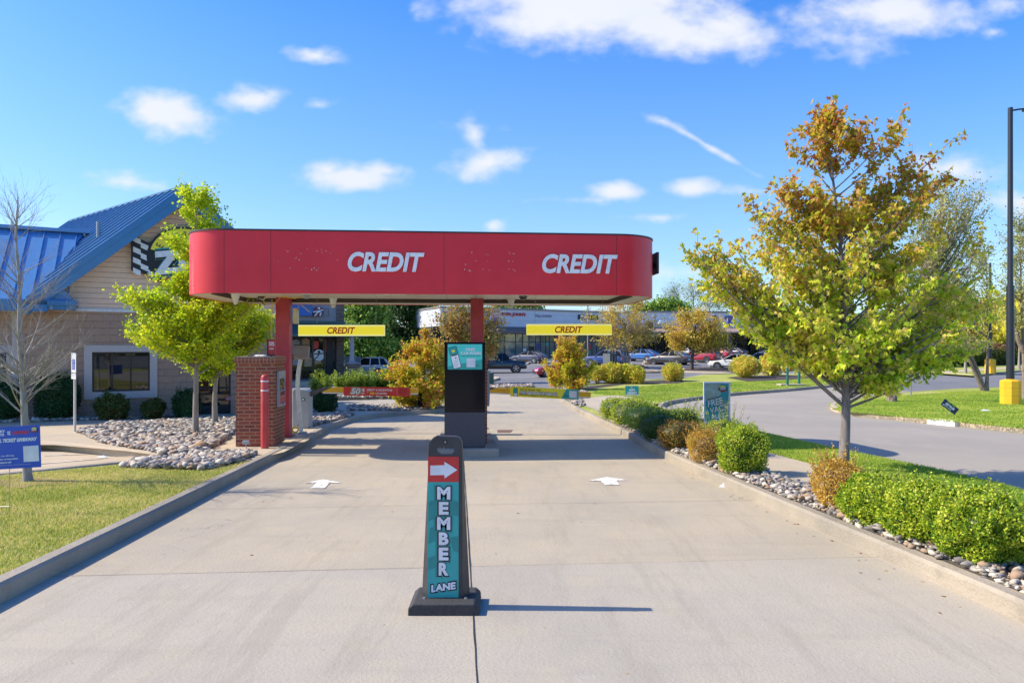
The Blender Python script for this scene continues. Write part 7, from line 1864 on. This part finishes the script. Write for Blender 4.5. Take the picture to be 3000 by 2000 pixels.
shr(2905, 1565, 240, 105, .8, 12000, .024, L_box, 'green box shrub behind the large one at the right edge', 24, sprigs=55)
shr(2490, 1508, 120, 145, .6, 6500, .022, L_dry, 'dry golden box shrub in front of the maple trunk', 25, sprigs=60, sprig_len=.14, core=.5, core_mat=B_stem, power=2.4)
shr(2195, 1398, 132, 138, .62, 16000, .022, L_box, 'green box shrub at the near end of the middle hedge', 31, sprigs=40)
shr(2140, 1340, 110, 105, .6, 5500, .022, L_box, 'bright green box shrub under the white framed poster sign', 36, sprigs=50, sprig_len=.25)
shr(2085, 1362, 118, 96, .55, 6500, .02, L_dry, 'half dead orange box shrub left of the near green one', 32, sprigs=50, sprig_len=.14, core=.55, core_mat=B_stem, power=2.3)
shr(2010, 1325, 128, 84, .75, 6500, .022, L_rust, 'rust brown box shrub in the middle hedge', 33, sprigs=30)
shr(1945, 1297, 112, 80, .9, 6000, .022, L_boxd, 'deep green box shrub before the rust brown one', 34, sprigs=30)
shr(1905, 1266, 135, 68, 1.1, 9000, .024, L_boxd, 'dark green box shrub with a flat top in the middle hedge', 35, sprigs=25)
shr(1990, 1262, 150, 62, .9, 5000, .026, L_box, 'green box shrub behind the rust brown one, with long shoots', 37, sprigs=50, sprig_len=.28)
shr(1855, 1252, 110, 74, 1.1, 6500, .026, L_box, 'yellow green box shrub second from the far end of the hedge', 38, sprigs=30)
shr(1812, 1236, 86, 64, 1.2, 5500, .028, L_box, 'yellow green box shrub at the far end of the hedge', 39, sprigs=25)
shr(1862, 1222, 110, 50, 1.2, 4500, .03, L_box, 'low yellow green box shrub behind the far end of the hedge', 40, sprigs=30)
# shrubs along the wall
gw = 'shrubs at the foot of the car wash wall'
shr(134, 1233, 108, 132, 1.0, 9000, .05, L_ever, 'big dark evergreen shrub under the bare tree', 41, group=gw, name='evergreen_shrub', up=1.2, sprigs=40)
shr(-8, 1236, 60, 120, 1.0, 5000, .05, L_ever, 'dark evergreen shrub cut by the left edge of the view', 42, group=gw, name='evergreen_shrub', up=1.2)
shr(306, 1231, 82, 72, .85, 4500, .055, L_nand, 'feathery reddish green shrub under the left part of the window', 43, group=gw, name='nandina_shrub', power=2.2, up=.2, rough_=.2)
shr(434, 1227, 58, 52, .7, 2800, .05, L_nand, 'small feathery shrub under the right part of the window', 44, group=gw, name='nandina_shrub', power=2.2, up=.2, rough_=.2)
shr(527, 1226, 66, 80, .8, 5000, .045, L_ever, 'dark upright evergreen shrub left of the glass door', 45, group=gw, name='evergreen_shrub', up=1.2)
shr(944, 1214, 70, 72, .7, 6000, .04, L_ever, 'dark round shrub behind the grey barrier box', 46, group=None, name='evergreen_shrub', power=2.2, sprigs=8)
shr(934, 1172, 46, 56, 1.0, 1800, .09, L_juni, 'spiky light green shrub behind the left barrier elbow', 47, group=None, name='juniper_shrub', up=1.6, sprigs=60, sprig_len=.35)
for i, (u, w, nm) in enumerate(((1005, 62, 'leftmost'), (1060, 66, 'second from the left'), (1115, 66, 'third from the left'), (1165, 50, 'rightmost'))):
    shr(u, 1143-i*3, w, 34, 1.3, 2600, .10, L_juni, nm + ' light green shrub of the low hedge behind the left barrier arm', 50+i, group='low hedge behind the left barrier arm', name='juniper_shrub', up=1.4, sprigs=50, sprig_len=.4)
# street side yellow hedges
gs = 'clipped yellow green shrubs along the street'
shr(1755, 1124, 52, 42, 1.6, 1900, .11, L_hedge, 'low yellow green shrub right behind the autumn bush', 61, group=gs, name='street_shrub', lift=.15)
shr(1800, 1124, 62, 56, 1.7, 2800, .11, L_hedge, 'broad yellow clipped shrub in the street hedge', 62, group=gs, name='street_shrub')
shr(1842, 1124, 48, 52, 1.7, 2400, .11, L_hedge, 'yellow clipped shrub second from the right of the street hedge', 63, group=gs, name='street_shrub')
shr(1870, 1125, 44, 48, 1.6, 2200, .11, L_hedge, 'yellow green clipped shrub at the right end of the street hedge', 64, group=gs, name='street_shrub')
shr(1979, 1118, 58, 52, 1.8, 3200, .09, L_hedge, 'lone round clipped shrub left of the white framed poster sign', 65, group=gs, name='street_shrub', power=2.4)
shr(2200, 1108, 82, 64, 2.4, 4200, .11, L_hedge, 'large loose yellow shrub at the left of the big mulch bed', 66, group=gs, name='street_shrub', power=2.1, rough_=.2)
shr(2272, 1102, 62, 66, 2.0, 3200, .11, L_hedge, 'loose yellow shrub in the middle of the big mulch bed', 67, group=gs, name='street_shrub', power=2.1, rough_=.2)
shr(2315, 1094, 46, 52, 1.8, 2200, .11, L_hedge, 'loose yellow shrub at the right of the big mulch bed', 68, group=gs, name='street_shrub', power=2.1, rough_=.2)
# long hedge far right
for i in range(12):
    u = 2700 + i*31; shr(u, 1078 - i*1.2, 38, 56, 2.6, 1500, .17, L_long, ('leftmost shrub' if i == 0 else 'shrub') + ' of the long dark hedge beyond the road' if i == 0 else 'one of the many alike shrubs forming the long dark hedge beyond the road', 70+i, h0=.12, group='shrubs of the long hedge beyond the road', name='hedge_shrub', power=4, sprigs=10, core=.8, lift=.1)

# lot trees
def lot_tree(u, v, crown, trunk, label, mat, bark, n, leaf, seed, r=.13, twl=.5, name='lot_tree', shape=LEAF_QUAD, multi=0, per=12, h0=.1, group=None, rise=.6, tw=9, spread=.12, low=.25, lr=.02):
    p = at(u, v, h0); s = p.y/F
    lob = [((a-u)*s, 0, (v-b)*s, ra*s, ra*s*.8 if ry is None else ry, rb*s, w) for (a, b, ra, rb, ry, w) in crown]
    root = make_tree(name, label, 'tree', tuple(p), [((a-u)*s, 0, (v-b)*s) for (a, b) in trunk], r, lob, n, tw, per, twl, leaf, shape, mat, bark, droop=.5, limb_r=lr, spread=spread, rise=rise, seed=seed, low=low, group=group)
    rr = random.Random(seed)
    for k in range(multi):
        dx = (-1)**k*(k//2+1)*.18; top = (v-trunk[-1][1])*s*.55
        MB().tube([(dx, 0, -.05), (dx*1.5, rr.uniform(-.1, .1), top*.4), (dx*2.6, rr.uniform(-.3, .3), top)], [r*.7, r*.55, r*.25], 7).build('trunk', bark, root, smooth=True)
    return root
lot_tree(1828, 1075, [(1830, 930, 85, 55, None, 3), (1780, 960, 60, 50, None, 1.5), (1880, 960, 60, 50, None, 1.5), (1820, 1000, 80, 30, None, 1.2), (1740, 930, 35, 25, None, .5), (1850, 885, 60, 25, None, .7), (1920, 950, 25, 30, None, .3)], [(1828, 1077), (1826, 1030), (1832, 970), (1840, 890)],
         'multi stemmed thin autumn tree on the lot between the two blue cars', L_lot, B_pale, 110, .15, 101, r=.14, multi=3, per=9, twl=.8, spread=.2)
lot_tree(2026, 1083, [(2030, 960, 85, 45, None, 3), (1985, 985, 45, 35, None, 1.2), (2090, 975, 60, 40, None, 1.8), (2035, 1005, 75, 22, None, 1), (2025, 925, 45, 18, None, .6), (2125, 1005, 28, 22, None, .4)], [(2026, 1085), (2028, 1040), (2034, 1000), (2040, 925)],
         'single stemmed golden brown tree on the lot in front of the crimson crossover', L_lot, B_brown, 100, .16, 102, r=.22, twl=.8, per=12, spread=.2)
lot_tree(1400, 1118, [(1310, 925, 60, 50, None, 2), (1360, 960, 55, 45, None, 1.5), (1440, 950, 38, 60, None, 1.5), (1380, 890, 80, 40, None, 1.6), (1345, 1010, 60, 35, None, 1), (1430, 1010, 30, 30, None, .8)], [(1400, 1120), (1395, 1060), (1385, 980), (1380, 880)],
         'thin orange tinted tree behind the tall black display', mat_leaf('thin_tree_leaf', [(.22, .22, .04), (.42, .34, .06), (.55, .36, .08), (.50, .20, .06)], trans=.4, clump=.5), B_brown, 105, .15, 103, r=.13, twl=.7, per=8, spread=.22)
def big_tree(u, v, dd, crown, trunk, label, n, leaf, seed, mat=L_oak, r=.25, per=14, twl=1.2, name='tree', spread=.35, group=None, tw=9, bark=B_brown):
    x = (u-CU)/F*dd; z = g(x, dd); s = dd/F; vb = HV + (EYE-z)/s
    lob = [((a-u)*s, 0, (vb-b)*s, ra*s, ra*s*.7, rb*s, w) for (a, b, ra, rb, w) in crown]
    return make_tree(name, label, 'tree', (x, dd, z), [((a-u)*s, 0, (vb-b)*s) for (a, b) in trunk], r, lob, n, tw, per, twl, leaf, LEAF_QUAD, mat, bark, droop=.2, limb_r=.03, spread=spread, rise=.5, seed=seed, low=.15, group=group)
big_tree(1090, 1095, 92, [(1060, 960, 75, 80, 3), (1030, 1010, 60, 60, 2), (1110, 1030, 70, 45, 2), (1080, 880, 60, 50, 1.5), (1040, 920, 45, 50, 1.2)], [(1085, 1098), (1080, 1000), (1075, 860)], 'light green bushy tree right of the clinic stone pier', 170, .36, 111, r=.3, per=16)
big_tree(1190, 1095, 100, [(1180, 960, 80, 85, 3), (1160, 1030, 70, 50, 2), (1225, 1000, 50, 60, 1.6), (1180, 880, 65, 50, 1.6)], [(1190, 1098), (1185, 1000), (1182, 850)], 'dark green bushy tree behind the left autumn bush', 180, .36, 112, mat=mat_leaf('deep_green_leaf', [(.025, .06, .014), (.05, .10, .02), (.09, .16, .03)], trans=.3, clump=.3), r=.3, per=16)
big_tree(1255, 1090, 108, [(1250, 930, 38, 60, 1.4), (1245, 990, 45, 50, 1.4), (1260, 880, 25, 30, .5)], [(1255, 1090), (1252, 980), (1252, 860)], 'thin green tree left of the orange tinted one', 80, .32, 113, r=.2, per=10)
big_tree(1500, 1040, 125, [(1520, 905, 62, 16, 2), (1475, 905, 35, 14, 1), (1560, 906, 30, 12, .8)], [(1510, 1040), (1515, 950), (1515, 895)], 'green treetop showing over the shop roof with the red lettering', 70, .4, 114, r=.25)
big_tree(1930, 1040, 128, [(1900, 905, 50, 14, 1.4), (1950, 902, 45, 16, 1.4), (1990, 905, 40, 14, 1)], [(1940, 1040), (1940, 950), (1940, 895)], 'low green treetop over the roof of the right wing', 70, .36, 115, r=.25)
def bare_far(u, dd, crown, trunk, label, seed, leaf=True):
    x = (u-CU)/F*dd; z = g(x, dd); s = dd/F; vb = HV + (EYE-z)/s
    lob = [((a-u)*s, 0, (vb-b)*s, ra*s, ra*s*.6, rb*s, w) for (a, b, ra, rb, w) in crown]
    make_tree('bare_tree', label, 'tree', (x, dd, z), [((a-u)*s, 0, (vb-b)*s) for (a, b) in trunk], .28, lob, 46, 10, 1, 1.7, .26, LEAF_QUAD, L_birch, B_dark, droop=.3, limb_r=.018, spread=.2, rise=.9, seed=seed, low=.4, bare=True, bare_sub=3, jitter=.8, group='almost bare trees behind the shops')
bare_far(1995, 135, [(1960, 868, 32, 28, 2), (1990, 860, 32, 26, 2)], [(2004, 1040), (1996, 930), (1985, 850)], 'almost bare tree over the right wing, left one of the pair', 121)
bare_far(2040, 138, [(2030, 858, 32, 26, 2), (2060, 870, 26, 24, 1.5)], [(2032, 1040), (2032, 930), (2032, 848)], 'almost bare tree over the right wing, right one of the pair', 122)
bare_far(2085, 134, [(2080, 880, 24, 20, 2), (2110, 890, 24, 18, 1.5)], [(2075, 1040), (2076, 930), (2082, 875)], 'almost bare tree beside the left tip of the maple', 123)

# birches on the island and yellow trees behind
def birch(u, v, crown, trunks, label, seed, n=110, h0=.13, per=8, leaf=.085):
    p = at(u, v, h0); s = p.y/F
    lob = [((a-u)*s, 0, (v-b)*s, ra*s, ra*s*.9, rb*s, w) for (a, b, ra, rb, w) in crown]
    T = [[((a-u)*s, 0, (v-b)*s) for (a, b) in tr] for tr in trunks]
    root = make_tree('birch_tree', label, 'tree', tuple(p), T[0], .17 if seed == 131 else .11, lob, n, 9, per, .5, leaf, LEAF_OVAL, L_birch, B_birch, droop=.8, limb_r=.017, spread=.10, rise=.8, seed=seed, low=.3, group='peeling bark birches on the grass island')
    for tr in T[1:]:
        q = [Vector(a) for a in tr]; MB().tube(q, [.11*(1-.8*i/(len(q)-1))+.015 for i in range(len(q))], 8).build('trunk', B_birch, root, smooth=True)
    return root
birch(2610, 1176, [(2690, 700, 110, 100, 2), (2780, 620, 90, 70, 2), (2830, 560, 60, 35, 1), (2740, 800, 120, 90, 2), (2680, 900, 110, 70, 1.4), (2800, 730, 90, 90, 1.8), (2860, 640, 40, 70, .8)],
      [[(2612, 1182), (2632, 1100), (2652, 1000), (2690, 850), (2760, 600)], [(2606, 1180), (2610, 1090), (2618, 1000), (2640, 850)]], 'leaning two stemmed birch behind the maple, its crown against the sky', 131, n=150, per=8, leaf=.09)
birch(2885, 1146, [(2840, 800, 60, 90, 2), (2800, 900, 60, 60, 1.5), (2870, 900, 50, 80, 1.6), (2870, 740, 40, 60, 1), (2840, 1000, 80, 30, .8)],
      [[(2890, 1148), (2893, 1070), (2895, 1000), (2890, 760)], [(2885, 1148), (2866, 1090), (2845, 1040), (2820, 990)], [(2882, 1148), (2860, 1100), (2838, 1050), (2818, 1010)]], 'three stemmed leaning birch left of the tall lamp post', 132, n=70, per=8)
birch(3005, 1168, [(2975, 700, 40, 100, 2), (3010, 800, 60, 100, 2), (2960, 880, 40, 80, 1.5), (3040, 640, 50, 60, 1), (3000, 960, 60, 50, 1)],
      [[(3002, 1170), (3000, 1060), (2996, 960), (2990, 800), (2985, 620)], [(3000, 1030), (2985, 1000), (2972, 950), (2968, 880)]], 'peeling birch cut by the right edge of the view', 133, n=90)
for i, (u, vt, w, dd, lb) in enumerate(((2700, 900, 75, 98, 'yellow tree seen through the lower left of the birch crown'), (2800, 880, 70, 104, 'yellow tree between the birches beyond the long hedge'), (2905, 890, 75, 96, 'yellow tree behind the second lamp post'), (2990, 870, 70, 101, 'yellow tree at the right edge beyond the long hedge'), (2620, 925, 55, 108, 'yellow green tree behind the lower crown of the maple'))):
    big_tree(u, 1060, dd, [(u, 970, w, 45, 3), (u-10, vt+30, w*.6, 30, 1.5)], [(u, 1060), (u, 1000), (u, vt)], lb, 85, .42, 140+i, mat=L_yell, r=.2, per=13, name='yellow_tree')
for i, (u, dd) in enumerate(((2440, 118), (2530, 125), (2360, 130))):
    big_tree(u, 1050, dd, [(u, 975, 70, 35, 3), (u+10, 945, 45, 22, 1.2)], [(u, 1045), (u, 1000), (u, 935)], ('olive tree behind the right wing, left of the maple trunk', 'olive tree behind the maple trunk in the distance', 'olive tree far behind the lower left maple branches')[i], 70, .42, 150+i, mat=L_oak, r=.2, per=12, name='far_tree')
# small trees standing by the road
for i, (u, v, vt, lb) in enumerate(((2828, 1093, 905, 'slim grey trunked tree on the verge left of the far yellow base'), (2922, 1066, 900, 'slim trunked tree right of the far yellow base'), (2985, 1082, 890, 'dark trunked tree on the verge near the right edge'))):
    p = at(u, v, .1); s = p.y/F
    make_tree('verge_tree', lb, 'tree', tuple(p), [(0, 0, -.05), (.05, 0, (v-1000)*s), (.1, 0, (v-vt)*s)], .12, [(0, 0, (v-vt-50)*s, 45*s, 45*s, 45*s, 1)], 45, 8, 10, .7, .2, LEAF_QUAD, L_yell if i else L_lot, B_pale, droop=.4, limb_r=.02, spread=.15, rise=.6, seed=160+i, low=.4)

# far tree line so that the ground never meets the sky bare
L_far = mat_leaf('far_wood_leaf', [(.05, .08, .03), (.09, .11, .04), (.18, .15, .05), (.28, .20, .06)], trans=.25, clump=.05)
def wood(name, P0, P1, n, h, label):
    t = rng.random(n); X = P0[0]+(P1[0]-P0[0])*t + rng.normal(0, 3, n); Y = P0[1]+(P1[1]-P0[1])*t + rng.normal(0, 5, n)
    env = h*(.62+.38*np.abs(np.sin(X*.11+np.sin(X*.037)*2))*(.6+.4*np.sin(X*.31)))
    Z = env*rng.random(n)**.7 + G(X, Y)
    o = leaves(name, np.stack([X, Y, Z], 1), 1.5, LEAF_QUAD, L_far); tag(o, label, 'wood', kind='stuff')
wood('far_wood', (-150, 190), (230, 190), 26000, 8.5, 'far low wood closing the view behind the shops')
wood('far_wood', (70, 60), (130, 190), 9000, 8, 'far wood closing the view on the right side')
wood('far_wood', (-120, -75), (150, -75), 16000, 8, 'unseen far wood added behind the viewer to darken reflections')  # out of view, added so that glass reflects something darker
wood('far_wood', (-150, 190), (-60, 60), 9000, 8, 'far wood closing the view on the left side')
